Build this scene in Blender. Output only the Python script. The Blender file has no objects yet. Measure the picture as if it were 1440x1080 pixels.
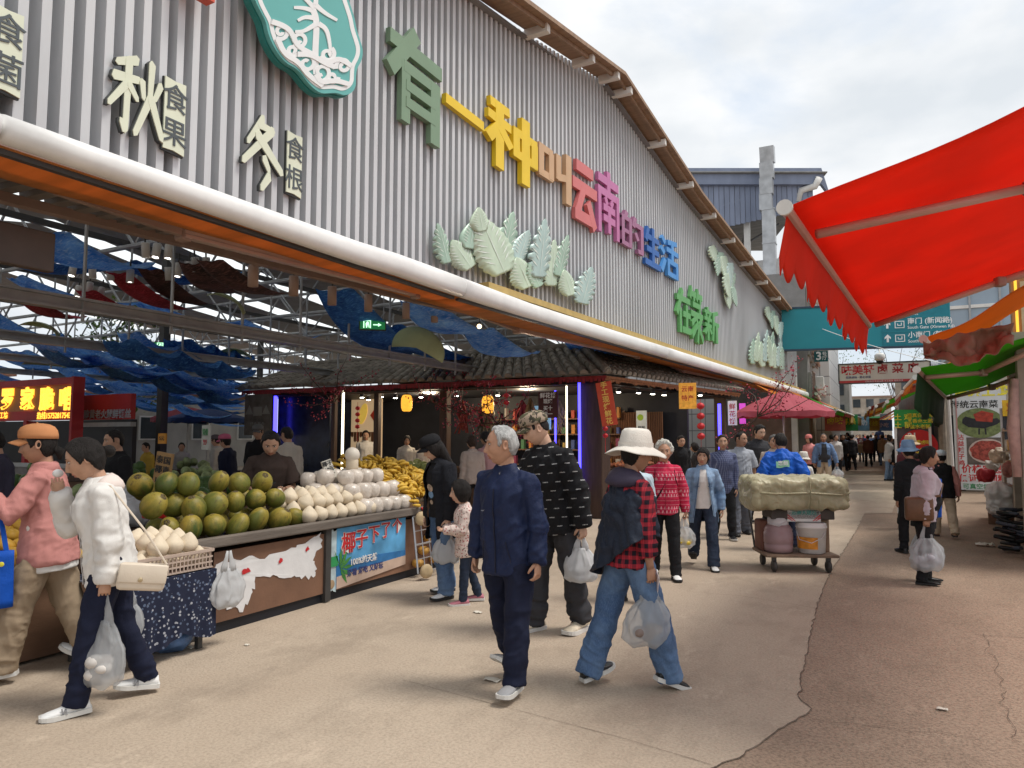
import bpy, bmesh, math, random
import numpy as np
from mathutils import Vector, Matrix, noise
R = math.radians
SC = bpy.context.scene
COL = SC.collection
rng = random.Random(7)

# ---------------------------------------------------------------- camera
F, YAW, PIT, CZ = 1000.0, R(27.7), R(4.3), 1.62
cam = bpy.data.cameras.new('camera'); cam.sensor_width = 36; cam.lens = 25.0; cam.clip_end = 2000; cam.clip_start = .05
camo = bpy.data.objects.new('camera', cam); COL.objects.link(camo)
camo.location = (0, 0, CZ); camo.rotation_euler = (R(90) + PIT, 0, YAW)
SC.camera = camo
# ---------------------------------------------------------------- sky, sun, exposure
SUN_AZ, SUN_EL = R(68), R(63)      # azimuth measured from +Y towards +X
w = bpy.data.worlds.new('World'); SC.world = w; w.use_nodes = True
nt = w.node_tree; nt.nodes.clear()
def N(nt, t, **k):
    n = nt.nodes.new(t)
    for a, v in k.items():
        if a in n.inputs.keys() if hasattr(n.inputs, 'keys') else False: n.inputs[a].default_value = v
        else: setattr(n, a, v)
    return n
sky = N(nt, 'ShaderNodeTexSky', sky_type='NISHITA', sun_disc=False, sun_elevation=SUN_EL, sun_rotation=SUN_AZ, dust_density=2.5)
tc = N(nt, 'ShaderNodeTexCoord')
mp = N(nt, 'ShaderNodeMapping'); mp.inputs['Scale'].default_value = (1.6, 1.6, 3.4)
nz = N(nt, 'ShaderNodeTexNoise'); nz.inputs['Scale'].default_value = 1.7; nz.inputs['Detail'].default_value = 8; nz.inputs['Roughness'].default_value = .56
nz.inputs['Distortion'].default_value = .3
cr = N(nt, 'ShaderNodeValToRGB'); cr.color_ramp.elements[0].position = .22; cr.color_ramp.elements[0].color = (0, 0, 0, 1)
cr.color_ramp.elements[1].position = .50; cr.color_ramp.elements[1].color = (1, 1, 1, 1)
nz2 = N(nt, 'ShaderNodeTexNoise'); nz2.inputs['Scale'].default_value = 2.6; nz2.inputs['Detail'].default_value = 7
cr2 = N(nt, 'ShaderNodeValToRGB'); cr2.color_ramp.elements[0].position = .32; cr2.color_ramp.elements[0].color = (4.1, 4.35, 4.6, 1)
cr2.color_ramp.elements[1].position = .62; cr2.color_ramp.elements[1].color = (5.5, 5.55, 5.6, 1)
base = N(nt, 'ShaderNodeMix', data_type='RGBA'); base.inputs[0].default_value = .72
base.inputs[7].default_value = (3.4, 4.1, 4.9, 1)
mx = N(nt, 'ShaderNodeMix', data_type='RGBA')
bg = N(nt, 'ShaderNodeBackground'); bg.inputs['Strength'].default_value = .1
out = N(nt, 'ShaderNodeOutputWorld')
L = nt.links.new
L(tc.outputs['Generated'], mp.inputs['Vector']); L(mp.outputs[0], nz.inputs['Vector']); L(mp.outputs[0], nz2.inputs['Vector'])
L(nz.outputs[0], cr.inputs[0]); L(nz2.outputs[0], cr2.inputs[0]); L(sky.outputs[0], base.inputs[6])
L(base.outputs[2], mx.inputs[6]); L(cr2.outputs[0], mx.inputs[7]); L(cr.outputs[0], mx.inputs[0])
L(mx.outputs[2], bg.inputs[0]); L(bg.outputs[0], out.inputs[0])
sun = bpy.data.lights.new('sun', 'SUN'); sun.energy = 1.5; sun.angle = R(18); sun.color = (1, .95, .87)
suno = bpy.data.objects.new('sun', sun); COL.objects.link(suno)
suno.rotation_euler = Vector((math.sin(SUN_AZ)*math.cos(SUN_EL), math.cos(SUN_AZ)*math.cos(SUN_EL), math.sin(SUN_EL))).to_track_quat('Z', 'Y').to_euler()
SC.view_settings.view_transform = 'Standard'; SC.view_settings.look = 'None'; SC.view_settings.exposure = 0.92
SC.cycles.max_bounces = 7; SC.cycles.transparent_max_bounces = 12

# ---------------------------------------------------------------- pixel rays of the photograph (1440 x 1080) used to measure places
def ray(px, py):
    r = (px-720)/F; u = (540-py)/F
    fh = math.cos(PIT)-u*math.sin(PIT); up = math.sin(PIT)+u*math.cos(PIT)
    return (-math.sin(YAW)*fh+math.cos(YAW)*r, math.cos(YAW)*fh+math.sin(YAW)*r, up)
def atX(px, py, x): a = ray(px, py); t = x/a[0]; return Vector((x, a[1]*t, CZ+a[2]*t))
def atY(px, py, y): a = ray(px, py); t = y/a[1]; return Vector((a[0]*t, y, CZ+a[2]*t))
def atZ(px, py, z=0.): a = ray(px, py); t = (z-CZ)/a[2]; return Vector((a[0]*t, a[1]*t, z))
def gx(y):  return -4.6 + .0665*max(0, y-9.5)          # line of the hall's front edge
def fac(px, py, off=-.4):                              # point on the hall's front wall
    x = -5.
    for _ in range(12):
        p = atX(px, py, x); x = gx(p.y)+off
    return p

# ---------------------------------------------------------------- materials
MATS = {}
def M(name, col, rough=.65, var=.12, scale=6., bump=0., bscale=30., metal=0., spec=.35, trans=0., emis=0., alpha=1., stretch=None, coord='Object', dirt=0., sheen=0.):
    if name in MATS: return MATS[name]
    m = bpy.data.materials.new(name); m.use_nodes = True; t = m.node_tree; t.nodes.clear(); MATS[name] = m
    o = N(t, 'ShaderNodeOutputMaterial'); b = N(t, 'ShaderNodeBsdfPrincipled'); l = t.links.new
    b.inputs['Roughness'].default_value = rough; b.inputs['Metallic'].default_value = metal
    b.inputs['Specular IOR Level'].default_value = spec
    if sheen: b.inputs['Sheen Weight'].default_value = sheen
    c = N(t, 'ShaderNodeTexCoord'); mp = N(t, 'ShaderNodeMapping')
    if stretch: mp.inputs['Scale'].default_value = stretch
    l(c.outputs[coord], mp.inputs[0])
    n = N(t, 'ShaderNodeTexNoise'); n.inputs['Scale'].default_value = scale; n.inputs['Detail'].default_value = 5
    l(mp.outputs[0], n.inputs['Vector'])
    rp = N(t, 'ShaderNodeValToRGB'); e = rp.color_ramp.elements
    e[0].position = .3; e[1].position = .7
    e[0].color = tuple(max(0, x*(1-var)) for x in col)+(1,); e[1].color = tuple(min(1, x*(1+var)) for x in col)+(1,)
    l(n.outputs[0], rp.inputs[0]); colout = rp.outputs[0]
    if dirt:
        n3 = N(t, 'ShaderNodeTexNoise'); n3.inputs['Scale'].default_value = scale*.35; n3.inputs['Detail'].default_value = 9; n3.inputs['Roughness'].default_value = .7
        l(mp.outputs[0], n3.inputs['Vector'])
        r3 = N(t, 'ShaderNodeValToRGB'); r3.color_ramp.elements[0].position = .48; r3.color_ramp.elements[1].position = .68
        r3.color_ramp.elements[1].color = (dirt,)*3+(1,); r3.color_ramp.elements[0].color = (0, 0, 0, 1); l(n3.outputs[0], r3.inputs[0])
        mm = N(t, 'ShaderNodeMix', data_type='RGBA'); l(r3.outputs[0], mm.inputs[0]); l(colout, mm.inputs[6])
        mm.inputs[7].default_value = tuple(x*.38+.012 for x in col)+(1,); colout = mm.outputs[2]
    l(colout, b.inputs['Base Color'])
    if bump:
        n2 = N(t, 'ShaderNodeTexNoise'); n2.inputs['Scale'].default_value = bscale; n2.inputs['Detail'].default_value = 4
        l(mp.outputs[0], n2.inputs['Vector'])
        bp = N(t, 'ShaderNodeBump'); bp.inputs['Strength'].default_value = bump; bp.inputs['Distance'].default_value = .02
        l(n2.outputs[0], bp.inputs['Height'])
        cr_ = .55 if name.startswith('cloth_') else .8 if 'plastic' in name or 'tarp' in name else 0
        if cr_:
            n4 = N(t, 'ShaderNodeTexNoise', noise_type='RIDGED_MULTIFRACTAL'); n4.inputs['Scale'].default_value = 4.2 if cr_ < .7 else 9; n4.inputs['Detail'].default_value = 2.5; n4.inputs['Distortion'].default_value = .9; n4.inputs['Lacunarity'].default_value = 2.3
            mp4 = N(t, 'ShaderNodeMapping'); mp4.inputs['Scale'].default_value = (1.25, 1.25, .8); mp4.inputs['Rotation'].default_value = (.3, .5, 0); l(c.outputs['Object'], mp4.inputs[0]); l(mp4.outputs[0], n4.inputs['Vector'])
            b4 = N(t, 'ShaderNodeBump'); b4.inputs['Strength'].default_value = cr_; b4.inputs['Distance'].default_value = .022; l(n4.outputs[0], b4.inputs['Height']); l(b4.outputs[0], bp.inputs['Normal'])
        l(bp.outputs[0], b.inputs['Normal'])
    if emis:
        b.inputs['Emission Color'].default_value = col+(1,); b.inputs['Emission Strength'].default_value = emis
    sh = b.outputs[0]
    if trans:
        tr = N(t, 'ShaderNodeBsdfTranslucent'); l(colout, tr.inputs[0])
        ms = N(t, 'ShaderNodeMixShader'); ms.inputs[0].default_value = trans; l(sh, ms.inputs[1]); l(tr.outputs[0], ms.inputs[2]); sh = ms.outputs[0]
    if alpha < 1:
        tp = N(t, 'ShaderNodeBsdfTransparent')
        ms = N(t, 'ShaderNodeMixShader'); ms.inputs[0].default_value = alpha; l(tp.outputs[0], ms.inputs[1]); l(sh, ms.inputs[2]); sh = ms.outputs[0]
    l(sh, o.inputs[0])
    m['bsdf'] = b.name
    return m
def graft(m, build):
    """replace the base colour of a material made with M by the colour socket build(nodetree, objcoord) returns"""
    t = m.node_tree; c = [n for n in t.nodes if n.type == 'TEX_COORD'][0]
    col = build(t, c.outputs['Object'])
    b = t.nodes[m['bsdf']]; t.links.new(col, b.inputs['Base Color'])
    for n in t.nodes:
        if n.type == 'BSDF_TRANSLUCENT': t.links.new(col, n.inputs[0])
    return m
def mixc(t, fac, a, b):
    m = N(t, 'ShaderNodeMix', data_type='RGBA')
    for i, v in ((0, fac), (6, a), (7, b)):
        if isinstance(v, tuple): m.inputs[i].default_value = v+(1,)
        elif isinstance(v, (int, float)): m.inputs[i].default_value = v
        else: t.links.new(v, m.inputs[i])
    return m.outputs[2]
def mth(t, op, a, b=0., c=None):
    m = N(t, 'ShaderNodeMath', operation=op)
    for i, v in enumerate((a, b, c)):
        if v is None: continue
        if isinstance(v, (int, float)): m.inputs[i].default_value = v
        else: t.links.new(v, m.inputs[i])
    return m.outputs[0]
def sepxyz(t, v):
    s = N(t, 'ShaderNodeSeparateXYZ'); t.links.new(v, s.inputs[0]); return s.outputs
def noisef(t, v, scale, detail=3, sc=None, rough=.5):
    if sc:
        mp = N(t, 'ShaderNodeMapping'); mp.inputs['Scale'].default_value = sc; t.links.new(v, mp.inputs[0]); v = mp.outputs[0]
    n = N(t, 'ShaderNodeTexNoise'); n.inputs['Scale'].default_value = scale; n.inputs['Detail'].default_value = detail; n.inputs['Roughness'].default_value = rough
    t.links.new(v, n.inputs['Vector']); return n.outputs[0]
def step(t, v, a, b):
    m = N(t, 'ShaderNodeMapRange'); m.inputs[1].default_value = a; m.inputs[2].default_value = b; t.links.new(v, m.inputs[0]); return m.outputs[0]

# ---------------------------------------------------------------- mesh builder
class MB:
    def __init__(s): s.v = []; s.f = []; s.m = []
    def add(s, vs, fs, mi=0):
        o = len(s.v); s.v += [tuple(p) for p in vs]; s.f += [tuple(i+o for i in f) for f in fs]; s.m += [mi]*len(fs); return s
    def box(s, c, sz, rot=None, mi=0, bev=0.):
        hx, hy, hz = sz[0]/2, sz[1]/2, sz[2]/2
        if bev > 0:
            b = min(bev, hx*.9, hy*.9, hz*.9); bm = bmesh.new(); bmesh.ops.create_cube(bm, size=1)
            for v in bm.verts: v.co = Vector((v.co.x*hx*2, v.co.y*hy*2, v.co.z*hz*2))
            bmesh.ops.bevel(bm, geom=bm.edges[:], offset=b, segments=2, affect='EDGES', profile=.5)
            bm.verts.index_update(); vs = [v.co.copy() for v in bm.verts]; fs = [[v.index for v in f.verts] for f in bm.faces]; bm.free()
        else:
            vs = [Vector((x, y, z)) for x in (-hx, hx) for y in (-hy, hy) for z in (-hz, hz)]
            fs = [(0, 1, 3, 2), (4, 6, 7, 5), (0, 4, 5, 1), (2, 3, 7, 6), (0, 2, 6, 4), (1, 5, 7, 3)]
        c = Vector(c)
        if rot is not None:
            rm = rot if isinstance(rot, Matrix) else Matrix.Rotation(rot, 3, 'Z'); vs = [rm @ p for p in vs]
        return s.add([p+c for p in vs], fs, mi)
    def bar(s, a, b, w, h, mi=0, up=(0, 0, 1)):
        a = Vector(a); b = Vector(b); d = (b-a); ln = d.length; d.normalize(); u = Vector(up)
        if abs(d.dot(u)) > .98: u = Vector((0, 1, 0))
        x = d.cross(u).normalized(); z = x.cross(d)
        rm = Matrix((x, d, z)).transposed()
        return s.box((a+b)/2, (w, ln, h), rm, mi)
    def rings(s, rs, mi=0, cap=True, closed=True):
        n = len(rs[0]); o = []; fs = []
        for r in rs: o += [tuple(p) for p in r]
        k = n if closed else n-1
        for i in range(len(rs)-1):
            for j in range(k):
                a = i*n+j; b = i*n+(j+1) % n; fs.append((a, b, b+n, a+n))
        if cap and closed:
            fs.append(tuple(range(n-1, -1, -1))); fs.append(tuple(range((len(rs)-1)*n, len(rs)*n)))
        return s.add(o, fs, mi)
    def tube(s, pts, rad, n=10, mi=0, ref=None, flat=1., cap=True):
        pts = [Vector(p) for p in pts]; rs = []
        if not hasattr(rad, '__len__'): rad = [rad]*len(pts)
        x = None
        for i, p in enumerate(pts):
            d = (pts[min(i+1, len(pts)-1)]-pts[max(i-1, 0)]).normalized()
            if x is None:
                u = Vector(ref) if ref else (Vector((0, 0, 1)) if abs(d.z) < .9 else Vector((0, 1, 0)))
                x = (u-d*u.dot(d)).normalized()
            else: x = (x-d*x.dot(d)).normalized()
            y = d.cross(x); ra = rad[i]
            a, b = ra if hasattr(ra, '__len__') else (ra, ra*flat)
            rs.append([p+x*(a*math.cos(2*math.pi*j/n))+y*(b*math.sin(2*math.pi*j/n)) for j in range(n)])
        return s.rings(rs, mi, cap)
    def lathe(s, prof, c=(0, 0, 0), n=20, mi=0, sx=1., sy=1., rot=None):
        c = Vector(c); rs = []
        for r, z in prof:
            ring = [Vector((r*sx*math.cos(2*math.pi*j/n), r*sy*math.sin(2*math.pi*j/n), z)) for j in range(n)]
            if rot is not None: ring = [rot @ p for p in ring]
            rs.append([p+c for p in ring])
        return s.rings(rs, mi)
    def prism(s, poly, fn, d0, d1, mi=0):
        """poly: 2-D points (counter-clockwise seen from the front), fn(u, v, d) -> point"""
        n = len(poly); vs = [fn(u, v, d0) for u, v in poly]+[fn(u, v, d1) for u, v in poly]
        fs = [tuple(range(n-1, -1, -1)), tuple(range(n, 2*n))]+[(i, (i+1) % n, n+(i+1) % n, n+i) for i in range(n)]
        return s.add(vs, fs, mi)
    def grid(s, fn, nu, nv, mi=0, wrap=False):
        vs = [fn(i/nu, j/nv) for j in range(nv+1) for i in range(nu+1)]; k = nu+1
        return s.add(vs, [(j*k+i, j*k+i+1, (j+1)*k+i+1, (j+1)*k+i) for j in range(nv) for i in range(nu)], mi)
    def sphere(s, c, r, n=12, m=8, mi=0, rot=None, sx=1, sy=1, sz=1):
        pr = [(max(1e-4, math.sin(math.pi*i/m)*r), -math.cos(math.pi*i/m)*r*sz) for i in range(m+1)]
        return s.lathe(pr, c, n, mi, sx, sy, rot)
    def build(s, name, mats, parent=None, smooth=False, loc=None, solid=0.):
        me = bpy.data.meshes.new(name); me.from_pydata(s.v, [], s.f)
        mats = mats if isinstance(mats, (list, tuple)) else [mats]
        for m in mats: me.materials.append(m)
        if len(mats) > 1: me.polygons.foreach_set('material_index', s.m)
        if smooth: me.polygons.foreach_set('use_smooth', [True]*len(me.polygons))
        me.update()
        return link(name, me, parent, solid)
def link(name, me, parent=None, solid=0.):
    o = bpy.data.objects.new(name, me); COL.objects.link(o)
    if parent: o.parent = parent
    if solid:
        md = o.modifiers.new('thickness', 'SOLIDIFY'); md.thickness = solid; md.offset = 0
    return o
def weld_normals(o, ang=40):
    o.data.set_sharp_from_angle(angle=R(ang)) if hasattr(o.data, 'set_sharp_from_angle') else None
    return o
def thing(name, label, cat, loc=(0, 0, 0), rz=0., group=None):
    o = bpy.data.objects.new(name, None); COL.objects.link(o); o.location = loc; o.rotation_euler = (0, 0, rz); o.empty_display_size = .2
    return tag(o, label, cat, group)
def tag(o, label, cat, group=None):
    o['label'] = label; o['category'] = cat
    if group: o['group'] = group
    return o
def struct(o): o['kind'] = 'structure'; return o
def stuff(o, label=None, cat=None):
    o['kind'] = 'stuff'
    if label: o['label'] = label; o['category'] = cat
    return o
def dup(root, loc=None, rz=None, label=None, scale=None):
    r = root.copy(); COL.objects.link(r)
    if loc is not None: r.location = loc
    if rz is not None: r.rotation_euler = (rz if hasattr(rz, '__len__') else (0, 0, rz))
    if scale is not None: r.scale = (scale,)*3 if not hasattr(scale, '__len__') else scale
    if label: r['label'] = label
    for ch in list(root.children):
        c = ch.copy(); COL.objects.link(c); c.parent = r
        for g in list(ch.children):
            d = g.copy(); COL.objects.link(d); d.parent = c
    return r
def fbm(p, o=4): return noise.fractal(p, 1., 2., o)
TXT = {}
def text(name, s, size, origin, ux, uy, mat, parent=None, ext=.004, bold=0., align='CENTER', spacing=1.):
    """lettering as a mesh: ux = reading direction, uy = up, both unit vectors"""
    key = (s, round(bold, 4), align, spacing, round(ext/size, 4))
    if key not in TXT:
        cu = bpy.data.curves.new('t', 'FONT'); cu.body = s; cu.size = 1; cu.align_x = align; cu.align_y = 'CENTER'; cu.extrude = ext/size; cu.offset = bold
        cu.resolution_u = 3; cu.space_character = spacing
        to = bpy.data.objects.new('t', cu); COL.objects.link(to)
        dg = bpy.context.evaluated_depsgraph_get(); TXT[key] = bpy.data.meshes.new_from_object(to.evaluated_get(dg))
        bpy.data.objects.remove(to); bpy.data.curves.remove(cu)
    me = TXT[key].copy(); me.materials.clear(); me.materials.append(mat); me.name = name
    ux = Vector(ux).normalized(); uy = Vector(uy).normalized(); uz = ux.cross(uy)
    me.transform(Matrix.Translation(Vector(origin)) @ (Matrix((ux, uy, uz)).transposed()*size).to_4x4())
    return link(name, me, parent)
STROKE = {
 '有': [(.3,8,9.7,8,1.5),(4.9,10.2,.4,4.6,1.7),(3,6.3,3,0,1.5),(2.6,5.9,9,5.9,1.2),(8.4,6.4,8.4,-.5,1.8),(3,4,8.4,4,1.1),(3,2.2,8.4,2.2,1.1)],
 '一': [(.3,5,9.7,5,2.9)],
 '种': [(.6,9,4.4,9.3,1.3),(.2,7,4.7,7,1.3),(2.4,9.5,2.4,-.2,1.6),(2.2,6,.3,3.4,1.4),(2.6,6,4.7,4,1.4),(5.1,7.3,9.9,7.3,1.3),(5.1,3.9,9.9,3.9,1.3),(5.7,7.3,5.7,3.4,1.3),(9.3,7.3,9.3,3.4,1.3),(7.5,10.2,7.5,-.3,1.6)],
 '叫': [(.3,8,4.2,8,1.4),(.3,3,4.2,3,1.4),(.9,8,.9,2.6,1.4),(3.7,8,3.7,2.6,1.4),(5.8,8.7,5.8,3.6,1.5),(5.4,4.1,8.4,4.9,1.4),(8.8,10,8.8,-.3,1.7)],
 '云': [(1.5,9.1,8.5,9.1,1.7),(0,6.1,10,6.1,1.7),(4.5,6,1.6,1.3,1.8),(.8,1.4,8.2,1.4,1.7),(6.3,4.2,9.1,.4,1.8)],
 '南': [(.4,8.5,9.6,8.5,1.3),(5,10.2,5,6.6,1.5),(.2,6.5,9.8,6.5,1.2),(.9,6.5,.9,-.2,1.3),(9.1,6.5,9.1,-.2,1.3),(3.3,5.8,4.2,4.7,1.1),(6.7,5.8,5.8,4.7,1.1),(2.4,4.1,7.6,4.1,1.1),(2.4,2.4,7.6,2.4,1.1),(5,4.4,5,.2,1.3)],
 '的': [(2.6,10.2,2,8.4,1.3),(.3,8.2,4.6,8.2,1.2),(.3,4.6,4.6,4.6,1.1),(.3,1,4.6,1,1.2),(.9,8.2,.9,.5,1.2),(4,8.2,4,.5,1.2),(6.2,10,5.3,7,1.3),(5.6,8,9.7,8,1.3),(9.1,8,9.1,.6,1.3),(9.5,.8,7.2,.8,1.2),(6.1,5.6,7.2,3.7,1.2)],
 '生': [(2.4,9.8,.9,6.3,1.5),(1.5,7.5,9.2,7.5,1.4),(1.2,4.4,9,4.4,1.4),(.1,.9,9.9,.9,1.5),(5.2,10.2,5.2,.9,1.6)],
 '活': [(.7,9.6,2.4,8.3,1.4),(.1,6.6,1.9,5.4,1.4),(.4,.4,2.3,4,1.4),(9.2,9.9,3.8,9,1.3),(3,7,10,7,1.3),(6.4,9.4,6.4,4,1.4),(3.4,4,9.6,4,1.3),(3.4,.6,9.6,.6,1.3),(4,4,4,0,1.3),(9,4,9,0,1.3)],
 '在': [(.3,8,9.7,8,1.4),(4.3,10.2,.3,4,1.5),(2.6,5.6,2.6,-.2,1.5),(4.3,4.5,9.7,4.5,1.4),(7,6.9,7,.8,1.5),(3.8,.7,10,.7,1.5)],
 '篆': [(1.7,10.2,.4,8,1.1),(1.1,9,4.7,9,1.1),(3,9,3.3,7.7,1.1),(6.5,10.2,5.3,8,1.1),(5.9,9,9.7,9,1.1),(7.8,9,8.1,7.7,1.1),(2,7.1,8,7.1,1),(7.6,7.2,7.2,5.5,1.1),(.4,5.3,9.6,5.3,1.1),(5,5.3,1,3.3,1.1),(4.6,4.7,6,2.6,1.2),(6,2.8,5.3,.1,1.2),(5.2,3.6,1,1,1.1),(6,3.4,9.5,.7,1.2),(8.5,4.7,6.2,3.4,1.1)],
 '新': [(2.4,10.2,2.8,8.8,1.2),(.3,8.6,5,8.6,1.1),(1.3,8.1,1.8,6.6,1.1),(3.9,8.1,3.4,6.6,1.1),(.1,6.4,5.1,6.4,1.1),(.4,4.5,4.9,4.5,1.1),(2.6,6.4,2.6,-.2,1.3),(2.2,4.1,.4,1.6,1.1),(3,4.1,4.8,2.2,1.1),(9.4,9.7,6,8.5,1.2),(6.3,8.9,6.1,4,1.3),(6.1,4.2,5.4,.1,1.3),(6,5.8,10,5.8,1.2),(8.3,5.8,8.3,-.2,1.4)],
 '秋': [(4.8,9.8,.8,8.4,1.3),(.2,6.4,5.4,7.2,1.3),(3,9.2,2.8,.2,1.5),(2.8,.2,1.9,1.2,1.1),(2.7,6.2,-.6,2.8,1.2),(3.2,6,5,4.6,1.1),(5.8,7.2,6.3,5.2,1.2),(9.8,7.8,8.7,5.6,1.2),(7.7,10,7.6,5.4,1.4),(7.6,5.6,4.7,.2,1.4),(7.6,5.4,10.4,.8,1.5)],
 '冬': [(4.6,10,.6,5.6,1.3),(3.6,8.6,7.8,8.6,1.2),(7.4,8.8,-.6,2.6,1.5),(3,7,10.4,3,1.7),(5,4,6.6,2.6,1.4),(6.6,1.8,4.6,-.4,1.5)],
}
def strokes(mb, ch, fn, d0, d1, mi=0, taper=0.):
    for k, (x0, y0, x1, y1, wd) in enumerate(STROKE[ch]):
        a = Vector((x0, y0)); b = Vector((x1, y1)); d = (b-a).normalized(); n = Vector((-d.y, d.x))
        if taper: wd *= 1.22
        if taper: poly = [a-n*wd*.32, b-n*wd*(.5-taper*.2), b+d*wd*.3, b+n*wd*(.5-taper*.2), a+n*wd*.5, a-d*wd*.3]
        else: poly = [a-n*wd/2, b-n*wd/2, b+n*wd/2, a+n*wd/2]
        mb.prism([(p.x/10, p.y/10) for p in poly], fn, d0, d1+.0015*k, mi)
# ================================================================ GROUND
def ground_mat(name, c0, c1, speck, sc):
    m = M(name, c0, .85, .1, 3, bump=.35, bscale=60)
    def b(t, oc):
        big = noisef(t, oc, .35, 8, (1, .45, 1), .62); mid = noisef(t, oc, 2.2, 8, (1, .6, 1), .7); fine = noisef(t, oc, 55, 3); gr = noisef(t, oc, 230, 2)
        c = mixc(t, step(t, big, .38, .66), c0, c1)
        c = mixc(t, mth(t, 'MULTIPLY', step(t, mid, .5, .72), .5), c, tuple(x*.55 for x in c0))
        c = mixc(t, mth(t, 'MULTIPLY', step(t, fine, .42, .68), min(1, speck*1.3)), c, tuple(x*.42 for x in c0)); st = noisef(t, oc, 1.1, 9, (1, .7, 1), .78); c = mixc(t, mth(t, 'MULTIPLY', step(t, st, .53, .62), .28), c, tuple(x*.58 for x in c0)); c = mixc(t, mth(t, 'MULTIPLY', step(t, noisef(t, oc, 3.1, 6, (1, .5, 1), .8), .58, .66), .35), c, tuple(min(1, x*1.25) for x in c1))
        c = mixc(t, mth(t, 'MULTIPLY', step(t, gr, .56, .72), speck), c, tuple(min(1, x*1.7) for x in c1))
        sp = noisef(t, oc, 7, 6, (1, .25, 1), .75)
        return mixc(t, mth(t, 'MULTIPLY', step(t, sp, .6, .75), .25), c, tuple(x*.4 for x in c0))
    return graft(m, b)
G_OLD = ground_mat('worn_asphalt', (.275, .195, .138), (.365, .27, .20), .5, 1)
G_CON = ground_mat('concrete', (.38, .30, .225), (.465, .38, .295), .24, 1)
mb = MB(); mb.grid(lambda u, v: (-300+600*u, -200+600*v, -.004-.0), 40, 40)
struct(mb.build('ground', G_OLD))
edge_px = [(1000,1082),(1060,1052),(1108,1018),(1132,1006),(1138,996),(1124,982),(1126,955),(1133,925),(1140,885),(1150,848),(1163,815),(1180,785),(1197,758),(1210,735),(1216,722)]
ed = [atZ(*p) for p in edge_px]
ed += [Vector((.05, 17.5, 0)), Vector((.35, 26, 0)), Vector((1.6, 26.4, 0)), Vector((4, 60, 0)), Vector((8, 110, 0))]
pts = []
for a, b in zip(ed, ed[1:]):
    n = max(1, int((b-a).length/.05)) if a.y < 18 else 6
    for i in range(n):
        p = a.lerp(b, i/n); k = .014 if a.y < 18 else 0
        pts.append((p.x+k*noise.noise(Vector((p.x*9, p.y*9, 0)))*2, p.y+k*noise.noise(Vector((p.x*9, p.y*9, 4)))*2, 0))
pts.append(tuple(ed[-1]))
first = pts[0]
bmv = bmesh.new()
sl = Vector((ed[0].x-.9, ed[0].y-.75, 0))
poly = [Vector(p) for p in pts]+[Vector((-60, 110, 0)), Vector((-60, -8, 0)), Vector((sl.x-.6, -8, 0)), sl]
f = bmv.faces.new([bmv.verts.new(p) for p in poly]); f.normal_update()
if f.normal.z < 0: f.normal_flip()
bmesh.ops.triangulate(bmv, faces=[f]); me = bpy.data.meshes.new('pavement'); bmv.to_mesh(me); bmv.free(); me.materials.append(G_CON)
struct(link('pavement', me))
CRK = M('crack', (.11, .08, .06), .95, .2)
mb = MB()
def crack(pp, wd, jag=.02, seed=0, wob=None):
    q = []
    for a, b in zip(pp, pp[1:]):
        n = max(1, int((b-a).length/.04))
        for i in range(n):
            p = a.lerp(b, i/n); q.append(p+Vector((noise.noise(Vector((p.x*7, p.y*7, seed)))*jag, noise.noise(Vector((p.x*7, p.y*7, seed+5)))*jag, 0)))
    for a, b in zip(q, q[1:]):
        d = (b-a).normalized(); s = Vector((-d.y, d.x, 0)); w0 = wd*(.35+1.0*abs(noise.noise(a*5))); w1 = wd*(.35+1.0*abs(noise.noise(b*5)))
        mb.add([a-s*w0+Vector((0, 0, .004)), b-s*w1+Vector((0, 0, .004)), b+s*w1+Vector((0, 0, .004)), a+s*w0+Vector((0, 0, .004))], [(0, 1, 2, 3)])
crack([Vector(p) for p in pts if p[1] < 17], .0042, 0)
crack([atZ(1000,1076), atZ(880,1040), atZ(700,992), atZ(560,955)], .0022, .005, 1)
crack([atZ(1150,856), atZ(1040,838), atZ(960,832)], .0028, .006, 3)
crack([atZ(1384,892), atZ(1396,930), atZ(1412,985), atZ(1436,1050)], .003, .07, 4)
crack([atZ(1370,892), atZ(1400,895), atZ(1450,897)], .0035, .04, 8)
crack([atZ(1130,1010), atZ(1290,1030), atZ(1390,1040)], .003, .04, 6)
struct(mb.build('pavement_joint', CRK))
# litter
mb = MB(); LIT = M('paper_litter', (.62, .58, .5), .8)
for i, (px, py, s) in enumerate([(693, 957, .055), (672, 862, .04), (268, 912, .03), (347, 908, .02), (1325, 998, .03)]):
    p = atZ(px, py); l = MB(); l.grid(lambda u, v: (p.x+(u-.5)*s*2, p.y+(v-.5)*s*1.3, .006+abs(noise.noise(Vector((u*3, v*3, i*7.))))*.02), 5, 4)
    o = l.build('paper_scrap', LIT, None, True, solid=.0012)
    tag(o, ['crumpled pale paper scrap lying beside the old man\'s shoe', 'white paper scrap lying left of the tall man\'s feet', 'tiny white scrap on the ground near the floral stall cloth', 'small pale scrap on the ground before the torn poster panel', 'small leaf-like scrap on the brown ground at lower right'][i], 'litter')

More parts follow.
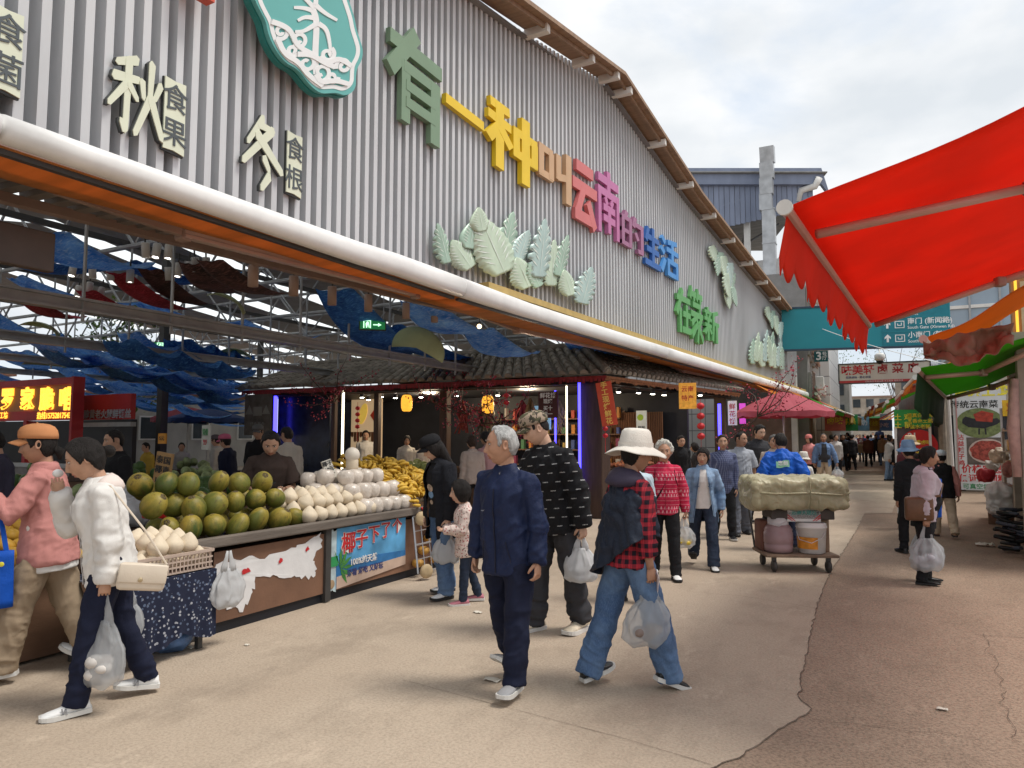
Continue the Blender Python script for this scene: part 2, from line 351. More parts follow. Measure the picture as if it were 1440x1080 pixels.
# ================================================================ MARKET HALL
hall = thing('market_hall', 'long market hall with ribbed grey metal front and gabled timber roof edge', 'building', (-5, 8, 0))
def H(mb, name, mat, smooth=False, solid=0.):
    o = mb.build(name, mat, None, smooth, solid=solid); o.parent = hall; o.matrix_parent_inverse = Matrix.Translation((5, -8, 0)); return o
def wall_top(y):
    pr = [(-6, 4.9), (8, 7.68), (9.2, 7.88), (13.3, 8.6), (16.3, 7.95), (18.1, 7.72), (24.5, 7.1), (32, 6.5), (45, 5.6)]
    pr = [(-6, 5.15), (8, 7.72), (13.0, 8.6), (18.1, 7.72), (24.5, 7.08), (32.5, 6.35), (45, 5.2)]
    for (a, z0), (b, z1) in zip(pr, pr[1:]):
        if y <= b: return z0+(z1-z0)*(y-a)/(b-a)
    return pr[-1][1]
RIB = M('ribbed_metal', (.585, .60, .62), .40, .05, 1.2, metal=.0, spec=.5, dirt=.35, stretch=(1, 1, .25), bump=.03, bscale=4)
mb = MB(); yy = -3.; pit = .148; prof = [(0, 0), (.066, 0), (.071, -.17), (.143, -.17)]
ln = []
while yy < 33.6:
    for dy, dx in prof: ln.append((yy+dy, gx(yy)-.4+dx))
    yy += pit
vs = []
for y, x in ln: vs += [(x, y, 3.5), (x, y, wall_top(y)+.13)]
mb.add(vs, [(2*i, 2*i+2, 2*i+3, 2*i+1) for i in range(len(ln)-1)])
H(mb, 'facade_wall', RIB)
BRN_ = M('closure_board', (.22, .16, .12), .7); TIM = M('eave_board', (.30, .20, .135), .7, .2, 2, stretch=(1, 6, 1), bump=.1); WHT = M('white_paint', (.74, .73, .70), .55, .06, 3, dirt=.3)
mb = MB(); ys = [-3, 3, 8, 13.0, 18.1, 24.5, 32.5, 33.8]
for a, b in zip(ys, ys[1:]):
    for xo, zo, tw, th in ((-.33, .13, 0, 0),):
        A = Vector((gx(a)-.18, a, wall_top(a)+.16)); B = Vector((gx(b)-.18, b, wall_top(b)+.16))
        mb.bar(A, B, .50, .035, 0)
        mb.bar(A+Vector((.235, 0, .01)), B+Vector((.235, 0, .01)), .04, .07, 0)
        mb.bar(A+Vector((.10, 0, -.055)), B+Vector((.10, 0, -.055)), .05, .07, 0)
H(mb, 'roof_edge', TIM)
mb = MB()
for a, b in zip(ys, ys[1:]): mb.bar((gx(a)-.62, a, wall_top(a)+.02), (gx(b)-.62, b, wall_top(b)+.02), .05, .3)
H(mb, 'wall_closure', BRN_)
y = 5.5
for y in [4.2, 6.2, 8.05, 9.9, 11.6, 12.75, 13.4, 15.4, 17.4, 19.4, 21.4, 23.6, 25.8, 28, 30.2, 32.6]:
    mb = MB(); mb.box((gx(y)-.17, y, wall_top(y)+.07), (.42, .12, .14), bev=.01); H(mb, 'rafter_end', WHT)
ROOFG = M('roof_sheet', (.20, .20, .21), .6, .15, 2); SKL = M('skylight_sheet', (.80, .84, .86), .5, .05, 2, trans=.85)
mb = MB(); sk = MB()
def roof_z(y): return wall_top(min(max(y, -6), 45))+.02
yb = [-8]+[-3, 2, 7.5, 13.0, 18.1, 24.5, 34, 40]
for a, b in zip(yb, yb[1:]):
    x = -4.9; i = 0
    while x > -34:
        wd = 2.3 if i % 2 == 0 else .95
        za, zb = roof_z(a), roof_z(b); q = [(x, a, za), (x, b, zb), (x-wd, b, zb), (x-wd, a, za)]
        if a > 12: q = [(p[0]+(gx(p[1])+4.6 if x > -5 and p[0] > -5 else 0), p[1], p[2]) for p in q]
        (mb if i % 2 == 0 else sk).add(q, [(0, 1, 2, 3)]); x -= wd; i += 1
H(mb, 'roof', ROOFG, solid=.03); H(sk, 'skylight', SKL)
# soffit behind the awning and its edge beam
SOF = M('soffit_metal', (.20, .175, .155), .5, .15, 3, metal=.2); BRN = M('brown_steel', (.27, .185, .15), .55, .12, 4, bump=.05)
def GX(y, off): return gx(y)+off
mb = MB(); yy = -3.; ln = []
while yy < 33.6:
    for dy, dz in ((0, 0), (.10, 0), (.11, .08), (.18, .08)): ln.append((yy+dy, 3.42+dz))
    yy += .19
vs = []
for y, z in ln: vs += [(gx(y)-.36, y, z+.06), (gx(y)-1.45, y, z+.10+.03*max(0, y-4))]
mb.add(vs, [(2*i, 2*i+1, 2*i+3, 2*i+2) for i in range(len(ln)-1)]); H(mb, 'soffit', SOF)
mb = MB()
segs = [-3, 3, 9.5, 16, 23, 33.6]
for a, b in zip(segs, segs[1:]): mb.bar((gx(a)-1.42, a, 3.48+.03*max(0, a-4)), (gx(b)-1.42, b, 3.48+.03*max(0, b-4)), .1, .075)
H(mb, 'edge_beam', BRN)
mb = MB()
for a, b in zip(segs, segs[1:]): mb.bar((gx(a)-.385, a, 3.5), (gx(b)-.385, b, 3.5), .06, .2)
H(mb, 'wall_foot', BRN)
YEL = M('yellow_trim', (.50, .36, .13), .6, .12, 6); mb = MB()
for a, b in ((8.2, 16), (16, 24), (24, 33.6)): mb.bar((gx(a)-.2, a, 3.66), (gx(b)-.2, b, 3.66), .3, .09)
H(mb, 'flashing', YEL)
# steel inside
STL = M('grey_steel', (.36, .37, .38), .5, .12, 5, metal=.3); DKS = M('dark_steel', (.055, .052, .05), .5, .1)
def steel(a, b, wd, h, mat=STL, name='steel_beam'): mb = MB(); mb.bar(a, b, wd, h); return H(mb, name, mat)
for k, x in enumerate((-8.2, -12.5, -17, -22)):
    z = 3.08+.12*k
    a, b = (x, -4, z), (x, 34, z); h = .13
    mb = MB(); mb.bar(a, b, .14, .03); mb.bar((x, -4, z+h), (x, 34, z+h), .14, .03); mb.bar((x, -4, z+h/2), (x, 34, z+h/2), .025, h-.03)
    H(mb, 'steel_beam', STL)
    for y in np.arange(-2, 33, 1.15): mb = MB(); mb.tube([(x+.02, y, z-.12), (x+.02, y, min(roof_z(y), z+2.1))], .022, 6); H(mb, 'hanger_rod', STL)
    mb = MB(); mb.bar((x, -4, z+2.05), (x, 34, z+2.05), .08, .1); H(mb, 'steel_beam', DKS)
for y in np.arange(-2, 34, 3.2):
    for sgn in (0,):
        mb = MB(); A = Vector((-6.1, y, 4.9)); B = Vector((-33, y, 4.9)); top = min(roof_z(y)-.25, 6.3)
        mb.tube([A, B], .045, 6); mb.tube([(-6.1, y, top), (-33, y, top)], .05, 6)
        x = -6.1; up = True
        while x > -32:
            mb.tube([(x, y, 4.9 if up else top), (x-1.3, y, top if up else 4.9)], .028, 5); x -= 1.3; up = not up
        H(mb, 'roof_truss', STL)
for x in (-8.2, -17, -26):
    for y in (0.2, 24, 33) if x > -9 else (.2, 12.4, 24, 33): mb = MB(); mb.box((x, y, 3.2), (.2, .2, 6.4)); H(mb, 'column', DKS)
for x, y in ((-5.15, 33.3),): mb = MB(); mb.box((gx(33)-.5, 33.4, 2.2), (.25, .25, 4.4)); H(mb, 'column', WHT)
# lit exit sign hanging in the hall
EXG = M('exit_green', (.02, .22, .07), .4, .02, emis=.25); EXW = M('exit_white', (.5, .95, .6), .4, .02, emis=.9)
def exit_sign(px, py, y, wd, label):
    p = atY(px, py, y); t = thing('exit_sign', label, 'exit sign', p, R(38), 'exit signs under the hall roof')
    mb = MB(); mb.box((0, 0, 0), (wd, .05, wd*.42), bev=.01); mb.build('panel', DKS, t)
    mb = MB(); mb.box((0, -.028, 0), (wd*.92, .006, wd*.34)); mb.build('face', EXG, t)
    mb = MB(); e = lambda u, v, d: Vector((u*wd, -.032-d, v*wd))
    mb.prism([(.02, -.02), (.2, -.02), (.2, -.07), (.33, .0), (.2, .07), (.2, .02), (.02, .02)], e, 0, .003)
    mb.prism([(-.34, -.13), (-.3, -.13), (-.3, .13), (-.1, .13), (-.1, -.13), (-.06, -.13), (-.06, .16), (-.34, .16)], e, 0, .003)
    mb.prism([(-.24, -.12), (-.2, -.12), (-.17, .02), (-.14, -.12), (-.11, -.1), (-.14, .09), (-.2, .12), (-.26, .04)], e, .003, .005)
    mb.build('symbol', EXW, t)
    for s in (-.4, .4): mb = MB(); mb.tube([(s*wd, 0, .2*wd), (s*wd, 0, 1.2)], .008, 5); mb.build('hanger', STL, t)
exit_sign(524, 457, 9.6, .46, 'green running-man exit sign hanging left of the pale tilted shade above the tiled roof')
exit_sign(232, 487, 11.0, .5, 'green running-man exit sign hanging low under the grey beam at left')

# ---------------------------------------------------------------- awnings of the hall
ORG = M('orange_canvas', (.62, .24, .065), .75, .15, 2, trans=.45, stretch=(.3, 3, 1)); ALU = M('arm_metal', (.46, .34, .29), .45, .06, 5, metal=.15)
BARW = M('awning_bar', (.80, .80, .79), .4, .04, 3, dirt=.22)
def hall_awning(a, b, label, drop=0.):
    t = thing('awning', label, 'awning', (gx(a), a, 3.4), 0, 'orange awnings along the market hall')
    def P(mb, n, m, **k):
        o = mb.build(n, m, None, **k); o.parent = t; o.matrix_parent_inverse = Matrix.Translation(-t.location); return o
    mb = MB(); n = 8; prof = [(-.03, -.12), (.02, -.122), (.055, -.108), (.078, -.075), (.088, -.03), (.088, .02), (.076, .07), (.05, .105), (.01, .123), (-.03, .12), (-.07, .09), (-.07, -.1)]
    rs = []
    for i in range(n+1):
        y = a+.015+(b-a-.03)*i/n; hs = .62+.38*min(1, max(0, (y-1.5)/5)); rs.append([(gx(y)+u, y, 3.455+.02*(hs > .95)+v*hs) for u, v in prof])
    mb.rings(rs); P(mb, 'front_bar', BARW, smooth=True)
    mb = MB(); mb.grid(lambda u, v: (gx(a+(b-a)*u)-.04-.62*v, a+(b-a)*u, 3.365-.03*math.sin(v*math.pi)*(1+.2*math.sin(u*23))+.012*v), 30, 6); P(mb, 'fabric', ORG, smooth=True, solid=.006)
    mb = MB(); mb.bar((gx(a)-.085, a+.05, 3.35), (gx(b)-.085, b-.05, 3.35), .05, .05); P(mb, 'fabric_rail', DKS)
    for k, (u0, u1) in enumerate(((.32, .92),)):
        y0 = a+(b-a)*u0; y1 = a+(b-a)*u1
        mb = MB()
        for i in range(3): mb.bar((gx(y0)-.52, y0, 3.29+.035*i), (gx(y1)-.36, y1, 3.33+.035*i), .075, .028)
        mb.bar((gx(y0)-.52, y0, 3.325), (gx(y1)-.36, y1, 3.365), .055, .10)
        P(mb, 'folding_arm', ALU)
        mb = MB(); mb.bar((gx(y0)-.52, y0-.02, 3.33), (gx(y0)-.66, y0-.95, 3.42), .06, .09); mb.box((gx(y0)-.55, y0+.03, 3.33), (.12, .1, .15), bev=.02); P(mb, 'arm_joint', BRN)
        mb = MB(); mb.box((gx(y1)-.37, y1-.03, 3.36), (.11, .09, .15), bev=.02); P(mb, 'arm_bracket', BRN)
    return t
hall_awning(-2.5, 2.2, 'orange awning of the market hall, nearest one, running out of the frame at left')
hall_awning(2.2, 7.4, 'orange awning over the coconut counter with the long ribbed folding arm in full view')
hall_awning(7.4, 15.2, 'orange awning over the corner of the tile-roofed kiosk, below the green metal leaves')
hall_awning(15.2, 24, 'orange awning below the three green block characters')
hall_awning(24, 33.4, 'farthest orange awning of the hall, next to the teal sign board')

# ---------------------------------------------------------------- signs on the wall
def wall_frame(y0, z0, wd, h, off=-.38):
    """maps unit square to a panel on the hall's front: u along the street, v up, d towards the street"""
    def fn(u, v, d):
        y = y0+u*wd; return Vector((gx(y)+off+d, y, z0+v*h))
    return fn
def letter(ch, x0, x1, yt, yb, col, word, word2):
    """x0..x1 in the photo, yt/yb top and bottom at the left edge"""
    A = fac((x0), (yt+yb)/2, -.36); B = fac(x1, (yt+yb)/2+(x1-x0)*.36, -.36); T = fac((x0+x1)/2, yt+(x1-x0)*.28, -.36); D = fac((x0+x1)/2, yb+(x1-x0)*.28, -.36)
    mb = MB(); strokes(mb, ch, wall_frame(A.y, D.z, B.y-A.y, T.z-D.z), .0, .07)
    o = mb.build('sign_character', M('letter_'+word, col, .42, .05, 3, bump=.02))
    tag(o, word2, 'sign letter', 'coloured block characters of the slogan')
letter('有', 541, 619, 30, 160, (.19, .29, .19), 'sage', 'large sage green block character, first of the slogan beside the teal emblem')
letter('一', 621, 678, 120, 165, (.80, .56, .025), 'yellow', 'flat yellow bar character between the sage and the taller yellow characters')
o = None
letter('种', 681, 752, 138, 228, (.80, .57, .025), 'yellow', 'tall bright yellow block character left of the tan one')
letter('叫', 753, 801, 193, 262, (.58, .37, .21), 'tan', 'tan block character between the yellow and the coral ones')
letter('云', 802, 836, 222, 310, (.62, .17, .17), 'coral', 'coral red block character right of the tan one')
letter('南', 837, 868, 236, 322, (.52, .17, .37), 'magenta', 'magenta purple block character right of the coral one')
letter('的', 870, 902, 295, 344, (.36, .15, .27), 'plum', 'small plum block character before the two blue ones')
letter('生', 904, 926, 317, 371, (.035, .13, .42), 'deep_blue', 'deep blue block character, left of the pair of blue ones')
letter('活', 927, 951, 331, 382, (.08, .29, .66), 'sky_blue', 'sky blue block character ending the upper slogan')
letter('在', 949, 969, 404, 462, (.13, .38, .13), 'leaf_green', 'leaf green block character, leftmost of the three under the slogan')
letter('篆', 968, 986, 404, 478, (.13, .38, .13), 'leaf_green', 'leaf green block character, middle of the three under the slogan')
letter('新', 988, 1008, 430, 474, (.13, .38, .13), 'leaf_green', 'leaf green block character, rightmost of the three under the slogan')
CRM = M('cream_panel', (.70, .73, .58), .5, .04, 3); SIL = M('dark_edge', (.05, .055, .055), .5, .1); INK = M('ink_grey', (.085, .10, .11), .6, .1)
def season(ch, sub, cx0, cx1, cyt, cyb, px0, px1, pyt, pyb, label):
    t = thing('season_sign', label, 'sign', fac((cx0+px1)/2, (cyt+cyb)/2, -.36), 0, 'cream season signs on the hall front')
    def P(mb, n, m):
        o = mb.build(n, m); o.parent = t; o.matrix_parent_inverse = Matrix.Translation(-t.location); return o
    A = fac(cx0, (cyt+cyb)/2, -.36); B = fac(cx1, (cyt+cyb)/2, -.36); T = fac(cx1, cyt, -.36); D = fac((cx0+cx1)/2, cyb, -.36)
    if ch:
        mb = MB(); strokes(mb, ch, wall_frame(A.y, D.z, B.y-A.y, T.z-D.z), .0, .02, taper=1.); P(mb, 'character_edge', SIL)
        mb = MB(); strokes(mb, ch, wall_frame(A.y+.012, D.z+.006, B.y-A.y, T.z-D.z), .022, .03, taper=1.); P(mb, 'character', CRM)
    A = fac(px0, (pyt+pyb)/2, -.36); B = fac(px1, (pyt+pyb)/2, -.36); T = fac((px0+px1)/2, pyt, -.36); D = fac((px0+px1)/2, pyb, -.36)
    wd = B.y-A.y; h = T.z-D.z; fn = wall_frame(A.y, D.z, wd, h)
    mb = MB(); mb.prism([(0, .02), (.5, .03), (1, 0), (1, 1), (.5, .985), (0, 1)], fn, .022, .034); P(mb, 'panel', CRM)
    mb = MB(); mb.prism([(-.03, .0), (1, -.02), (1, 1), (-.03, 1.0)], fn, 0, .021); P(mb, 'panel_edge', SIL)
    for i, c in enumerate(sub):
        p = fn(.5, .72-.47*i, .037); o = text('lettering', c, h*.40, p, (0, 1, 0), (0, 0, 1), INK, None, .003, .004); o.parent = t; o.matrix_parent_inverse = Matrix.Translation(-t.location)
season('秋', '食果', 154, 222, 98, 191, 229, 259, 113, 216, 'cream character and plaque sign reading eat fruit, second from the left')
season('冬', '食根', 343, 392, 178, 262, 402, 423, 188, 276, 'cream character and plaque sign reading eat roots, nearest the teal emblem')
season(None, '食菌', 0, 0, 0, 0, -14, 30, 12, 132, 'cream plaque reading eat mushrooms, cut by the left edge of the photo')
# red corner of a board at the very top
p = fac(270, -6, -.3); mb = MB(); mb.prism([(0, 0), (.24, .01), (.25, .4), (0, .4)], lambda u, v, d: p+Vector((d, u-.1, v-.02)), 0, .1)
tag(mb.build('red_board', M('red_board', (.55, .09, .05), .5)), 'corner of an orange-red board high on the hall wall left of the teal emblem', 'sign')
# the teal emblem
TEAL = M('teal_face', (.13, .42, .40), .4, .05, 1.5); TEALD = M('teal_edge', (.03, .20, .18), .45, .08); EMW = M('emblem_white', (.78, .80, .80), .45, .03)
em = thing('emblem_sign', 'teal emblem board with white palm tree and curling waves', 'emblem', fac(434, 40, -.3))
def EP(mb, n, m):
    o = mb.build(n, m); o.parent = em; o.matrix_parent_inverse = Matrix.Translation(-em.location); return o
def epx(zx, zy):   # zoomed photo coordinates (7.2 x, origin 330,0) -> plane in front of the wall
    return fac(330+zx/7.2, zy/7.2, -.2)
def blob(ptsz):
    return [epx(*q) for q in ptsz]
rim = [(120,-420),(135,-250),(150,-100),(175,0),(235,120),(290,220),(310,330),(350,440),(420,560),(500,650),(580,690),(640,740),(690,810),(760,890),(850,955),(940,950),(1010,945),(1090,975),(1160,950),(1205,890),(1205,790),(1215,700),(1265,620),(1280,520),(1250,420),(1210,300),(1190,180),(1150,60),(1110,-60),(1060,-200),(980,-330),(860,-430),(700,-500),(500,-520),(300,-500)]
def smooth_loop(q, n=3):
    q = [Vector(p) for p in q]
    for _ in range(n-1):
        r = []
        for i in range(len(q)):
            a, b = q[i], q[(i+1) % len(q)]; r += [a*.75+b*.25, a*.25+b*.75]
        q = r
    return q
rp = smooth_loop(rim, 3); c0 = sum(rp, Vector((0, 0)))/len(rp)
def plate(loop, d0, d1):
    mb = MB(); P3 = [epx(p.x, p.y) for p in loop]; n = len(P3); ctr = sum(P3, Vector())/n
    dx0 = Vector((d0, 0, 0)); dx1 = Vector((d1, 0, 0))
    vs = [p+dx0 for p in P3]+[p+dx1 for p in P3]+[ctr+dx1]
    mb.add(vs, [(i, n+i, n+(i+1) % n, (i+1) % n) for i in range(n)]+[(n+i, 2*n, n+(i+1) % n) for i in range(n)]); return mb
EP(plate([c0+(p-c0)*1.02+Vector((-8, 5)) for p in rp], -.08, -.02), 'edge', TEALD)
EP(plate(rp, -.016, .03), 'face', TEAL)
ins = [c0+(p-c0)*.9 for p in rp]
mb = MB()
def eline(q, w0, w1=None, close=False, d=.034):
    q = [Vector(p) for p in q]
    for _ in range(2):
        r = [q[0]] if not close else []
        for i in range(len(q)-(0 if close else 1)):
            a, b = q[i], q[(i+1) % len(q)]; r += [a*.75+b*.25, a*.25+b*.75]
        if not close: r.append(q[-1])
        q = r
    n = len(q); w1 = w1 or w0; LR = []
    for i, p in enumerate(q):
        a = q[(i-1) % n] if (close or i > 0) else p; b = q[(i+1) % n] if (close or i < n-1) else p
        t = (b-a).normalized(); s = Vector((-t.y, t.x)); wd = (w0+(w1-w0)*i/(n-1))/2
        LR.append((epx(*(p+s*wd)), epx(*(p-s*wd))))
    D = Vector((d, 0, 0)); B = Vector((.028, 0, 0)); vs = []
    for l, r in LR: vs += [l+D, r+D, l+B, r+B]
    fs = []
    for i in range(n if close else n-1):
        a = 4*i; b = 4*((i+1) % n); fs += [(a, b, b+1, a+1), (a+2, b+2, b, a), (a+1, b+1, b+3, a+3)]
    mb.add(vs, fs)
eline(ins, 40, None, True)
eline([(800,760),(790,640),(790,500),(800,330),(800,200),(760,90)], 62, 60, d=.036)
for k, q in enumerate([[(770,120),(680,90),(570,85)],[(770,190),(680,180),(610,220)],[(780,90),(700,10),(620,-70)],[(790,60),(880,140),(1010,215)],[(790,60),(800,-60),(780,-160)],[(800,250),(720,300),(660,330),(580,330)],[(820,250),(900,300),(930,420),(940,520)]]): eline(q, 52, 26, d=.0365+.0006*k)
def curl(cx, cy, r, a0, turns, wd, d):
    q = [(cx+r*(1-.75*i/24)*math.cos(a0+turns*2*math.pi*i/24), cy+r*(1-.75*i/24)*math.sin(a0+turns*2*math.pi*i/24)) for i in range(25)]
    eline(q, wd, wd*.8, d=d)
for k, c in enumerate([(440,330,80,2.2,-1.3),(620,410,85,2.4,-1.3),(560,520,60,.5,1.2),(700,650,95,-2.2,1.2),(910,560,75,-1.0,1.3),(850,740,100,2.6,-1.2),(1070,680,80,2.8,1.3),(960,790,60,0.,1.1)]): curl(*c, 42, .038+.0006*k)
for k, q in enumerate([[(340,230),(460,270),(540,330),(600,480),(760,560)],[(400,400),(470,560),(620,640),(700,760),(860,880)],[(820,600),(920,650),(1010,600),(1100,640),(1150,680)],[(600,560),(740,560),(880,650),(980,690)],[(790,760),(840,850),(980,820),(1120,860)]]): eline(q, 54, 46, d=.044+.0006*k)
EP(mb, 'line_art', EMW)

# ---------------------------------------------------------------- metal leaves
LEAFC = [M('leaf_metal_'+n, c, .35, .14, 2.5, metal=.1) for n, c in (('sage', (.36, .50, .40)), ('pale', (.52, .63, .49)), ('blue', (.42, .55, .52)), ('mint', (.42, .58, .45)))]
VEIN = M('leaf_vein', (.72, .78, .72), .4, .03)
def leaf_poly(kind, n=26):
    o = []
    for i in range(n+1):
        v = i/n; wv = math.sin(math.pi*min(1, v*.93+.07)**.75)**.8*.5
        if kind == 1: wv *= (.80+.20*(1 if (i % 4) < 3 else -.8))
        if kind == 2: wv *= 1+.06*math.sin(i*2.2)
        o.append((wv, v))
    return [(a, b) for a, b in o]+[(-a, b) for a, b in reversed(o)][1:-1]
def leaf(par, fn, cx, cy, ln, wd, ang, k, d, kind):
    """fn maps photo pixels to the wall; leaf with midrib and slots standing d in front of it"""
    ca, sa = math.cos(ang), math.sin(ang)
    def at(u, v, dd):
        x = u*wd; y = (v-.5)*ln; P = fn(cx+x*ca+y*sa, cy+x*sa-y*ca)
        return P+Vector((d+dd+.10*(1-(2*u)**2)*.35, 0, 0))
    pl = leaf_poly(kind); n = len(pl)//2
    mb = MB(); ro = []
    half = leaf_poly(kind)[:27]
    for i, (hw, v) in enumerate(half): ro.append([at(hw*(j/4*2-1), v, 0) for j in range(5)])
    mb.rings(ro, 0, False, False); lf = mb.build('leaf', [LEAFC[k]], None, True, solid=.02); lf.parent = par; lf.matrix_parent_inverse = Matrix.Translation(-par.location)
    mb = MB()
    def strip(a, b, w0):
        A, B = Vector(a), Vector(b); t = (B-A).normalized(); s = Vector((-t.y, t.x))*w0
        M_ = (A+B)/2
        mb.add([at(*(A), .016), at(*(M_+s), .016), at(*B, .016), at(*(M_-s), .016)], [(0, 1, 2, 3)])
    strip((0, -.1), (0, .95), .012)
    for i in range(1, 8):
        v = .1+.1*i; hw = half[int(v*26)][0]
        for s in (-1, 1): strip((s*hw*.25, v-.02), (s*hw*.85, v+.10), .014)
    vn = mb.build('vein', VEIN); vn.parent = lf
def cluster(label, ctr, leaves):
    t = thing('leaf_decoration', label, 'wall decoration', fac(*ctr, -.3), 0, 'metal leaf decorations on the hall front')
    for i, (cx, cy, ln, wd, ang, k, kind) in enumerate(leaves): leaf(t, lambda x, y: fac(x, y, -.34), cx, cy, ln, wd, R(ang), k, .02+.018*(i % 5), kind)
cluster('widest spray of pale green metal leaves on the hall front, below the yellow characters', (700, 360), [
 (617,343,58,24,-14,0,1),(642,358,48,34,-35,1,2),(655,330,42,26,10,0,0),(682,345,88,54,-24,1,2),(664,310,34,26,-10,1,0),(708,340,86,36,12,0,1),(730,345,44,26,20,2,2),(727,384,46,36,-22,1,2),(742,388,36,24,-25,3,1),(752,350,84,32,6,2,1),(773,370,66,28,4,1,1),(786,360,60,22,14,0,1),(791,398,38,24,-16,1,2),(817,402,54,32,15,2,1)])
cluster('drooping spray of pale metal leaves hung at the top of the wall under the eave', (1015, 385), [
 (1003,360,30,14,160,1,1),(1008,372,34,14,190,0,1),(1016,378,36,14,170,1,2),(1021,390,40,14,185,2,1),(1017,402,34,12,175,1,1),(1026,402,36,12,190,0,1),(1022,418,34,12,180,1,2),(1029,418,28,10,170,0,1)])
cluster('small drooping spray of metal leaves at the far top corner of the wall', (1085, 450), [(1079,442,22,9,170,1,1),(1084,450,26,9,185,0,1),(1089,458,28,9,175,1,2),(1094,466,26,9,185,2,1)])
cluster('dense spray of metal leaves low at the far end of the wall', (1075, 495), [(1057,494,36,11,0,0,1),(1062,488,42,10,5,1,1),(1068,498,36,11,-5,1,2),(1073,486,46,10,4,2,1),(1078,494,44,10,-6,1,1),(1083,488,44,10,6,0,1),(1087,500,36,11,-4,1,2),(1093,496,40,10,5,2,1),(1096,504,32,10,0,0,1)])
# ================================================================ PEOPLE
def sst(a, b, x):
    t = np.clip((x-a)/(b-a), 0, 1); return t*t*(3-2*t)
def head_pts(nu, nv):
    """analytic head, centre between the ears, face towards +Y, 1.7 m adult scale"""
    th = np.linspace(0, math.pi, nv+1)                    # pole to pole
    th = th-.12*np.sin(2*th)*0
    ph = np.linspace(0, 2*math.pi, nu, endpoint=False)
    # more columns towards the face
    ph = ph-.42*np.sin(ph); ph = ph+math.pi/2             # ph = 90 deg is the face
    T, P_ = np.meshgrid(th, ph, indexing='ij')
    ux, uy, uz = np.sin(T)*np.cos(P_), np.sin(T)*np.sin(P_), np.cos(T)
    return ux, uy, uz
def head_shape(ux, uy, uz, age=0., wide=1.):
    x, y, z = .075*wide*ux, .096*uy, .116*uz
    t = np.clip(-uz, 0, 1); up = np.clip(uz, 0, 1)
    x = x*(1-.22*t**1.6)*(1+.05*up); sq = 1+.10*np.abs(ux)*np.abs(uy); x = x*sq; 
    y = np.where(uy < 0, y*(1-.34*t**1.2), y*(1-.05*t))-.004*up
    fr = sst(.15, .6, uy)
    g = lambda a, s: np.exp(-(a/s)**2)
    ax = np.abs(x)
    y = y-fr*.006*g(z-.01, .04)*g(x, .06)
    nzp = np.where(z > -.030, np.clip((.026-z)/.056, 0, 1)**1.1, np.exp(-((z+.030)/.008)**2))
    y = y+fr*.023*g(x, .0105+.004*np.clip(-z/.03, 0, 1))*nzp*(z < .034)
    y = y+fr*.009*g(ax-.0135, .007)*g(z+.031, .009)
    y = y-fr*.0105*g(ax-.031, .015)*g(z-.016, .012)
    y = y+fr*.006*g(ax-.030, .02)*g(z-.036, .008)
    y = y+fr*.005*g(ax-.043, .02)*g(z+.018, .02)
    y = y-fr*(.003+.004*age)*g(ax-.030-.35*np.clip(-.03-z, 0, 1), .006)*g(z+.047, .016)
    lip = g(x, .020)
    y = y+fr*lip*(.0075*g(z+.057, .006)+.0085*g(z+.071, .0075))-fr*.006*g(x, .023)*g(z+.0635, .0028)
    y = y-fr*.004*g(x, .02)*g(z+.083, .006)+fr*.007*g(x, .022)*g(z+.101, .013)
    if age: y = y-fr*.0035*age*g(ax-.031, .014)*g(z+.004, .004); x = x*(1-.03*age*sst(-.02, -.06, z)*0)
    return x, y, z
SKINS = {}
def skin(tone='mid'):
    c = {'mid': (.47, .275, .185), 'tan': (.39, .215, .14), 'light': (.56, .35, .25), 'dark': (.22, .115, .075), 'old': (.45, .25, .165)}[tone]
    if tone in SKINS: return SKINS[tone]
    m = M('skin_'+tone, c, .52, .10, 22, bump=.12, bscale=160, spec=.3)
    t = m.node_tree; b = t.nodes[m['bsdf']]; b.inputs['Subsurface Weight'].default_value = .08; b.inputs['Subsurface Radius'].default_value = (.6, .25, .15); b.inputs['Subsurface Scale'].default_value = .01
    lip = M('lip_'+tone, (c[0]*.86, c[1]*.58, c[2]*.60), .45, .1, 30)
    SKINS[tone] = (m, lip); return SKINS[tone]
EYEW = M('eye_white', (.62, .58, .54), .3, .03); EYED = M('eye_iris', (.02, .013, .01), .2, .1); BROWM = M('brow_hair', (.045, .035, .03), .8, .2, 60); BROWG = M('brow_grey', (.20, .18, .16), .8, .2, 60)
HAIR = {n: M('hair_'+n, c, .6, .4, 7, bump=.8, bscale=34, stretch=(6, 6, 1), spec=.22) for n, c in (('black', (.018, .015, .014)), ('brown', (.04, .024, .017)), ('silver', (.46, .46, .45)), ('white', (.66, .64, .58)), ('grey', (.12, .115, .11)), ('red', (.06, .012, .02)))}
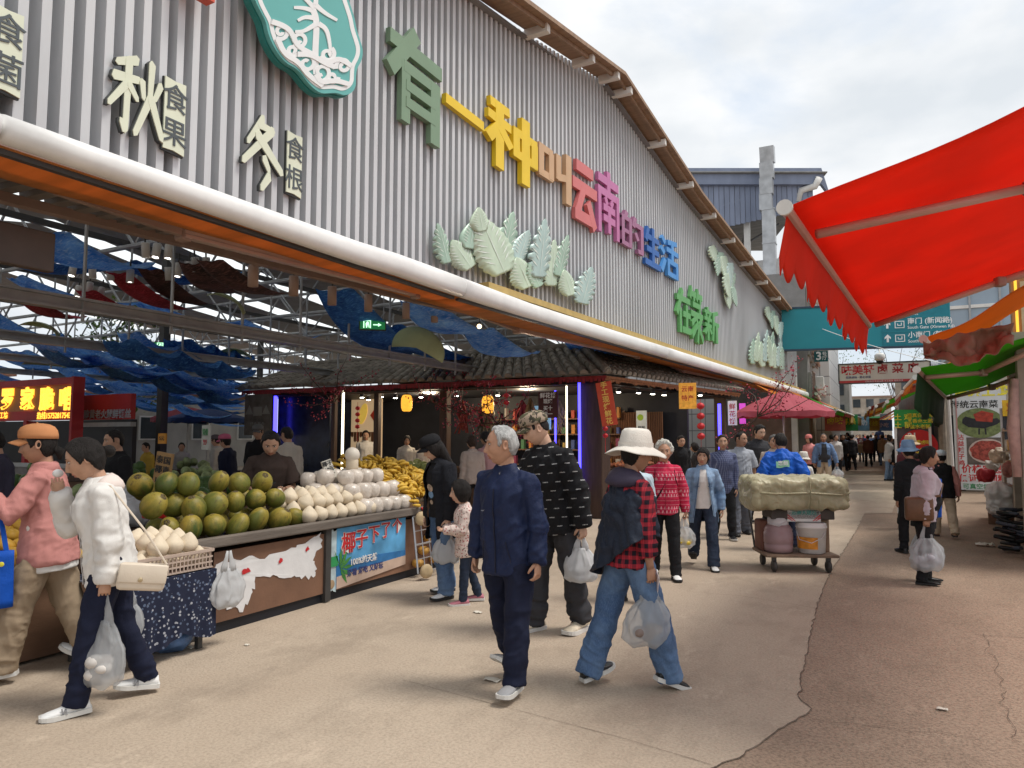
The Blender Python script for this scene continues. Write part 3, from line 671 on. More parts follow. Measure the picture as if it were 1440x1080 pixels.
def hairline(a, style):
    """lower limit of the hair (z) for azimuth a = 0 at the face, pi at the back"""
    pts = {'short': [(0, .078), (.55, .080), (.80, .058), (1.12, .045), (1.22, -.012), (1.42, -.020), (1.48, .035), (1.85, .030), (1.98, -.045), (2.4, -.068), (math.pi, -.070)],
           'receding': [(0, .088), (.4, .100), (.8, .078), (1.12, .055), (1.22, .0), (1.40, -.012), (1.47, .036), (1.85, .030), (1.98, -.035), (2.4, -.062), (math.pi, -.066)],
           'crop': [(0, .085), (.6, .085), (.9, .062), (1.15, .045), (1.24, .0), (1.42, -.004), (1.48, .04), (1.85, .036), (1.98, -.02), (2.4, -.045), (math.pi, -.05)],
           'woman': [(0, .078), (.5, .074), (.85, .050), (1.12, .010), (1.25, -.02), (1.5, .0), (1.75, -.03), (1.98, -.065), (2.4, -.085), (math.pi, -.092)],
           'fringe': [(0, .050), (.45, .050), (.62, .036), (.9, .0), (1.15, -.05), (1.5, -.08), (2.4, -.10), (math.pi, -.10)],
           'bob': [(0, .068), (.4, .060), (.7, .030), (.95, -.03), (1.2, -.085), (1.5, -.10), (2.4, -.105), (math.pi, -.105)]}[style]
    return np.interp(a, [p[0] for p in pts], [p[1] for p in pts])
class Head:
    pass
def grid_faces(nu, nv):
    return [(j*nu+i, j*nu+(i+1) % nu, (j+1)*nu+(i+1) % nu, (j+1)*nu+i) for j in range(nv) for i in range(nu)]
def remesh(mb, voxel, smooth=3):
    me = bpy.data.meshes.new('r'); me.from_pydata(mb.v, [], mb.f); me.update()
    bm = bmesh.new(); bm.from_mesh(me); bmesh.ops.recalc_face_normals(bm, faces=bm.faces); bm.to_mesh(me); bm.free()
    o = bpy.data.objects.new('r', me); COL.objects.link(o)
    md = o.modifiers.new('r', 'REMESH'); md.mode = 'VOXEL'; md.voxel_size = voxel; md.use_smooth_shade = True
    if smooth: s = o.modifiers.new('s', 'SMOOTH'); s.factor = .5; s.iterations = smooth
    dg = bpy.context.evaluated_depsgraph_get(); r = bpy.data.meshes.new_from_object(o.evaluated_get(dg))
    bpy.data.objects.remove(o); bpy.data.meshes.remove(me); return r
def coords(me):
    a = np.empty(len(me.vertices)*3, np.float32); me.vertices.foreach_get('co', a); return a.reshape(-1, 3).astype(float)
def normals(me):
    a = np.empty(len(me.vertices)*3, np.float32); me.vertex_normals.foreach_get('vector', a); return a.reshape(-1, 3)
def setco(me, a): me.vertices.foreach_set('co', a.astype(np.float32).ravel()); me.update()
# cheap vectorised value noise for cloth folds
_pt = np.random.RandomState(3).rand(64, 64, 64)*2-1
def vnoise(p):
    i = np.floor(p).astype(int); f = p-i; f = f*f*(3-2*f); i = i & 63; j = (i+1) & 63; r = 0
    for a in (0, 1):
        for b in (0, 1):
            for c in (0, 1):
                wgt = (f[:, 0] if a else 1-f[:, 0])*(f[:, 1] if b else 1-f[:, 1])*(f[:, 2] if c else 1-f[:, 2])
                r = r+wgt*_pt[(j if a else i)[:, 0], (j if b else i)[:, 1], (j if c else i)[:, 2]]
    return r
def folds(me, amp, seed, foci=(), sc=1.):
    p = coords(me); n = normals(me); q = p+seed*3.17
    warp = np.stack([vnoise(q*5+11), vnoise(q*5+31), vnoise(q*5+57)], 1)*.05
    a = q+warp
    d = (1-np.abs(vnoise(a*np.array([9, 9, 3.6])*sc))*2.6)*.75+vnoise(a*np.array([19, 19, 9.])*sc)*.35+(1-2.6*np.abs(vnoise((a+a[:, [1, 2, 0]]*.6)*np.array([8, 8, 13.])*sc+9)))*.6
    d = d+.24*(1-3.2*np.abs(vnoise(a*np.array([20, 20, 8.5])*sc+5)))+.14*(1-3.2*np.abs(vnoise((a+a[:, [2, 0, 1]]*.8)*np.array([24, 24, 24.])*sc+7)))
    k = np.full(len(p), .8)
    for c, ax, rad, fr, st in foci:
        r = p-np.array(c); ax = np.array(ax)/np.linalg.norm(ax); along = r@ax; dist = np.linalg.norm(r, axis=1)
        wgt = np.exp(-(dist/rad)**2); d = d+wgt*st*(1-2*np.abs(vnoise(np.stack([along*fr+vnoise(q*6)*1.2, r[:, 0]*5+seed, r[:, 1]*5], 1))))
    setco(me, p+n*(d*k*amp)[:, None])
def open_front(me, w, zlo, zhi, yc, tilt=0.):
    """cuts a clean vertical opening of half-width w (wider below by tilt) in the front of a garment"""
    bm = bmesh.new(); bm.from_mesh(me)
    for s in (-1, 1):
        nrm = Vector((s, 0, tilt)).normalized()
        bmesh.ops.bisect_plane(bm, geom=bm.verts[:]+bm.edges[:]+bm.faces[:], plane_co=(s*w, 0, zhi), plane_no=nrm)
    dl = []
    for f in bm.faces:
        c = f.calc_center_median(); ww = w+tilt*(zhi-c.z)
        if abs(c.x) < ww and yc(c.z) < c.y < .20 and zlo < c.z < zhi: dl.append(f)
    bmesh.ops.delete(bm, geom=dl, context='FACES'); bm.to_mesh(me); bm.free()
def ell(c, a, b, n, Mx=None, sq=2.3, ang=0.):
    o = []
    for j in range(n):
        t = 2*math.pi*j/n; ct, st = math.cos(t), math.sin(t)
        p = Vector((a*math.copysign(abs(ct)**(2/sq), ct), b*math.copysign(abs(st)**(2/sq), st), 0))
        o.append(Vector(c)+(Mx @ p if Mx is not None else p))
    return o
def hand(mb, wr, d, s, n, right, curl=.3, sc=1., thumb=.3, seg=7, spread=.03, fingers=None):
    """palm loft from the wrist and five separate fingers; d along the hand, s towards the thumb, n where the fingers curl"""
    L_ = lambda x, y, z: wr+s*(x*sc)+d*(y*sc)+n*(z*sc)
    rs = []
    for y, a, b in ((-.03, .026, .020), (0, .027, .018), (.025, .034, .0165), (.055, .041, .0150), (.082, .041, .0125), (.092, .036, .009)):
        rs.append([L_(a*math.cos(2*math.pi*j/12), y, b*math.sin(2*math.pi*j/12)+.004*math.cos(4*math.pi*j/12)) for j in range(12)])
    mb.rings(rs)
    for k, (fx, ln, r) in enumerate(((.031, .072, .0088), (.0105, .081, .0092), (-.0105, .075, .0088), (-.030, .059, .0078))):
        c = curl*(1+.10*k) if fingers is None else fingers[k]
        p = Vector((fx, .080, 0)); a = .12+c*.45; pts = [p.copy()]; dx = spread*(1.5-k)*1.2
        for q, fr in enumerate((.45, .32, .25)):
            v = Vector((dx*math.cos(a), math.cos(a), math.sin(a))).normalized(); p = p+v*ln*fr*.55; pts.append(p.copy()); p = p+v*ln*fr*.45; pts.append(p.copy()); a += c*1.25*(.95 if q else 1.15)
        rad = [r*1.06, r, r*1.03, r*.93, r*.94, r*.85, r*.55]
        mb.tube([L_(*q) for q in pts], [x*sc for x in rad], seg, ref=n)
    p = Vector((.022, .012, .004)); a = .85-.25*thumb; pts = [p.copy()]; v = Vector((math.sin(a), math.cos(a), .25+.5*thumb)).normalized()
    for q, ln in enumerate((.036, .030, .026)):
        p = p+v*ln; pts.append(p.copy()); v = (v+Vector((-.38*thumb-.12, .16, .42*thumb))).normalized()
    mb.tube([L_(*q) for q in pts], [.0155*sc, .0125*sc, .0108*sc, .006*sc], seg, ref=n)
def shoe_geo(A, yaw, pitch, sc, kind):
    """returns upper and sole builders; A = ankle point on local axes, toe towards +Y rotated by yaw"""
    rm = Matrix.Rotation(yaw, 3, 'Z') @ Matrix.Rotation(-pitch, 3, 'X')
    up, so = MB(), MB()
    st = {'sneaker': [(-.078, .026, .040), (-.070, .033, .075), (-.035, .038, .088), (.0, .040, .085), (.035, .042, .078), (.07, .046, .066), (.11, .049, .056), (.145, .047, .050), (.172, .038, .042), (.186, .022, .034)],
          'leather': [(-.074, .025, .035), (-.066, .031, .066), (-.035, .035, .074), (.0, .037, .070), (.04, .040, .060), (.08, .043, .050), (.12, .043, .043), (.155, .038, .038), (.18, .027, .033), (.192, .013, .028)]}[kind if kind in ('sneaker', 'leather') else 'sneaker']
    n = 14; rs = []
    for y, hw, h in st:
        r = []
        for j in range(n):
            t = 2*math.pi*j/n; c, s_ = math.cos(t), math.sin(t)
            z = .016+(h-.016)*(.5+.5*s_) if s_ > -.99 else .016
            wz = 1-.42*max(0, s_)**1.5
            r.append(Vector((hw*math.copysign(abs(c)**.7, c)*wz, y, z)))
        rs.append([A+rm @ (p*sc-Vector((0, 0, .08*sc))) for p in r])
    up.rings(rs)
    rs = []
    for y, hw, h in st:
        y2 = y+(.006 if y > .1 else -.006 if y < -.03 else 0); hw2 = hw+.005; top = .028 if kind == 'sneaker' else .018
        lift = .012*max(0, (y-.12)/.07)
        rs.append([A+rm @ (Vector(p)*sc-Vector((0, 0, .08*sc))) for p in ((-hw2, y2, lift), (hw2, y2, lift), (hw2+.001, y2, top+lift*.6), (-hw2-.001, y2, top+lift*.6))])
    so.rings(rs)
    return up, so
def fabric(name, col, rough=.85, bump=.25, bscale=220, var=.10, scale=5, sheen=.0, dirt=0.):
    return M('cloth_'+name, col, rough, var, scale, bump, bscale, spec=.2, sheen=sheen, dirt=dirt)

def person(label, at, head_px=None, H=None, face=0., lod=1, group=None, hscale=1.03, sx=1.,
           legs=((8, 4, 3), (-8, 12, 3)), feet=(6, 6), lean=4., side=0., twist=0., head=(0, 0, 0),
           arms=None, hands=((.3, .3), (.3, .3)), tone='mid', age=0., hair=None, brow=None,
           top=None, shirt=None, pants=None, shoes=None, hat=None, eyes=True, foot_pitch=(0, 0), thumbs=(None, None), sit=0., female=False, sun=None):
    """legs: per side (hip flexion, knee flexion, abduction) in degrees, left (-X) then right (+X); arms: per side (upper arm, forearm) directions in
    body axes (x outwards, y forwards, z up)"""
    at = Vector(at)
    if H is None: H = atY(head_px[0], head_px[1], at.y).z
    hscale *= 1.05; k = H/1.715
    root = thing('person', label, 'person', (at.x, at.y, 0), face, group); root.scale = (k*sx, k*sx, k)
    seg = {0: 8, 1: 12, 2: 16}[lod]; vox = {0: .024, 1: .0135, 2: .0095}[lod]; seed = (hash(label) % 97)/9. if False else (sum(map(ord, label)) % 97)/9.
    gfac = .93 if female else 1.
    # --- skeleton
    J = {}
    thigh, shin, ank = .435, .40, .085
    hipx = .092
    lp = {}
    for si, s in ((0, -1), (1, 1)):
        hf, kf, ab = [R(v) for v in legs[si]]
        td = Vector((s*math.sin(ab), math.sin(hf), -math.cos(hf))).normalized()
        sdv = Vector((s*math.sin(ab)*.5, math.sin(hf-kf), -math.cos(hf-kf))).normalized()
        hp = Vector((s*hipx, 0, 0)); kn = hp+td*thigh; an = kn+sdv*shin
        lp[s] = [hp, kn, an, td, sdv]
    def low(s, fp):   # lowest point of the shoe below the ankle
        return ank+(.15*math.sin(R(-fp)) if fp < 0 else .07*math.sin(R(fp)))*1.0
    zmin = min(lp[-1][2].z-low(-1, foot_pitch[0]), lp[1][2].z-low(1, foot_pitch[1]))
    ph = -zmin-sit
    # body over the mean of the feet
    off = Vector((0, -(lp[-1][2].y+lp[1][2].y)/2, ph))
    for s in (-1, 1):
        for i in range(3): lp[s][i] = lp[s][i]+off
    pel = off
    tl = Matrix.Rotation(R(-lean), 3, 'X') @ Matrix.Rotation(R(side), 3, 'Y')
    tw = Matrix.Rotation(R(twist), 3, 'Z')
    def T(x, y, z):      # torso point
        f = min(1, max(0, z/.40)); m = tl @ Matrix.Rotation(R(twist)*f, 3, 'Z')
        bend = Matrix.Rotation(R(-lean*.35)*f, 3, 'X')
        return pel+(bend @ (m @ Vector((x, y, z))))
    sh_w = .172*gfac
    TM = Matrix.Rotation(R(-lean*.35), 3, 'X') @ tl @ tw
    ap = {}
    arms = arms or (((.12, .05, -1), (.05, .22, -1)), ((.12, .05, -1), (.05, .22, -1)))
    for si, s in ((0, -1), (1, 1)):
        u, f_ = [Vector((s*v[0], v[1], v[2])).normalized() for v in arms[si][:2]]
        u = TM @ u; f_ = TM @ f_
        sp = T(s*sh_w, -.012, .435); el = sp+u*.285; wr = el+f_*.245
        ap[s] = [sp, el, wr, u, f_]
    nk = T(0, -.012, .505); 
    hy, hp_, hr = [R(v) for v in head]
    HM = TM @ Matrix.Rotation(hy, 3, 'Z') @ Matrix.Rotation(-hp_, 3, 'X') @ Matrix.Rotation(hr, 3, 'Y')
    # partial straightening of the head against the lean
    HM = Matrix.Rotation(R(lean*1.0), 3, 'X') @ HM
    hc = nk+TM @ Vector((0, .012, .05))+HM @ Vector((0, .022, .105))*hscale
    # --- body
    sk, lip = skin(tone)
    mb = MB(); hn = {0: (22, 18), 1: (40, 34), 2: (72, 64)}[lod]
    ux, uy, uz = head_pts(*hn); x, y, z = head_shape(ux, uy, uz, age)
    hv = [hc+HM @ (Vector((a, b, c))*hscale) for a, b, c in zip(x.ravel(), y.ravel(), z.ravel())]
    hf_ = grid_faces(*hn)
    zc, xc, yc = z.ravel(), x.ravel(), y.ravel()
    mi = []
    for f in hf_:
        zz = zc[list(f)].mean(); xx = abs(xc[list(f)].mean()); yv = yc[list(f)].mean()
        mi.append(1 if (yv > .06 and -.079 < zz < -.051 and xx < .023*(1-((zz+.064)/.017)**2*.55)) else 0)
    mb.add(hv, hf_); mb.m[-len(hf_):] = mi
    for s in (-1, 1):        # ears
        rs = []
        for q, (rr, dx) in enumerate(((.004, .006), (.022, .004), (.027, .012), (.026, .017), (.018, .015), (.008, .009), (.003, .007))):
            rs.append([hc+HM @ (Vector((s*(.068+dx)+(s*.004*math.cos(2*math.pi*j/12)), -.008-.010*math.sin(2*math.pi*j/12)*0+rr*.62*math.cos(2*math.pi*j/12)-.12*rr*math.sin(2*math.pi*j/12)-dx*.25, .004+rr*1.12*math.sin(2*math.pi*j/12)))*hscale) for j in range(12)])
        mb.rings(rs)
    mb.tube([T(0, -.02, .44), nk, nk.lerp(hc, .45)+HM @ Vector((0, -.012, 0)), hc+HM @ Vector((0, -.016, -.03))*hscale], [.075, .056*gfac, .053*gfac, .055], seg)
    tors = [(-.075, .10, .085, 0), (0, .155, .105, -.01), (.10, .148, .10, 0), (.20, .132, .095, .005), (.32, .145, .108, .012), (.40, .148, .106, .006), (.45, .128, .088, -.003), (.49, .09, .068, -.009), (.53, .058, .055, -.012)]
    def ring(z, a, b, yo, n=seg+4, m=None):
        return [T(a*math.copysign(abs(math.cos(2*math.pi*j/n))**.85, math.cos(2*math.pi*j/n)), yo+b*math.copysign(abs(math.sin(2*math.pi*j/n))**.85, math.sin(2*math.pi*j/n)), z) for j in range(n)]
    mb.rings([ring(*t) for t in tors])
    for si, s in ((0, -1), (1, 1)):
        sp, el, wr, u, f_ = ap[s]
        mb.tube([sp-u*.02, sp.lerp(el, .35), el-u*.01, el+f_*.03, el.lerp(wr, .4), wr-f_*.03, wr+f_*.005], [.045, .043, .036, .037, .036, .026, (.026, .020)], seg)
        fw = TM @ Vector((0, 1, 0)); th = thumbs[si]
        if th is not None: fw = TM @ Vector((s*th[0], th[1], th[2]))
        ss = (fw-f_*fw.dot(f_)); ss = ss.normalized() if ss.length > .05 else TM @ Vector((0, 0, 1))
        nn = ss.cross(f_)*(1 if s > 0 else -1)
        cv = hands[si]; hand(mb, wr, f_, ss, nn, s > 0, cv[0], gfac*(.97 if hscale < 1.1 else .9), cv[1], max(5, seg//2))
        ap[s].append(wr+f_*.075+nn*.03); ap[s].append(nn)
        hp, kn, an, td, sd = lp[s]
        mb.tube([hp+td*.02, hp.lerp(kn, .5), kn, kn.lerp(an, .35), an], [.078, .066, .052, .050, .034], seg)
    body = mb.build('body', [sk, lip], root, True)
    # --- eyes and brows
    if eyes and lod >= 1:
        for s in (-1, 1):
            e = MB(); c = Vector((s*.031, .0765, .0145)); n_ = 12
            e.sphere((0, 0, 0), 1., n_, 8)
            rm = HM @ Matrix.Rotation(R(-8*s), 3, 'Y'); sc_ = Vector((.0135, .0075, .0046-.0012*age))*hscale
            base = hc+HM @ (c*hscale)
            vv = [base+rm @ Vector((p[0]*sc_.x, p[1]*sc_.y, p[2]*sc_.z)) for p in e.v]
            em_ = [1 if (abs(sum(e.v[i][0] for i in f)/len(f)) < .48 and sum(e.v[i][1] for i in f) > 0) else 0 for f in e.f]
            e.v = vv; e.m = em_; e.build('eye', [EYEW, EYED], root, True)
            lid = MB(); lid.tube([hc+HM @ (Vector((s*(.0165+.0145*q*.5*2), .0815-.0035*q*q*2+.002*(1-q), .0165+.006*math.sin(q*math.pi*.9)))*hscale) for q in (0, .33, .66, 1)], [.0008, .0015, .0016, .0009], 5); lid.build('eyelash', BROWM, root)
            b = MB(); b.tube([hc+HM @ (Vector((s*(.012+.036*q), .0925-.012*q*q+.0, .034+.006*math.sin(q*2.4)))*hscale) for q in (0, .25, .5, .75, 1)], [(.0012, .002), (.002, .0034), (.002, .003), (.0016, .0025), (.0008, .001)], 6, ref=HM @ Vector((0, 1, 0)))
            b.build('eyebrow', BROWG if brow == 'grey' else BROWM, root)
    # --- hair
    if hair:
        style, colr, thick = hair[:3]; opts = hair[3:] if len(hair) > 3 else ()
        ux, uy, uz = head_pts(hn[0], hn[1]); x, y, z = head_shape(ux, uy, uz)
        az = np.abs(np.arctan2(ux, uy)); zl = hairline(az, style)
        mk = sst(-.002, .012 if style not in ('crop',) else .02, z-zl)
        nn_ = np.stack([x/.075**2, y/.096**2, z/.116**2], -1); nn_ /= np.linalg.norm(nn_, axis=-1, keepdims=True)
        P0 = np.stack([x, y, z], -1)
        pr = P0.reshape(-1, 3)
        if 'curly' in opts: bump_ = .011*vnoise(pr*70+3)+.008*vnoise(pr*140)
        else: bump_ = .0028*vnoise(pr*np.array([110, 110, 26])+seed)+.003*vnoise(pr*30+seed)
        o_ = (-.008+(thick+.008)*mk+mk*bump_.reshape(mk.shape))
        vol = 1.0+0*mk
        P1 = P0+nn_*o_[..., None]
        hb = MB(); hb.add([hc+HM @ (Vector(p)*hscale) for p in P1.reshape(-1, 3)], grid_faces(*hn))
        HL = lambda a, b, c: hc+HM @ (Vector((a, b, c))*hscale)
        if 'bun' in opts: hb.sphere(HL(0, -.125, .0), .036*hscale, 14, 10)
        if 'pony' in opts: hb.tube([HL(0, -.095, .02), HL(0, -.125, .0), HL(.004, -.135, -.06), HL(0, -.12, -.14)], [.02, .03, .03, .010], 12)
        if 'tuft' in opts: hb.tube([HL(0, -.085, -.03), HL(0, -.115, -.05), HL(0, -.11, -.10)], [.03, .034, .010], 12)
        if 'long' in opts:
            rs = []
            for q in range(8):
                f = q/7; rs.append([HL(a_*(.088+.012*math.sin(f*3)-.02*f), b_*.062-.055-.01*f, .01-.27*f+.006*math.sin(j*5.)) for j, (a_, b_) in enumerate([(math.cos(2*math.pi*j/18), math.sin(2*math.pi*j/18)) for j in range(18)])])
            hb.rings(rs)
        hb.build('hair', HAIR[colr], root, True)
    # --- clothes
    elb = lambda s: (ap[s][1], ap[s][4], .10, 26, 1.1)
    def upper(spec, name):
        mt = spec['mat']; o_ = spec.get('off', .02); hem = spec.get('hem', -.10); fl = spec.get('flare', 0.); sl = spec.get('sleeve', 'long'); sw = spec.get('sw', .0)
        b = MB(); bl = spec.get('belly', 0.)
        zs = [hem, hem+.03, min(-.0, hem+.08)]+[0.0, .10, .20, .32, .40, .45, .49, .525, .545]
        zs = sorted(set(round(q, 3) for q in zs if hem <= q <= spec.get('ztop', 1)))
        prof = np.array([(-.30, .150, .118, 0), (-.12, .160, .118, 0), (0, .158, .112, -.002), (.10, .150, .110, .004), (.20, .142, .107, .008), (.32, .148, .113, .012), (.40, .152, .110, .006), (.45, .138, .094, -.002), (.49, .104, .074, -.008), (.525, .070, .060, -.010), (.545, .058, .055, -.010)])
        if female: prof[4, 1] *= .95; prof[5, 2] *= 1.08
        rs = []
        for q in zs:
            a, bb, yo = [np.interp(q, prof[:, 0], prof[:, i]) for i in (1, 2, 3)]
            oo = o_*(1 if q < .42 else .75 if q < .47 else .45)+fl*max(0, (.15-q)); g_ = math.exp(-((q-.12)/.13)**2)*bl
            rs.append(ring(q, (a+oo+g_*.4)*gfac, bb+oo+g_, yo+g_*.6, seg+8))
        b.rings(rs)
        fo = [(T(0, 0, .06), (0, 0, 1), .18, 14, .5)]
        for si, s in ((0, -1), (1, 1)):
            sp, el, wr, u, f_ = ap[s][:5]; g2 = gfac
            inn = T(s*.10, -.010, .430)
            if sl in ('long', 'roll', '34'):
                end = {'long': 1.0, 'roll': .62, '34': .5}[sl]; e_ = el.lerp(wr, end)+(f_*.012 if sl == 'long' else f_*0)
                b.tube([inn, sp, sp.lerp(el, .3), sp.lerp(el, .75), el, el.lerp(wr, .3), el.lerp(wr, .7*end+.1), e_],
                       [(.066+o_*.5), (.058*g2+o_*.5), (.052*g2+o_*.55+sw*.6), (.047*g2+o_*.55+sw*.7), (.045*g2+o_*.55+sw*.7), (.042*g2+o_*.55+sw*.7), (.036*g2+o_*.5+sw*.6), (.031*g2+o_*.45+sw*.5)], seg)
                fo.append((el, f_, .11, 24, 1.3)); fo.append((el.lerp(wr, .85*end), f_, .08, 30, .8))
                if sl == 'roll': b.tube([e_-f_*.035, e_-f_*.03, e_+f_*.012, e_+f_*.016], [.038*g2+o_*.5+sw*.6, .045*g2+o_*.5+sw*.6, .044*g2+o_*.5+sw*.6, .036*g2+o_*.5+sw*.6], seg)
            elif sl == 'short':
                b.tube([inn, sp, sp.lerp(el, .35), sp.lerp(el, .78), sp.lerp(el, .82)], [.066+o_*.5, .058*g2+o_*.5, .054*g2+o_*.6+sw*.6, .056*g2+o_*.6+sw*.8+.008, .055*g2+o_*.6+sw*.8+.008], seg)
            elif sl == 'none' and 'ztop' not in spec: b.tube([inn, sp-u*.005], [.066+o_*.5, .054*gfac+o_*.4], seg)
        fo.append((T(.12, .05, .36), (1, .5, .6), .12, 20, .5)); fo.append((T(-.12, .05, .36), (1, -.5, -.6), .12, 20, .5))
        me = remesh(b, vox, 1)
        folds(me, spec.get('fold', .010), seed+spec.get('seed', 0), fo)
        if spec.get('open'):
            w_, zl_, zh_, ti = spec['open']
            inv = (Matrix.Translation(pel) @ TM.to_4x4()).inverted(); fw_ = inv.inverted()
            me.transform(inv); open_front(me, w_, zl_, zh_, lambda z: .03, ti); me.transform(fw_)
        me.materials.clear(); me.materials.append(mt)
        for pl in me.polygons: pl.material_index = 0
        me.name = name; o = link(name, me, root)
        col_ = spec.get('collar')
        if col_:
            c = MB(); cm = spec.get('cmat', mt); nrm = TM
            def cr(q, rx, ry, dz, dy=0., n=24, fdip=.018): return [T(rx*math.cos(2*math.pi*j/n), -.012+dy+ry*math.sin(2*math.pi*j/n), .505+dz-fdip*max(0, math.sin(2*math.pi*j/n))) for j in range(n)]
            if col_ == 'stand': c.rings([cr(0, .083, .074, -.025), cr(0, .074, .070, .012), cr(0, .072, .068, .036), cr(0, .066, .062, .037), cr(0, .066, .062, -.02)], cap=False)
            elif col_ == 'shirt': c.rings([cr(0, .066, .063, .0), cr(0, .068, .066, .038, -.004), cr(0, .076, .076, .034, -.002), cr(0, .098, .092, -.012, .006, fdip=.045), cr(0, .094, .088, -.016, .006, fdip=.045)], cap=False)
            elif col_ == 'crew': c.rings([cr(0, .078, .072, -.012, fdip=.03), cr(0, .072, .068, .006, fdip=.03), cr(0, .065, .062, .006, fdip=.03), cr(0, .065, .062, -.02, fdip=.03)], cap=False)
            elif col_ == 'turtle': c.rings([cr(0, .075, .07, -.02), cr(0, .066, .064, .01), cr(0, .064, .062, .045), cr(0, .055, .055, .046)], cap=False)
            elif col_ == 'hood':
                rs = []
                for q in range(15):
                    a_ = -2.35+4.7*q/14; f = math.cos(a_*.62)
                    cc = T(.088*math.sin(a_), -.02-.068*math.cos(a_), .490-.045*max(0, -math.cos(a_)))
                    r_ = .016+.034*max(0, math.cos(a_*.66))
                    t_ = TM @ Vector((math.sin(a_), -math.cos(a_), 0)); up_ = TM @ Vector((0, 0, 1))
                    rs.append([cc+t_*(r_*1.25*math.cos(2*math.pi*j/12))+up_*(r_*1.1*math.sin(2*math.pi*j/12)+.01-r_*.8*max(0, math.cos(2*math.pi*j/12))*max(0, math.cos(a_*.7))) for j in range(12)])
                c.rings(rs)
            c.build('collar' if col_ != 'hood' else 'hood', cm, root, True)
        return o
    if shirt: upper(dict(dict(off=.006, hem=-.04, sleeve='none', fold=.004, seed=1), **shirt), 'shirt')
    if top: upper(top, top.get('name', 'jacket'))
    if pants:
        mt = pants['mat']; wd = pants.get('w', (.088, .070, .062)); cuff = pants.get('cuff', .0); b = MB(); fo = []
        b.rings([ring(-.085, .085, .075, -.005), ring(-.05, .135, .10, -.008), ring(0, .162, .114, -.010), ring(.07, .156, .108, -.004), ring(.14, .146, .102, 0), ring(.155, .14, .098, 0)])
        for s in (-1, 1):
            hp, kn, an, td, sd = lp[s]; e_ = an+sd*pants.get('drop', .035)
            b.tube([hp-td*.04+Vector((-s*.012, -.006, 0)), hp+td*.07+Vector((-s*.008, 0, 0)), hp.lerp(kn, .5), kn, kn.lerp(an, .45), kn.lerp(an, .9), e_], [.094, .097, (wd[0]+.0), wd[1], (wd[1]+wd[2])/2+.004, wd[2], wd[2]*1.02], seg+2)
            fo += [(kn, sd, .12, 20, .9), (an+Vector((0, 0, .07)), sd, .13, 24, 1.5*pants.get('stack', 1.)), (hp+Vector((0, .08, -.03)), (s*.6, 0, 1), .13, 18, .8)]
        me = remesh(b, vox, 2 if lod else 1); folds(me, pants.get('fold', .009), seed+5, fo)
        me.materials.clear(); me.materials.append(mt); me.name = 'trousers'; link('trousers', me, root)
    if shoes:
        for si, s in ((0, -1), (1, 1)):
            an = lp[s][2]; uy_ = R(-s*feet[si]) if not isinstance(feet[si], tuple) else R(feet[si][0])
            up, so = shoe_geo(an, uy_, R(foot_pitch[si]), shoes.get('sc', 1.0), shoes.get('kind', 'sneaker'))
            sh = up.build('shoe', shoes['mat'], root, True); so.build('sole', shoes['sole'], sh)
            if shoes.get('mark'):
                for zz in (-1, 1):
                    sm = MB(); rm = Matrix.Rotation(uy_, 3, 'Z') @ Matrix.Rotation(-R(foot_pitch[si]), 3, 'X')
                    fnm = lambda u, v, d: an+rm @ Vector((zz*(.0475-v*.19+d+.004), .045+u*.9, .028+v-.08))
                    for (a, b_) in (((0, 0), (.006, .034)), ((.006, .034), (.022, .003)), ((.022, .003), (.028, .036))):
                        sm.prism([(a[0], a[1]), (a[0]+.009, a[1]), (b_[0]+.009, b_[1]), (b_[0], b_[1])], fnm, 0, .003)
                    sm.build('side_mark', shoes['mark'], sh)
    if hat:
        kind = hat['kind']; hm = hat['mat']; hb = MB(); HL = lambda a, b, c: hc+HM @ (Vector((a, b, c))*hscale)
        if kind == 'cap':
            rs = []
            for q, (f, zz) in enumerate(((1.02, .045), (1.03, .07), (1.0, .095), (.86, .118), (.6, .133), (.28, .14), (.04, .142))):
                rs.append([HL(.086*f*math.cos(2*math.pi*j/28), .106*f*math.sin(2*math.pi*j/28)-.002, zz+.012*math.sin(2*math.pi*j/28)*(1-q/6)) for j in range(28)])
            hb.rings(rs, cap=False); cr_ = hb.build('hat', hm, root, True, solid=.004)
            vb = MB()
            vb.grid(lambda u, v: HL(.074*math.sin((u-.5)*2.6)*(1-.12*v), .084*math.cos((u-.5)*2.2)+.078*v*(1-1.2*(u-.5)**2), .055-.020*v-.030*(2*u-1)**2), 16, 6); vb.build('visor', hat.get('vmat', hm), cr_, True, solid=.005)
            bt = MB(); bt.sphere(HL(0, 0, .143), .008, 8, 6); bt.build('button', hm, cr_, True)
        elif kind == 'bucket':
            rs = []; br = hat.get('brim', .075); dr = hat.get('droop', .045)
            for q, (f, zz) in enumerate(((.03, .165), (.45, .163), (.74, .155), (.86, .142), (.95, .10), (1.03, .052), (1.06, .042))): rs.append((f, zz, 0))
            R_ = []
            for f, zz, e in rs: R_.append([HL(.090*f*math.cos(2*math.pi*j/36), .110*f*math.sin(2*math.pi*j/36)-.004, zz+.004*math.sin(j*1.7)*(f > .5)) for j in range(36)])
            for q in range(1, 7):
                f = q/6
                R_.append([HL((.095+br*f)*math.cos(2*math.pi*j/36), (.116+br*f)*math.sin(2*math.pi*j/36)-.004, .042-dr*f**1.2+.014*f*math.sin(4*math.pi*j/36+seed)+.006*f*math.sin(10*math.pi*j/36)) for j in range(36)])
            hb.rings(R_[::-1], cap=False); h_ = hb.build('hat', hm, root, True, solid=.004)
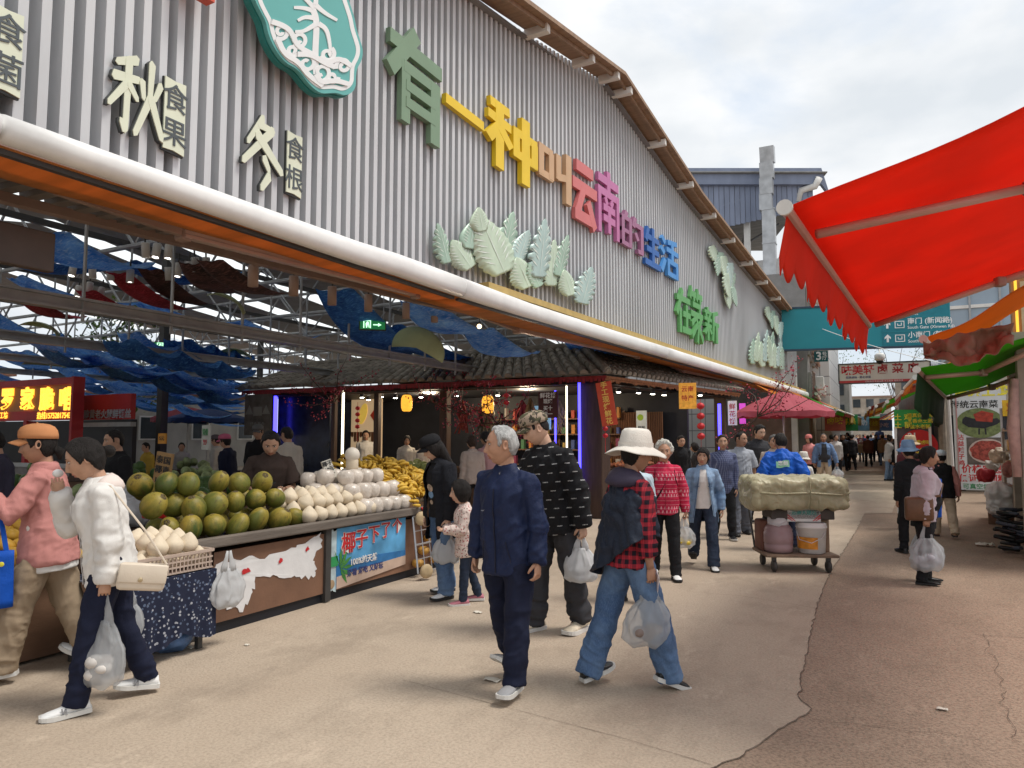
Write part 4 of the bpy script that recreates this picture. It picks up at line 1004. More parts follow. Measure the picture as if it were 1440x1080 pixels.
            bd = MB(); bd.rings([[HL(.0965*math.cos(2*math.pi*j/36), .117*math.sin(2*math.pi*j/36)-.004, zz) for j in range(36)] for zz in (.045, .062, .074)], cap=False); bd.build('hat_band', hat.get('band', hm), h_, True)
        elif kind == 'beanie':
            rs = []
            for f, zz in ((1.06, .03), (1.08, .05), (1.05, .09), (.9, .125), (.55, .15), (.05, .158)): rs.append([HL(.086*f*math.cos(2*math.pi*j/24), .106*f*math.sin(2*math.pi*j/24)-.004, zz) for j in range(24)])
            hb.rings(rs); hb.build('hat', hm, root, True)
    W = Matrix.Translation((at.x, at.y, 0)) @ Matrix.Rotation(face, 4, 'Z') @ Matrix.Diagonal((k*sx, k*sx, k, 1))
    return dict(root=root, W=W, T=T, TM=TM, ap=ap, lp=lp, hc=hc, HM=HM, k=k, pel=pel, hl=W @ ap[-1][5], hr=W @ ap[1][5], ring=ring)

def front_on(P, name, x, z, back=False, lift=.004):
    """point on the front (or back) of a garment at torso coordinates x, z"""
    o = [c for c in P['root'].children if c.name.split('.')[0] == name][0]
    inv = (Matrix.Translation(P['pel']) @ P['TM'].to_4x4()).inverted(); A = np.array(inv)
    p = coords(o.data); q = p@A[:3, :3].T+A[:3, 3]; s = -1 if back else 1
    k = (np.abs(q[:, 0]-x) < .025) & (np.abs(q[:, 2]-z) < .02)
    if not k.any(): return P['T'](x, s*.15, z)
    i = np.argmax(q[k][:, 1]*s); r = q[k][i]
    return inv.inverted() @ Vector((x, r[1]+s*lift, z))
def seam(P, garment, name, pts, mat, r=.003, back=False):
    mb = MB(); mb.tube([front_on(P, garment, *q, back=back) for q in pts], r, 6); return mb.build(name, mat, P['root'])
# ---------------------------------------------------------------- cloth patterns
def plaid(name, base, dark, line, freq, thr=.5):
    m = fabric(name, base, bump=.2)
    def b(t, oc):
        s = sepxyz(t, oc); d = mth(t, 'ADD', s[0], mth(t, 'MULTIPLY', s[1], .8))
        a = step(t, mth(t, 'SINE', mth(t, 'MULTIPLY', d, freq)), thr-.06, thr+.06); c = step(t, mth(t, 'SINE', mth(t, 'MULTIPLY', s[2], freq*1.05)), thr-.06, thr+.06)
        k = mth(t, 'MULTIPLY', mth(t, 'ADD', a, c), .5)
        col = mixc(t, k, base, dark)
        l1 = step(t, mth(t, 'SINE', mth(t, 'ADD', mth(t, 'MULTIPLY', d, freq), 2.6)), .95, .98)
        return mixc(t, mth(t, 'MULTIPLY', l1, .5), col, line)
    return graft(m, b)
def dashes(name, base, mark):
    m = fabric(name, base, bump=.25)
    def b(t, oc):
        s = sepxyz(t, oc); row = mth(t, 'MULTIPLY', mth(t, 'ADD', s[2], mth(t, 'MULTIPLY', s[0], .10)), 15.)
        fr = mth(t, 'FRACT', row); ri = mth(t, 'FLOOR', row)
        cx = mth(t, 'FRACT', mth(t, 'ADD', mth(t, 'MULTIPLY', mth(t, 'ADD', s[0], s[1]), 7.5), mth(t, 'MULTIPLY', ri, .37)))
        a = mth(t, 'MULTIPLY', mth(t, 'LESS_THAN', fr, .11), mth(t, 'LESS_THAN', cx, .42))
        n = mth(t, 'GREATER_THAN', noisef(t, oc, 260, 1), .44)
        return mixc(t, mth(t, 'MULTIPLY', a, n), base, mark)
    return graft(m, b)
def fairisle(name, base, mark):
    m = fabric(name, base, bump=.4, bscale=90)
    def b(t, oc):
        s = sepxyz(t, oc); z = mth(t, 'MULTIPLY', s[2], 62.); d = mth(t, 'MULTIPLY', mth(t, 'ADD', s[0], mth(t, 'MULTIPLY', s[1], .6)), 140.)
        p = mth(t, 'MULTIPLY', mth(t, 'SINE', z), mth(t, 'SINE', d)); band = step(t, mth(t, 'SINE', mth(t, 'MULTIPLY', s[2], 31.)), .1, .4)
        k = mth(t, 'MULTIPLY', step(t, p, .25, .45), band)
        l = step(t, mth(t, 'SINE', mth(t, 'MULTIPLY', s[2], 124.)), .93, .97)
        return mixc(t, mth(t, 'MULTIPLY', mth(t, 'MAXIMUM', k, mth(t, 'MULTIPLY', l, .7)), .75), base, mark)
    return graft(m, b)
def floral(name, base, c1, c2, sc=26):
    m = fabric(name, base, bump=.2)
    def b(t, oc):
        v = N(t, 'ShaderNodeTexVoronoi'); v.inputs['Scale'].default_value = sc; t.links.new(oc, v.inputs['Vector'])
        k = mth(t, 'LESS_THAN', mth(t, 'ADD', v.outputs['Distance'], mth(t, 'MULTIPLY', noisef(t, oc, sc*3), .25)), .44)
        h = sepxyz(t, v.outputs['Color'])
        return mixc(t, k, base, mixc(t, mth(t, 'GREATER_THAN', h[0], .5), c1, c2))
    return graft(m, b)
def denim(name, col, light):
    m = fabric(name, col, .9, .3, 260)
    def b(t, oc):
        w = noisef(t, oc, 3.2, 5, (1, 1, .8), .6); f = noisef(t, oc, 190, 2, (1, 1, .35)); g = noisef(t, oc, 11, 4, (1, 1, .5))
        c = mixc(t, step(t, w, .36, .68), col, light); c = mixc(t, mth(t, 'MULTIPLY', step(t, f, .45, .7), .35), c, light)
        return mixc(t, mth(t, 'MULTIPLY', step(t, g, .5, .75), .3), c, tuple(x*.5 for x in col))
    return graft(m, b)
def camo(name):
    m = fabric(name, (.2, .17, .12))
    def b(t, oc):
        a = noisef(t, oc, 22, 3); c = noisef(t, oc, 31, 3, (1.3, 1, 1))
        return mixc(t, step(t, c, .55, .57), mixc(t, step(t, a, .48, .5), (.10, .095, .055), (.36, .28, .21)), (.05, .045, .035))
    return graft(m, b)
FB = fabric
NAVY = FB('navy', (.012, .020, .058), .6, .2, 90); NAVYT = FB('navy_trousers', (.011, .014, .033)); BLACK = FB('black', (.014, .014, .016)); CHAR = FB('charcoal', (.04, .04, .045))
WHITE = FB('white', (.68, .66, .63), .8, .2); CREAM = FB('cream_trim', (.70, .60, .55), .8); PINK = FB('dusty_pink', (.50, .22, .20), .85, .3); KHAKI = FB('khaki', (.33, .25, .17)); BEIGE = FB('beige', (.46, .37, .27))
DEN1 = denim('blue_denim', (.055, .10, .20), (.16, .25, .39)); DEN2 = denim('light_denim', (.12, .21, .36), (.30, .42, .58)); DEN3 = denim('dark_denim', (.02, .028, .05), (.04, .055, .09))
BROWNT = FB('brown_tee', (.055, .038, .032)); GREYP = FB('grey_polo', (.34, .36, .40)); GREYT = FB('grey_trousers', (.13, .14, .17)); LAV = FB('lavender', (.48, .42, .47), .8); ROYAL = FB('royal_blue', (.012, .10, .48), .55, .3, 40); SKYJ = FB('sky_jacket', (.13, .21, .37), .7)
PLAIDR = plaid('red_plaid', (.42, .03, .045), (.018, .012, .02), (.02, .015, .03), 105., -.1); PLAIDB = plaid('blue_plaid', (.12, .14, .24), (.05, .06, .13), (.4, .42, .5), 190., .2)
DASH = dashes('black_dashed', (.012, .012, .014), (.42, .42, .42)); FAIR = fairisle('red_fleece', (.50, .025, .07), (.72, .42, .45)); FLOR = floral('floral_coat', (.66, .54, .49), (.42, .12, .12), (.16, .10, .08), 30)
STORM = FB('slate_shell', (.020, .026, .042), .5, .35, 50); GREYSH = M('shoe_grey', (.30, .30, .31), .8, .1, 9, .3, 160); WSH = M('shoe_white', (.74, .74, .73), .55, .05, 9, .1, 90); BSH = M('shoe_black', (.015, .015, .016), .35, .1, 9); PSH = M('shoe_pink', (.42, .15, .19), .6); CSH = M('shoe_cream', (.60, .52, .40), .6, .2, 30); TSH = M('shoe_tan', (.20, .12, .07), .6)
SOLEW = M('sole_white', (.62, .61, .58), .6, .08, 12); SOLEB = M('sole_black', (.03, .03, .03), .7); GREYM = M('shoe_mark', (.25, .25, .26), .5)
ORCAP = FB('orange_cap', (.56, .25, .11)); OLIVE = FB('olive', (.09, .09, .06)); LTBLUE = FB('pale_blue', (.45, .55, .62)); MAROON = FB('maroon', (.11, .03, .035)); RUST = FB('rust_coat', (.13, .06, .035)); HATW = FB('hat_white', (.66, .62, .56), .85, .3, 120)
def fa(px, alpha): return R(27.7)-math.atan((px-720)/F)+R(alpha)

PPL = {}
# --- pink shirt, cap and phone at the far left
f0 = atZ(66, 950)
PPL['pink'] = person('person in dusty pink shirt and orange cap holding a phone up to the face', f0, (55, 604), None, fa(58, 72), 2, None, 1.06,
    legs=((17, 6, 2), (-13, 12, 2)), feet=(4, 4), lean=4, head=(8, 4, 0), arms=(((.30, .55, -.75), (-.25, .62, .75)), ((.12, -.12, -1), (.05, .18, -1))), hands=((.9, .5), (.4, .3)),
    tone='tan', hair=('woman', 'black', .008, 'tuft'), female=True, shirt=dict(mat=WHITE, hem=-.20, off=.020, flare=.10, ztop=.2), top=dict(mat=PINK, off=.03, hem=-.15, flare=.12, sleeve='roll', collar='shirt', sw=.012, fold=.013, name='shirt'),
    pants=dict(mat=KHAKI, w=(.108, .092, .082), fold=.013), shoes=dict(mat=WSH, sole=SOLEW), hat=dict(kind='cap', mat=ORCAP), foot_pitch=(8, -24), thumbs=(None, None))
# --- woman in white hooded jacket
f0 = atZ(158, 990)
PPL['white'] = person('woman in white hooded jacket and navy trousers eating while she walks', f0, (168, 612), None, fa(146, 92), 2, None, 1.08,
    legs=((13, 5, 1), (-13, 10, 1)), feet=(2, 2), lean=7, head=(0, 20, 0), arms=(((.10, .02, -1), (.02, .20, -1)), ((.0, .72, -.68), (-.24, .06, .92))), hands=((.95, .6), (.75, .7)),
    tone='mid', hair=('woman', 'black', .014, 'bun'), female=True, shirt=dict(mat=WHITE, hem=-.10, off=.014), top=dict(mat=WHITE, off=.034, hem=-.13, collar='hood', cmat=CREAM, sw=.014, fold=.014, open=(.05, -.2, .17, .10)),
    pants=dict(mat=NAVYT, w=(.094, .070, .058), fold=.011), shoes=dict(mat=WSH, sole=SOLEW, mark=GREYM), foot_pitch=(4, -6))
# --- old man
f0 = atZ(722, 966)
PPL['old'] = person('old man with silver hair in dark navy zip jacket looking to the left', f0, (712, 607), None, fa(712, 146), 2, None, 1.06,
    legs=((9, 3, 2), (-9, 14, 2)), feet=(8, 10), lean=3, head=(-46, 2, 0), arms=(((.20, -.02, -1), (.10, .24, -1)), ((.22, -.02, -1), (.04, .28, -1))), hands=((.45, .3), (.5, .4)),
    tone='old', age=1., hair=('receding', 'silver', .013), brow='grey', shirt=dict(mat=WHITE, off=.004, hem=0), top=dict(mat=NAVY, off=.024, hem=-.17, collar='stand', sw=.012, fold=.014, belly=.02, flare=.02, open=(.004, .26, .62, -.09)),
    pants=dict(mat=NAVYT, w=(.100, .084, .076), fold=.012), shoes=dict(mat=GREYSH, sole=SOLEW), foot_pitch=(0, -26))
# --- tall man
f0 = atZ(784, 886)
PPL['tall'] = person('tall young man in camouflage cap and black shirt printed with rows of white dashes', f0, (745, 572), 1.87, fa(784, 135), 2, None, 1.0,
    legs=((-8, 4, 3), (10, 6, 3)), feet=(12, 6), lean=9, side=0, head=(-34, 20, 0), arms=(((.22, -.10, -1), (.10, .10, -1)), ((.25, .25, -1), (-.1, .6, -.6))), hands=((.95, .6), (.5, .3)),
    tone='light', hair=('crop', 'black', .006), top=dict(mat=DASH, off=.036, hem=-.15, collar='shirt', sw=.02, fold=.013, name='shirt'), pants=dict(mat=CHAR, w=(.104, .086, .072), fold=.014, stack=1.5),
    shoes=dict(mat=CSH, sole=SOLEW, sc=1.12), hat=dict(kind='cap', mat=camo('camouflage')))
# --- woman with the white sun hat
f0 = atZ(884, 965)
PPL['hat'] = person('person in wide white sun hat, red plaid shirt, blue jeans and dark draped jacket', f0, (872, 612), None, fa(893, -58), 2, None, 1.04,
    legs=((-13, 8, 4), (16, 2, 5)), feet=(6, 4), lean=3, head=(-6, 2, 0), arms=(((.20, .0, -1), (.10, .18, -1)), ((.16, .02, -1), (.02, .22, -1))), hands=((.6, .4), (.75, .5)),
    tone='tan', hair=('woman', 'black', .008), female=True, top=dict(mat=PLAIDR, off=.030, hem=-.10, sleeve='roll', collar='shirt', sw=.022, fold=.012, name='shirt', flare=.05),
    pants=dict(mat=DEN1, w=(.100, .084, .084), fold=.012, drop=.055), shoes=dict(mat=BSH, sole=SOLEW), hat=dict(kind='bucket', mat=HATW, brim=.085, droop=.045), foot_pitch=(-14, 22))
# dark shell jacket hung over the shoulders, hood folded at the neck
P = PPL['hat']
b = MB()
def drape(u, v):
    a = (u-.5)*4.2                                           # angle round the back, 0 = spine
    rr = .20+.035*math.sin(u*19)*v+.05*v
    zt = .50-.07*abs(math.sin(a))**2; zb = -.14+.36*max(0, math.cos(a*.5-.6))**2*0+.30*sst(.45, 1., u)-.06*math.sin(u*7.)
    z = zt+(zb-zt)*v
    grow = min(1, v*5)
    x = math.sin(a)*(.07+(rr+.015-.07)*grow**.5)*(1.05); y = -math.cos(a)*(.06+(rr*.80-.06)*grow**.5)-.012
    q = P['T'](x, y, min(z, .52-.06*grow)); return q+Vector((0, 0, 0))
b.grid(drape, 72, 44); j = b.build('jacket', STORM, P['root'], True, solid=.006); folds(j.data, .020, 4., [(P['T'](0, -.2, .2), (1, .3, .8), .3, 15, 1.)])
b = MB(); rs = []
for q in range(17):
    a_ = -2.2+4.4*q/16; c_ = P['T'](.105*math.sin(a_), -.02-.085*math.cos(a_), .505-.05*max(0, -math.cos(a_))); r_ = .028+.040*max(0, math.cos(a_*.6))
    t_ = P['TM'] @ Vector((math.sin(a_), -math.cos(a_), 0)); up_ = P['TM'] @ Vector((0, 0, 1))
    rs.append([c_+t_*(r_*1.3*math.cos(2*math.pi*k/14))+up_*(r_*.9*math.sin(2*math.pi*k/14)-.5*r_*max(0, math.cos(2*math.pi*k/14))) for k in range(14)])
b.rings(rs); o = b.build('hood', FB('plum_lining', (.055, .045, .075), .5), P['root'], True); folds(o.data, .012, 2.)

# --- people walking towards the camera in the middle distance
def walk(key, label, px, foot, headpx, alpha, lod=2, **kw):
    PPL[key] = person(label, atZ(px, foot), headpx, kw.pop('H', None), fa(px, alpha), lod, **kw); return PPL[key]
walk('granny', 'old woman with curly white hair in red patterned fleece and black trousers', 935, 812, (937, 620), 186, legs=((10, 4, 2), (-8, 12, 2)), arms=(((.28, -.04, -1), (.10, .16, -1)), ((.22, .05, -1), (.12, .2, -1))), hands=((.85, .5), (.5, .3)), tone='old', age=1.2,
     hair=('receding', 'white', .030, 'curly'), brow='grey', female=True, head=(0, 3, 0), top=dict(mat=FAIR, off=.034, hem=-.10, collar='shirt', sw=.012, fold=.010, belly=.02), pants=dict(mat=BLACK, w=(.092, .072, .064)), shoes=dict(mat=WSH, sole=SOLEB), hscale=1.05)
walk('denim', 'woman in blue denim jacket over a white top, dark fringe across her forehead', 990, 797, (1000, 627), 184, legs=((16, 4, 2), (-14, 22, 3)), arms=(((.30, -.05, -1), (.05, .30, -1)), ((.20, .05, -1), (.10, .1, -1))), hands=((.4, .3), (.4, .3)), tone='mid',
     hair=('fringe', 'black', .012, 'tuft'), female=True, head=(-12, 3, -6), shirt=dict(mat=WHITE, hem=-.06, off=.012, collar='turtle'), top=dict(mat=DEN2, off=.030, hem=-.26, collar='shirt', flare=.10, sw=.010, fold=.010, open=(.040, -.4, .49, .14)), pants=dict(mat=DEN3, w=(.090, .074, .076)), shoes=dict(mat=WSH, sole=SOLEB), foot_pitch=(6, -24), hscale=1.03)
walk('plaid', 'woman in blue checked shirt and black trousers half hidden behind the denim jacket', 1018, 757, (1008, 610), 186, 1, legs=((12, 4, 2), (-8, 14, 2)), tone='mid', hair=('woman', 'brown', .012, 'bun'), female=True, top=dict(mat=PLAIDB, off=.030, hem=-.16, collar='shirt', name='shirt'), pants=dict(mat=BLACK), shoes=dict(mat=BSH, sole=SOLEW))
walk('polo', 'man in light grey polo shirt with grey trousers and black belt', 1042, 752, (1041, 606), 196, 2, legs=((-6, 10, 3), (12, 4, 3)), head=(34, 4, 0), arms=(((.22, 0, -1), (.05, .16, -1)), ((.22, 0, -1), (.05, .16, -1))), tone='tan', age=.5, hair=('receding', 'black', .006), top=dict(mat=GREYP, off=.026, hem=-.02, sleeve='short', collar='shirt', sw=.016, belly=.05, name='shirt', fold=.009), pants=dict(mat=GREYT, w=(.100, .084, .078), fold=.012), shoes=dict(mat=BSH, sole=SOLEB))
walk('dark', 'tall young man in plain dark grey sweater looking down to the side', 1066, 735, (1059, 597), 205, 2, legs=((5, 4, 3), (-5, 6, 3)), head=(10, 14, 0), tone='light', hair=('short', 'black', .018), top=dict(mat=CHAR, off=.036, hem=-.14, collar='crew', sw=.018, name='sweater'), pants=dict(mat=BLACK), shoes=dict(mat=BSH, sole=SOLEB))
f0 = atY(1102, 700, 11.0)
PPL['blue'] = person('man seen from behind in bright royal blue work jacket pulling the loaded trolley', (f0.x, f0.y, 0), (1107, 607), None, fa(1102, 4), 2, legs=((10, 4, 3), (-10, 16, 3)), lean=8, head=(16, 6, 0), arms=(((.42, -.12, -1), (.12, -.30, -.9)), ((.46, -.05, -1), (.0, .22, -1))), tone='tan', hair=('short', 'black', .010), top=dict(mat=ROYAL, off=.045, hem=-.14, collar='stand', sw=.022, fold=.02), pants=dict(mat=NAVYT), shoes=dict(mat=BSH, sole=SOLEB))
walk('sky', 'man in open light blue jacket and khaki trousers carrying a small plastic bag', 1160, 690, (1160, 605), 184, 2, legs=((8, 4, 4), (-10, 14, 4)), arms=(((.42, .05, -1), (.28, .20, -1)), ((.30, -.05, -1), (.12, .2, -1))), hands=((.9, .5), (.4, .3)), tone='tan', age=.6, hair=('receding', 'grey', .010), shirt=dict(mat=CHAR, hem=-.05, off=.014, collar='shirt', belly=.03), top=dict(mat=SKYJ, off=.036, hem=-.20, sw=.018, fold=.012, collar='shirt', open=(.065, -.4, .50, .06)), pants=dict(mat=BEIGE, w=(.098, .08, .07)), shoes=dict(mat=BSH, sole=SOLEB), H=1.74)
# hidden ones between the walkers
def behind(key, label, px, y, headpx, alpha, **kw):
    q = atY(px, 640, y); lod = kw.pop('lod', 1)
    PPL[key] = person(label, (q.x, q.y, 0), headpx, kw.pop('H', None), fa(px, alpha), lod, **kw); return PPL[key]
behind('peek', 'grey-haired woman in pale top peeking out behind the royal blue jacket', 1087, 13.2, (1084, 611), 190, tone='mid', age=.8, hair=('woman', 'grey', .012), female=True, top=dict(mat=FB('beige_top', (.5, .42, .36)), off=.03), pants=dict(mat=BLACK), shoes=dict(mat=BSH, sole=SOLEB))
behind('palebl', 'person in pale blue shirt partly hidden behind the wide white sun hat', 893, 6.9, (893, 628), 20, tone='mid', hair=('woman', 'black', .012), top=dict(mat=LTBLUE, off=.034, collar='shirt', name='shirt'), pants=dict(mat=BLACK), shoes=dict(mat=BSH, sole=SOLEB))
behind('kid', 'child in white sun cap and white shirt walking between the two blue jackets', 1130, 15.5, (1128, 640), 180, tone='mid', hair=('woman', 'black', .01), female=True, hscale=1.25, top=dict(mat=WHITE, off=.03, sleeve='short', name='shirt'), pants=dict(mat=DEN2), shoes=dict(mat=WSH, sole=SOLEW), hat=dict(kind='bucket', mat=HATW, brim=.045))
behind('pinkh', 'person in coral pink headscarf and pink top under the crimson parasol', 1141, 24.0, (1139, 612), 150, lod=0, tone='mid', hair=('bob', 'black', .02), female=True, top=dict(mat=FB('coral', (.62, .25, .24)), off=.04), pants=dict(mat=BLACK), hat=dict(kind='beanie', mat=FB('coral_scarf', (.60, .20, .18))))
# --- left pair beside the bananas
walk('bcap', 'woman in black cap and long black cardigan with ripped blue jeans looking at the bananas', 628, 838, (628, 610), 122, 2, legs=((4, 4, 3), (-6, 8, 3)), head=(-10, 26, 0), arms=(((.12, .05, -1), (.02, .24, -1)), ((.12, .05, -1), (.05, .3, -1))), hands=((.7, .4), (.5, .3)), tone='light', hair=('bob', 'black', .016, 'long'), female=True, shirt=dict(mat=BLACK, hem=-.08, off=.012, sleeve='none'), top=dict(mat=FB('black_knit', (.016, .017, .022), .95, .6, 120), off=.036, hem=-.30, sw=.02, flare=.05, fold=.013, open=(.07, -.5, .5, .05), name='cardigan'), pants=dict(mat=DEN1, w=(.098, .084, .080), fold=.012), shoes=dict(mat=WSH, sole=SOLEB), hat=dict(kind='cap', mat=FB('black_cap', (.012, .012, .014))))
walk('girl', 'little girl in floral coat with dark hair holding a snack near the bananas', 662, 848, (661, 683), 96, 2, legs=((6, 4, 2), (-8, 10, 2)), head=(0, 4, 0), hscale=1.42, arms=(((.14, .35, -1), (-.15, .8, .12)), ((.14, .30, -1), (-.15, .8, .05))), hands=((.6, .6), (.6, .6)), tone='light', hair=('bob', 'black', .016), female=True, top=dict(mat=FLOR, off=.040, hem=-.22, sw=.025, flare=.10, collar='shirt', name='coat'), pants=dict(mat=DEN3, w=(.086, .066, .056)), shoes=dict(mat=PSH, sole=SOLEW, sc=1.15))
# --- right side
walk('lav', 'woman in lavender hooded jacket over a black dress top standing with plastic bags', 1300, 820, (1300, 628), -78, 2, legs=((3, 4, 2), (-3, 4, 2)), feet=(10, 10), head=(0, 2, 0), arms=(((.16, .0, -1), (.05, .10, -1)), ((.16, -.06, -1), (.06, .06, -1))), hands=((.9, .5), (.95, .5)), tone='tan', hair=('woman', 'black', .016, 'bun'), female=True, shirt=dict(mat=BLACK, hem=-.22, off=.020, belly=.04), top=dict(mat=LAV, off=.042, hem=-.13, collar='hood', sw=.024, fold=.012, open=(.075, -.3, .52, .12)), pants=dict(mat=BLACK, w=(.098, .076, .066)), shoes=dict(mat=BSH, sole=SOLEB, kind='leather'))
walk('vest', 'man in black vest, pink sleeves, khaki trousers and pale cap walking away', 1330, 756, (1325, 633), 8, 2, legs=((14, 6, 3), (-12, 18, 3)), arms=(((.26, .0, -1), (.08, .1, -1)), ((.26, .0, -1), (.08, .3, -1))), tone='tan', hair=('short', 'black', .01), shirt=dict(mat=PINK, off=.024, hem=-.06, sleeve='long', sw=.012), top=dict(mat=BLACK, off=.040, hem=-.13, sleeve='none', collar='stand', name='vest'), pants=dict(mat=BEIGE, w=(.1, .082, .074)), shoes=dict(mat=TSH, sole=SOLEB), hat=dict(kind='cap', mat=FB('pale_cap', (.55, .58, .62))))
behind('dhat', 'person in blue denim bucket hat and black coat behind the lavender jacket', 1283, 11.5, (1283, 622), 25, tone='tan', hair=('woman', 'black', .01), female=True, top=dict(mat=BLACK, off=.045, hem=-.35), pants=dict(mat=BLACK), shoes=dict(mat=BSH, sole=SOLEB), hat=dict(kind='bucket', mat=DEN2, brim=.06))
behind('ohat', 'person with cream brimmed hat standing just past the denim bucket hat', 1277, 14.6, (1276, 615), 200, lod=0, tone='mid', hair=('woman', 'black', .01), female=True, top=dict(mat=MAROON, off=.04), pants=dict(mat=BLACK), hat=dict(kind='bucket', mat=FB('straw', (.55, .42, .28)), brim=.06))
# --- distant walkers
far = [('person in brown jacket and black trousers walking away in mid street', 1222, 656, 612, 5, RUST, BLACK, 'short'),
       ('person in long black coat standing near the far stalls on the left', 1196, 652, 608, 60, BLACK, BLACK, 'short'),
       ('child in tan coat and white cap beside the brown jacket', 1212, 650, 619, 175, FB('tan_coat', (.42, .31, .18)), BLACK, None),
       ('tall person in dark navy coat walking away far down the street', 1238, 640, 600, 0, NAVY, NAVYT, 'short'),
       ('woman in white jacket standing at the counter beside the green menu board', 1250, 676, 612, 260, FB('offwhite', (.58, .56, .54)), DEN2, 'bob'),
       ('woman in black top with light blue jeans bending near the green menu board', 1256, 676, 622, 250, BLACK, DEN2, 'bob'),
       ('person in dark red jacket at the far stalls below the striped awnings', 1180, 655, 612, 90, MAROON, BLACK, 'woman'),
       ('person with grey jacket in front of the distant green shop sign', 1188, 648, 614, 200, GREYT, BLACK, 'short'),
       ('person in black jacket under the far right awnings', 1262, 650, 610, 200, BLACK, CHAR, 'short'),
       ('person in white shirt far down the street between two dark coats', 1229, 636, 608, 170, WHITE, BLACK, 'short'),
       ('tiny distant person in blue jacket at the end of the street', 1205, 637, 612, 180, SKYJ, BLACK, 'short'),
       ('tiny distant person in red top at the end of the street', 1217, 634, 610, 180, FB('red_top', (.4, .05, .05)), BLACK, 'woman')]
for i, (lb, px, ft, hd, al, tm, pm, hr) in enumerate(far):
    q = atZ(px, ft)
    person(lb, q, (px, hd), None, fa(px, al), 0, 'distant shoppers in the street', legs=((10, 4, 3), (-8, 12, 3)) if i % 2 else ((4, 2, 3), (-4, 4, 3)), tone='mid', hair=(hr or 'short', 'black', .012), top=dict(mat=tm, off=.04, hem=-.2 if i != 1 else -.5), pants=dict(mat=pm), shoes=dict(mat=BSH, sole=SOLEB), hat=dict(kind='bucket', mat=HATW, brim=.03) if hr is None else None)
cz = [RUST, BLACK, FB('offwhite', (.58, .56, .54)), MAROON, SKYJ, CHAR, FB('tan_coat', (.42, .31, .18)), NAVY]; cn = ['rust', 'black', 'off-white', 'maroon', 'light blue', 'charcoal', 'tan', 'navy']
for i, (px, ft, al, wh) in enumerate([(1172, 668, 20, 'by the crimson parasol'), (1186, 662, 190, 'left of the man with the small bag'), (1201, 644, 10, 'under the yellow awnings'), (1210, 640, 185, 'far up the street'), (1226, 645, 2, 'just right of the street middle'), (1233, 650, 188, 'near the brown jacket'), (1243, 655, 8, 'left of the green menu board'), (1247, 642, 180, 'far right of the street'), (1193, 640, 10, 'at the far left stalls'), (1221, 630, 180, 'tiny, at the street end'), (1176, 672, 200, 'just past the open light blue jacket'), (1183, 650, 15, 'under the left awnings'), (1189, 657, 170, 'between the left stalls and the street middle'), (1199, 661, 5, 'walking away left of the brown jacket'), (1207, 634, 180, 'small, near the street end'), (1215, 638, 0, 'small, in the street middle'), (1231, 638, 190, 'small, right of the street middle'), (1240, 646, 175, 'under the right awnings'), (1252, 652, 20, 'beside the menu stand post'), (1236, 632, 0, 'tiny, far right'), (1199, 632, 185, 'tiny, far left')]):
    q = atZ(px, ft); person('distant shopper in '+cn[i % 8]+' jacket '+wh, q, (px, 611), None, fa(px, al), 0, 'distant shoppers in the street', legs=((9, 4, 3), (-7, 11, 3)), tone='mid', hair=('short' if i % 2 else 'woman', 'black', .012), top=dict(mat=cz[i % 8], off=.04, hem=-.2), pants=dict(mat=BLACK if i % 3 else DEN2), shoes=dict(mat=BSH, sole=SOLEB))
# --- stall keepers and shoppers inside
q = Vector((-6.0, 5.72, 0))
PPL['vendor'] = person('stall keeper in brown T-shirt bent over a phone behind the coconuts', q, (385, 600), 1.72, fa(383, 178), 2, head=(4, 30, 0), lean=6, arms=(((.26, .15, -1), (-.35, .85, .10)), ((.26, .15, -1), (-.35, .85, .12))), hands=((.7, .6), (.7, .6)), tone='mid', hair=('short', 'black', .014), hscale=1.08, top=dict(mat=BROWNT, off=.034, sleeve='short', collar='crew', sw=.022, name='shirt', hem=-.12), pants=dict(mat=BLACK), shoes=dict(mat=BSH, sole=SOLEB))
inside = [('man in cream shirt seen from behind near the blue neon tube', 411, 9.0, 600, 40, FB('cream_shirt', (.52, .47, .40)), 'short', None, 1),
 ('shopper in dark jacket with grey cap beside the blue neon tube', 366, 10.5, 598, 160, BLACK, 'short', ('cap', FB('grey_cap', (.12, .12, .12))), 0),
 ('shopper in navy apron and pink cap at the inner stalls', 326, 9.5, 611, 60, NAVYT, 'woman', ('cap', FB('pink_cap', (.5, .12, .2))), 0),
 ('shopper in pale shirt at the inner stalls left of the pink cap', 311, 11.5, 612, 60, FB('stone_shirt', (.35, .33, .31)), 'short', ('cap', FB('dark_cap', (.10, .08, .09))), 0),
 ('man in dark jacket with open collar walking behind the white hooded jacket', 178, 5.4, 604, 110, BLACK, 'short', None, 1),
 ('person in dark striped shirt at the left edge behind the pink shirt', 12, 4.2, 604, 80, FB('dark_striped', (.05, .045, .07)), 'short', None, 1),
 ('seated vendor in white patterned top deep in the hall', 255, 12.5, 622, 180, FB('patterned', (.4, .38, .36)), 'woman', None, 0),
 ('shopper in yellow vest deep in the hall by the orange card', 212, 11.0, 622, 120, FB('mustard', (.45, .30, .05)), 'short', None, 0)]
for lb, px, y, hd, al, tm, hr, ht, lod in inside:
    q = atY(px, 640, y)
    person(lb, (q.x, q.y, 0), (px, hd), None, fa(px, al), lod, None, tone='mid', head=(0, 8, 0), hair=(hr, 'black', .012), top=dict(mat=tm, off=.036, collar='shirt'), pants=dict(mat=BLACK), shoes=dict(mat=BSH, sole=SOLEB), hat=dict(kind=ht[0], mat=ht[1]) if ht else None, hscale=1.05)
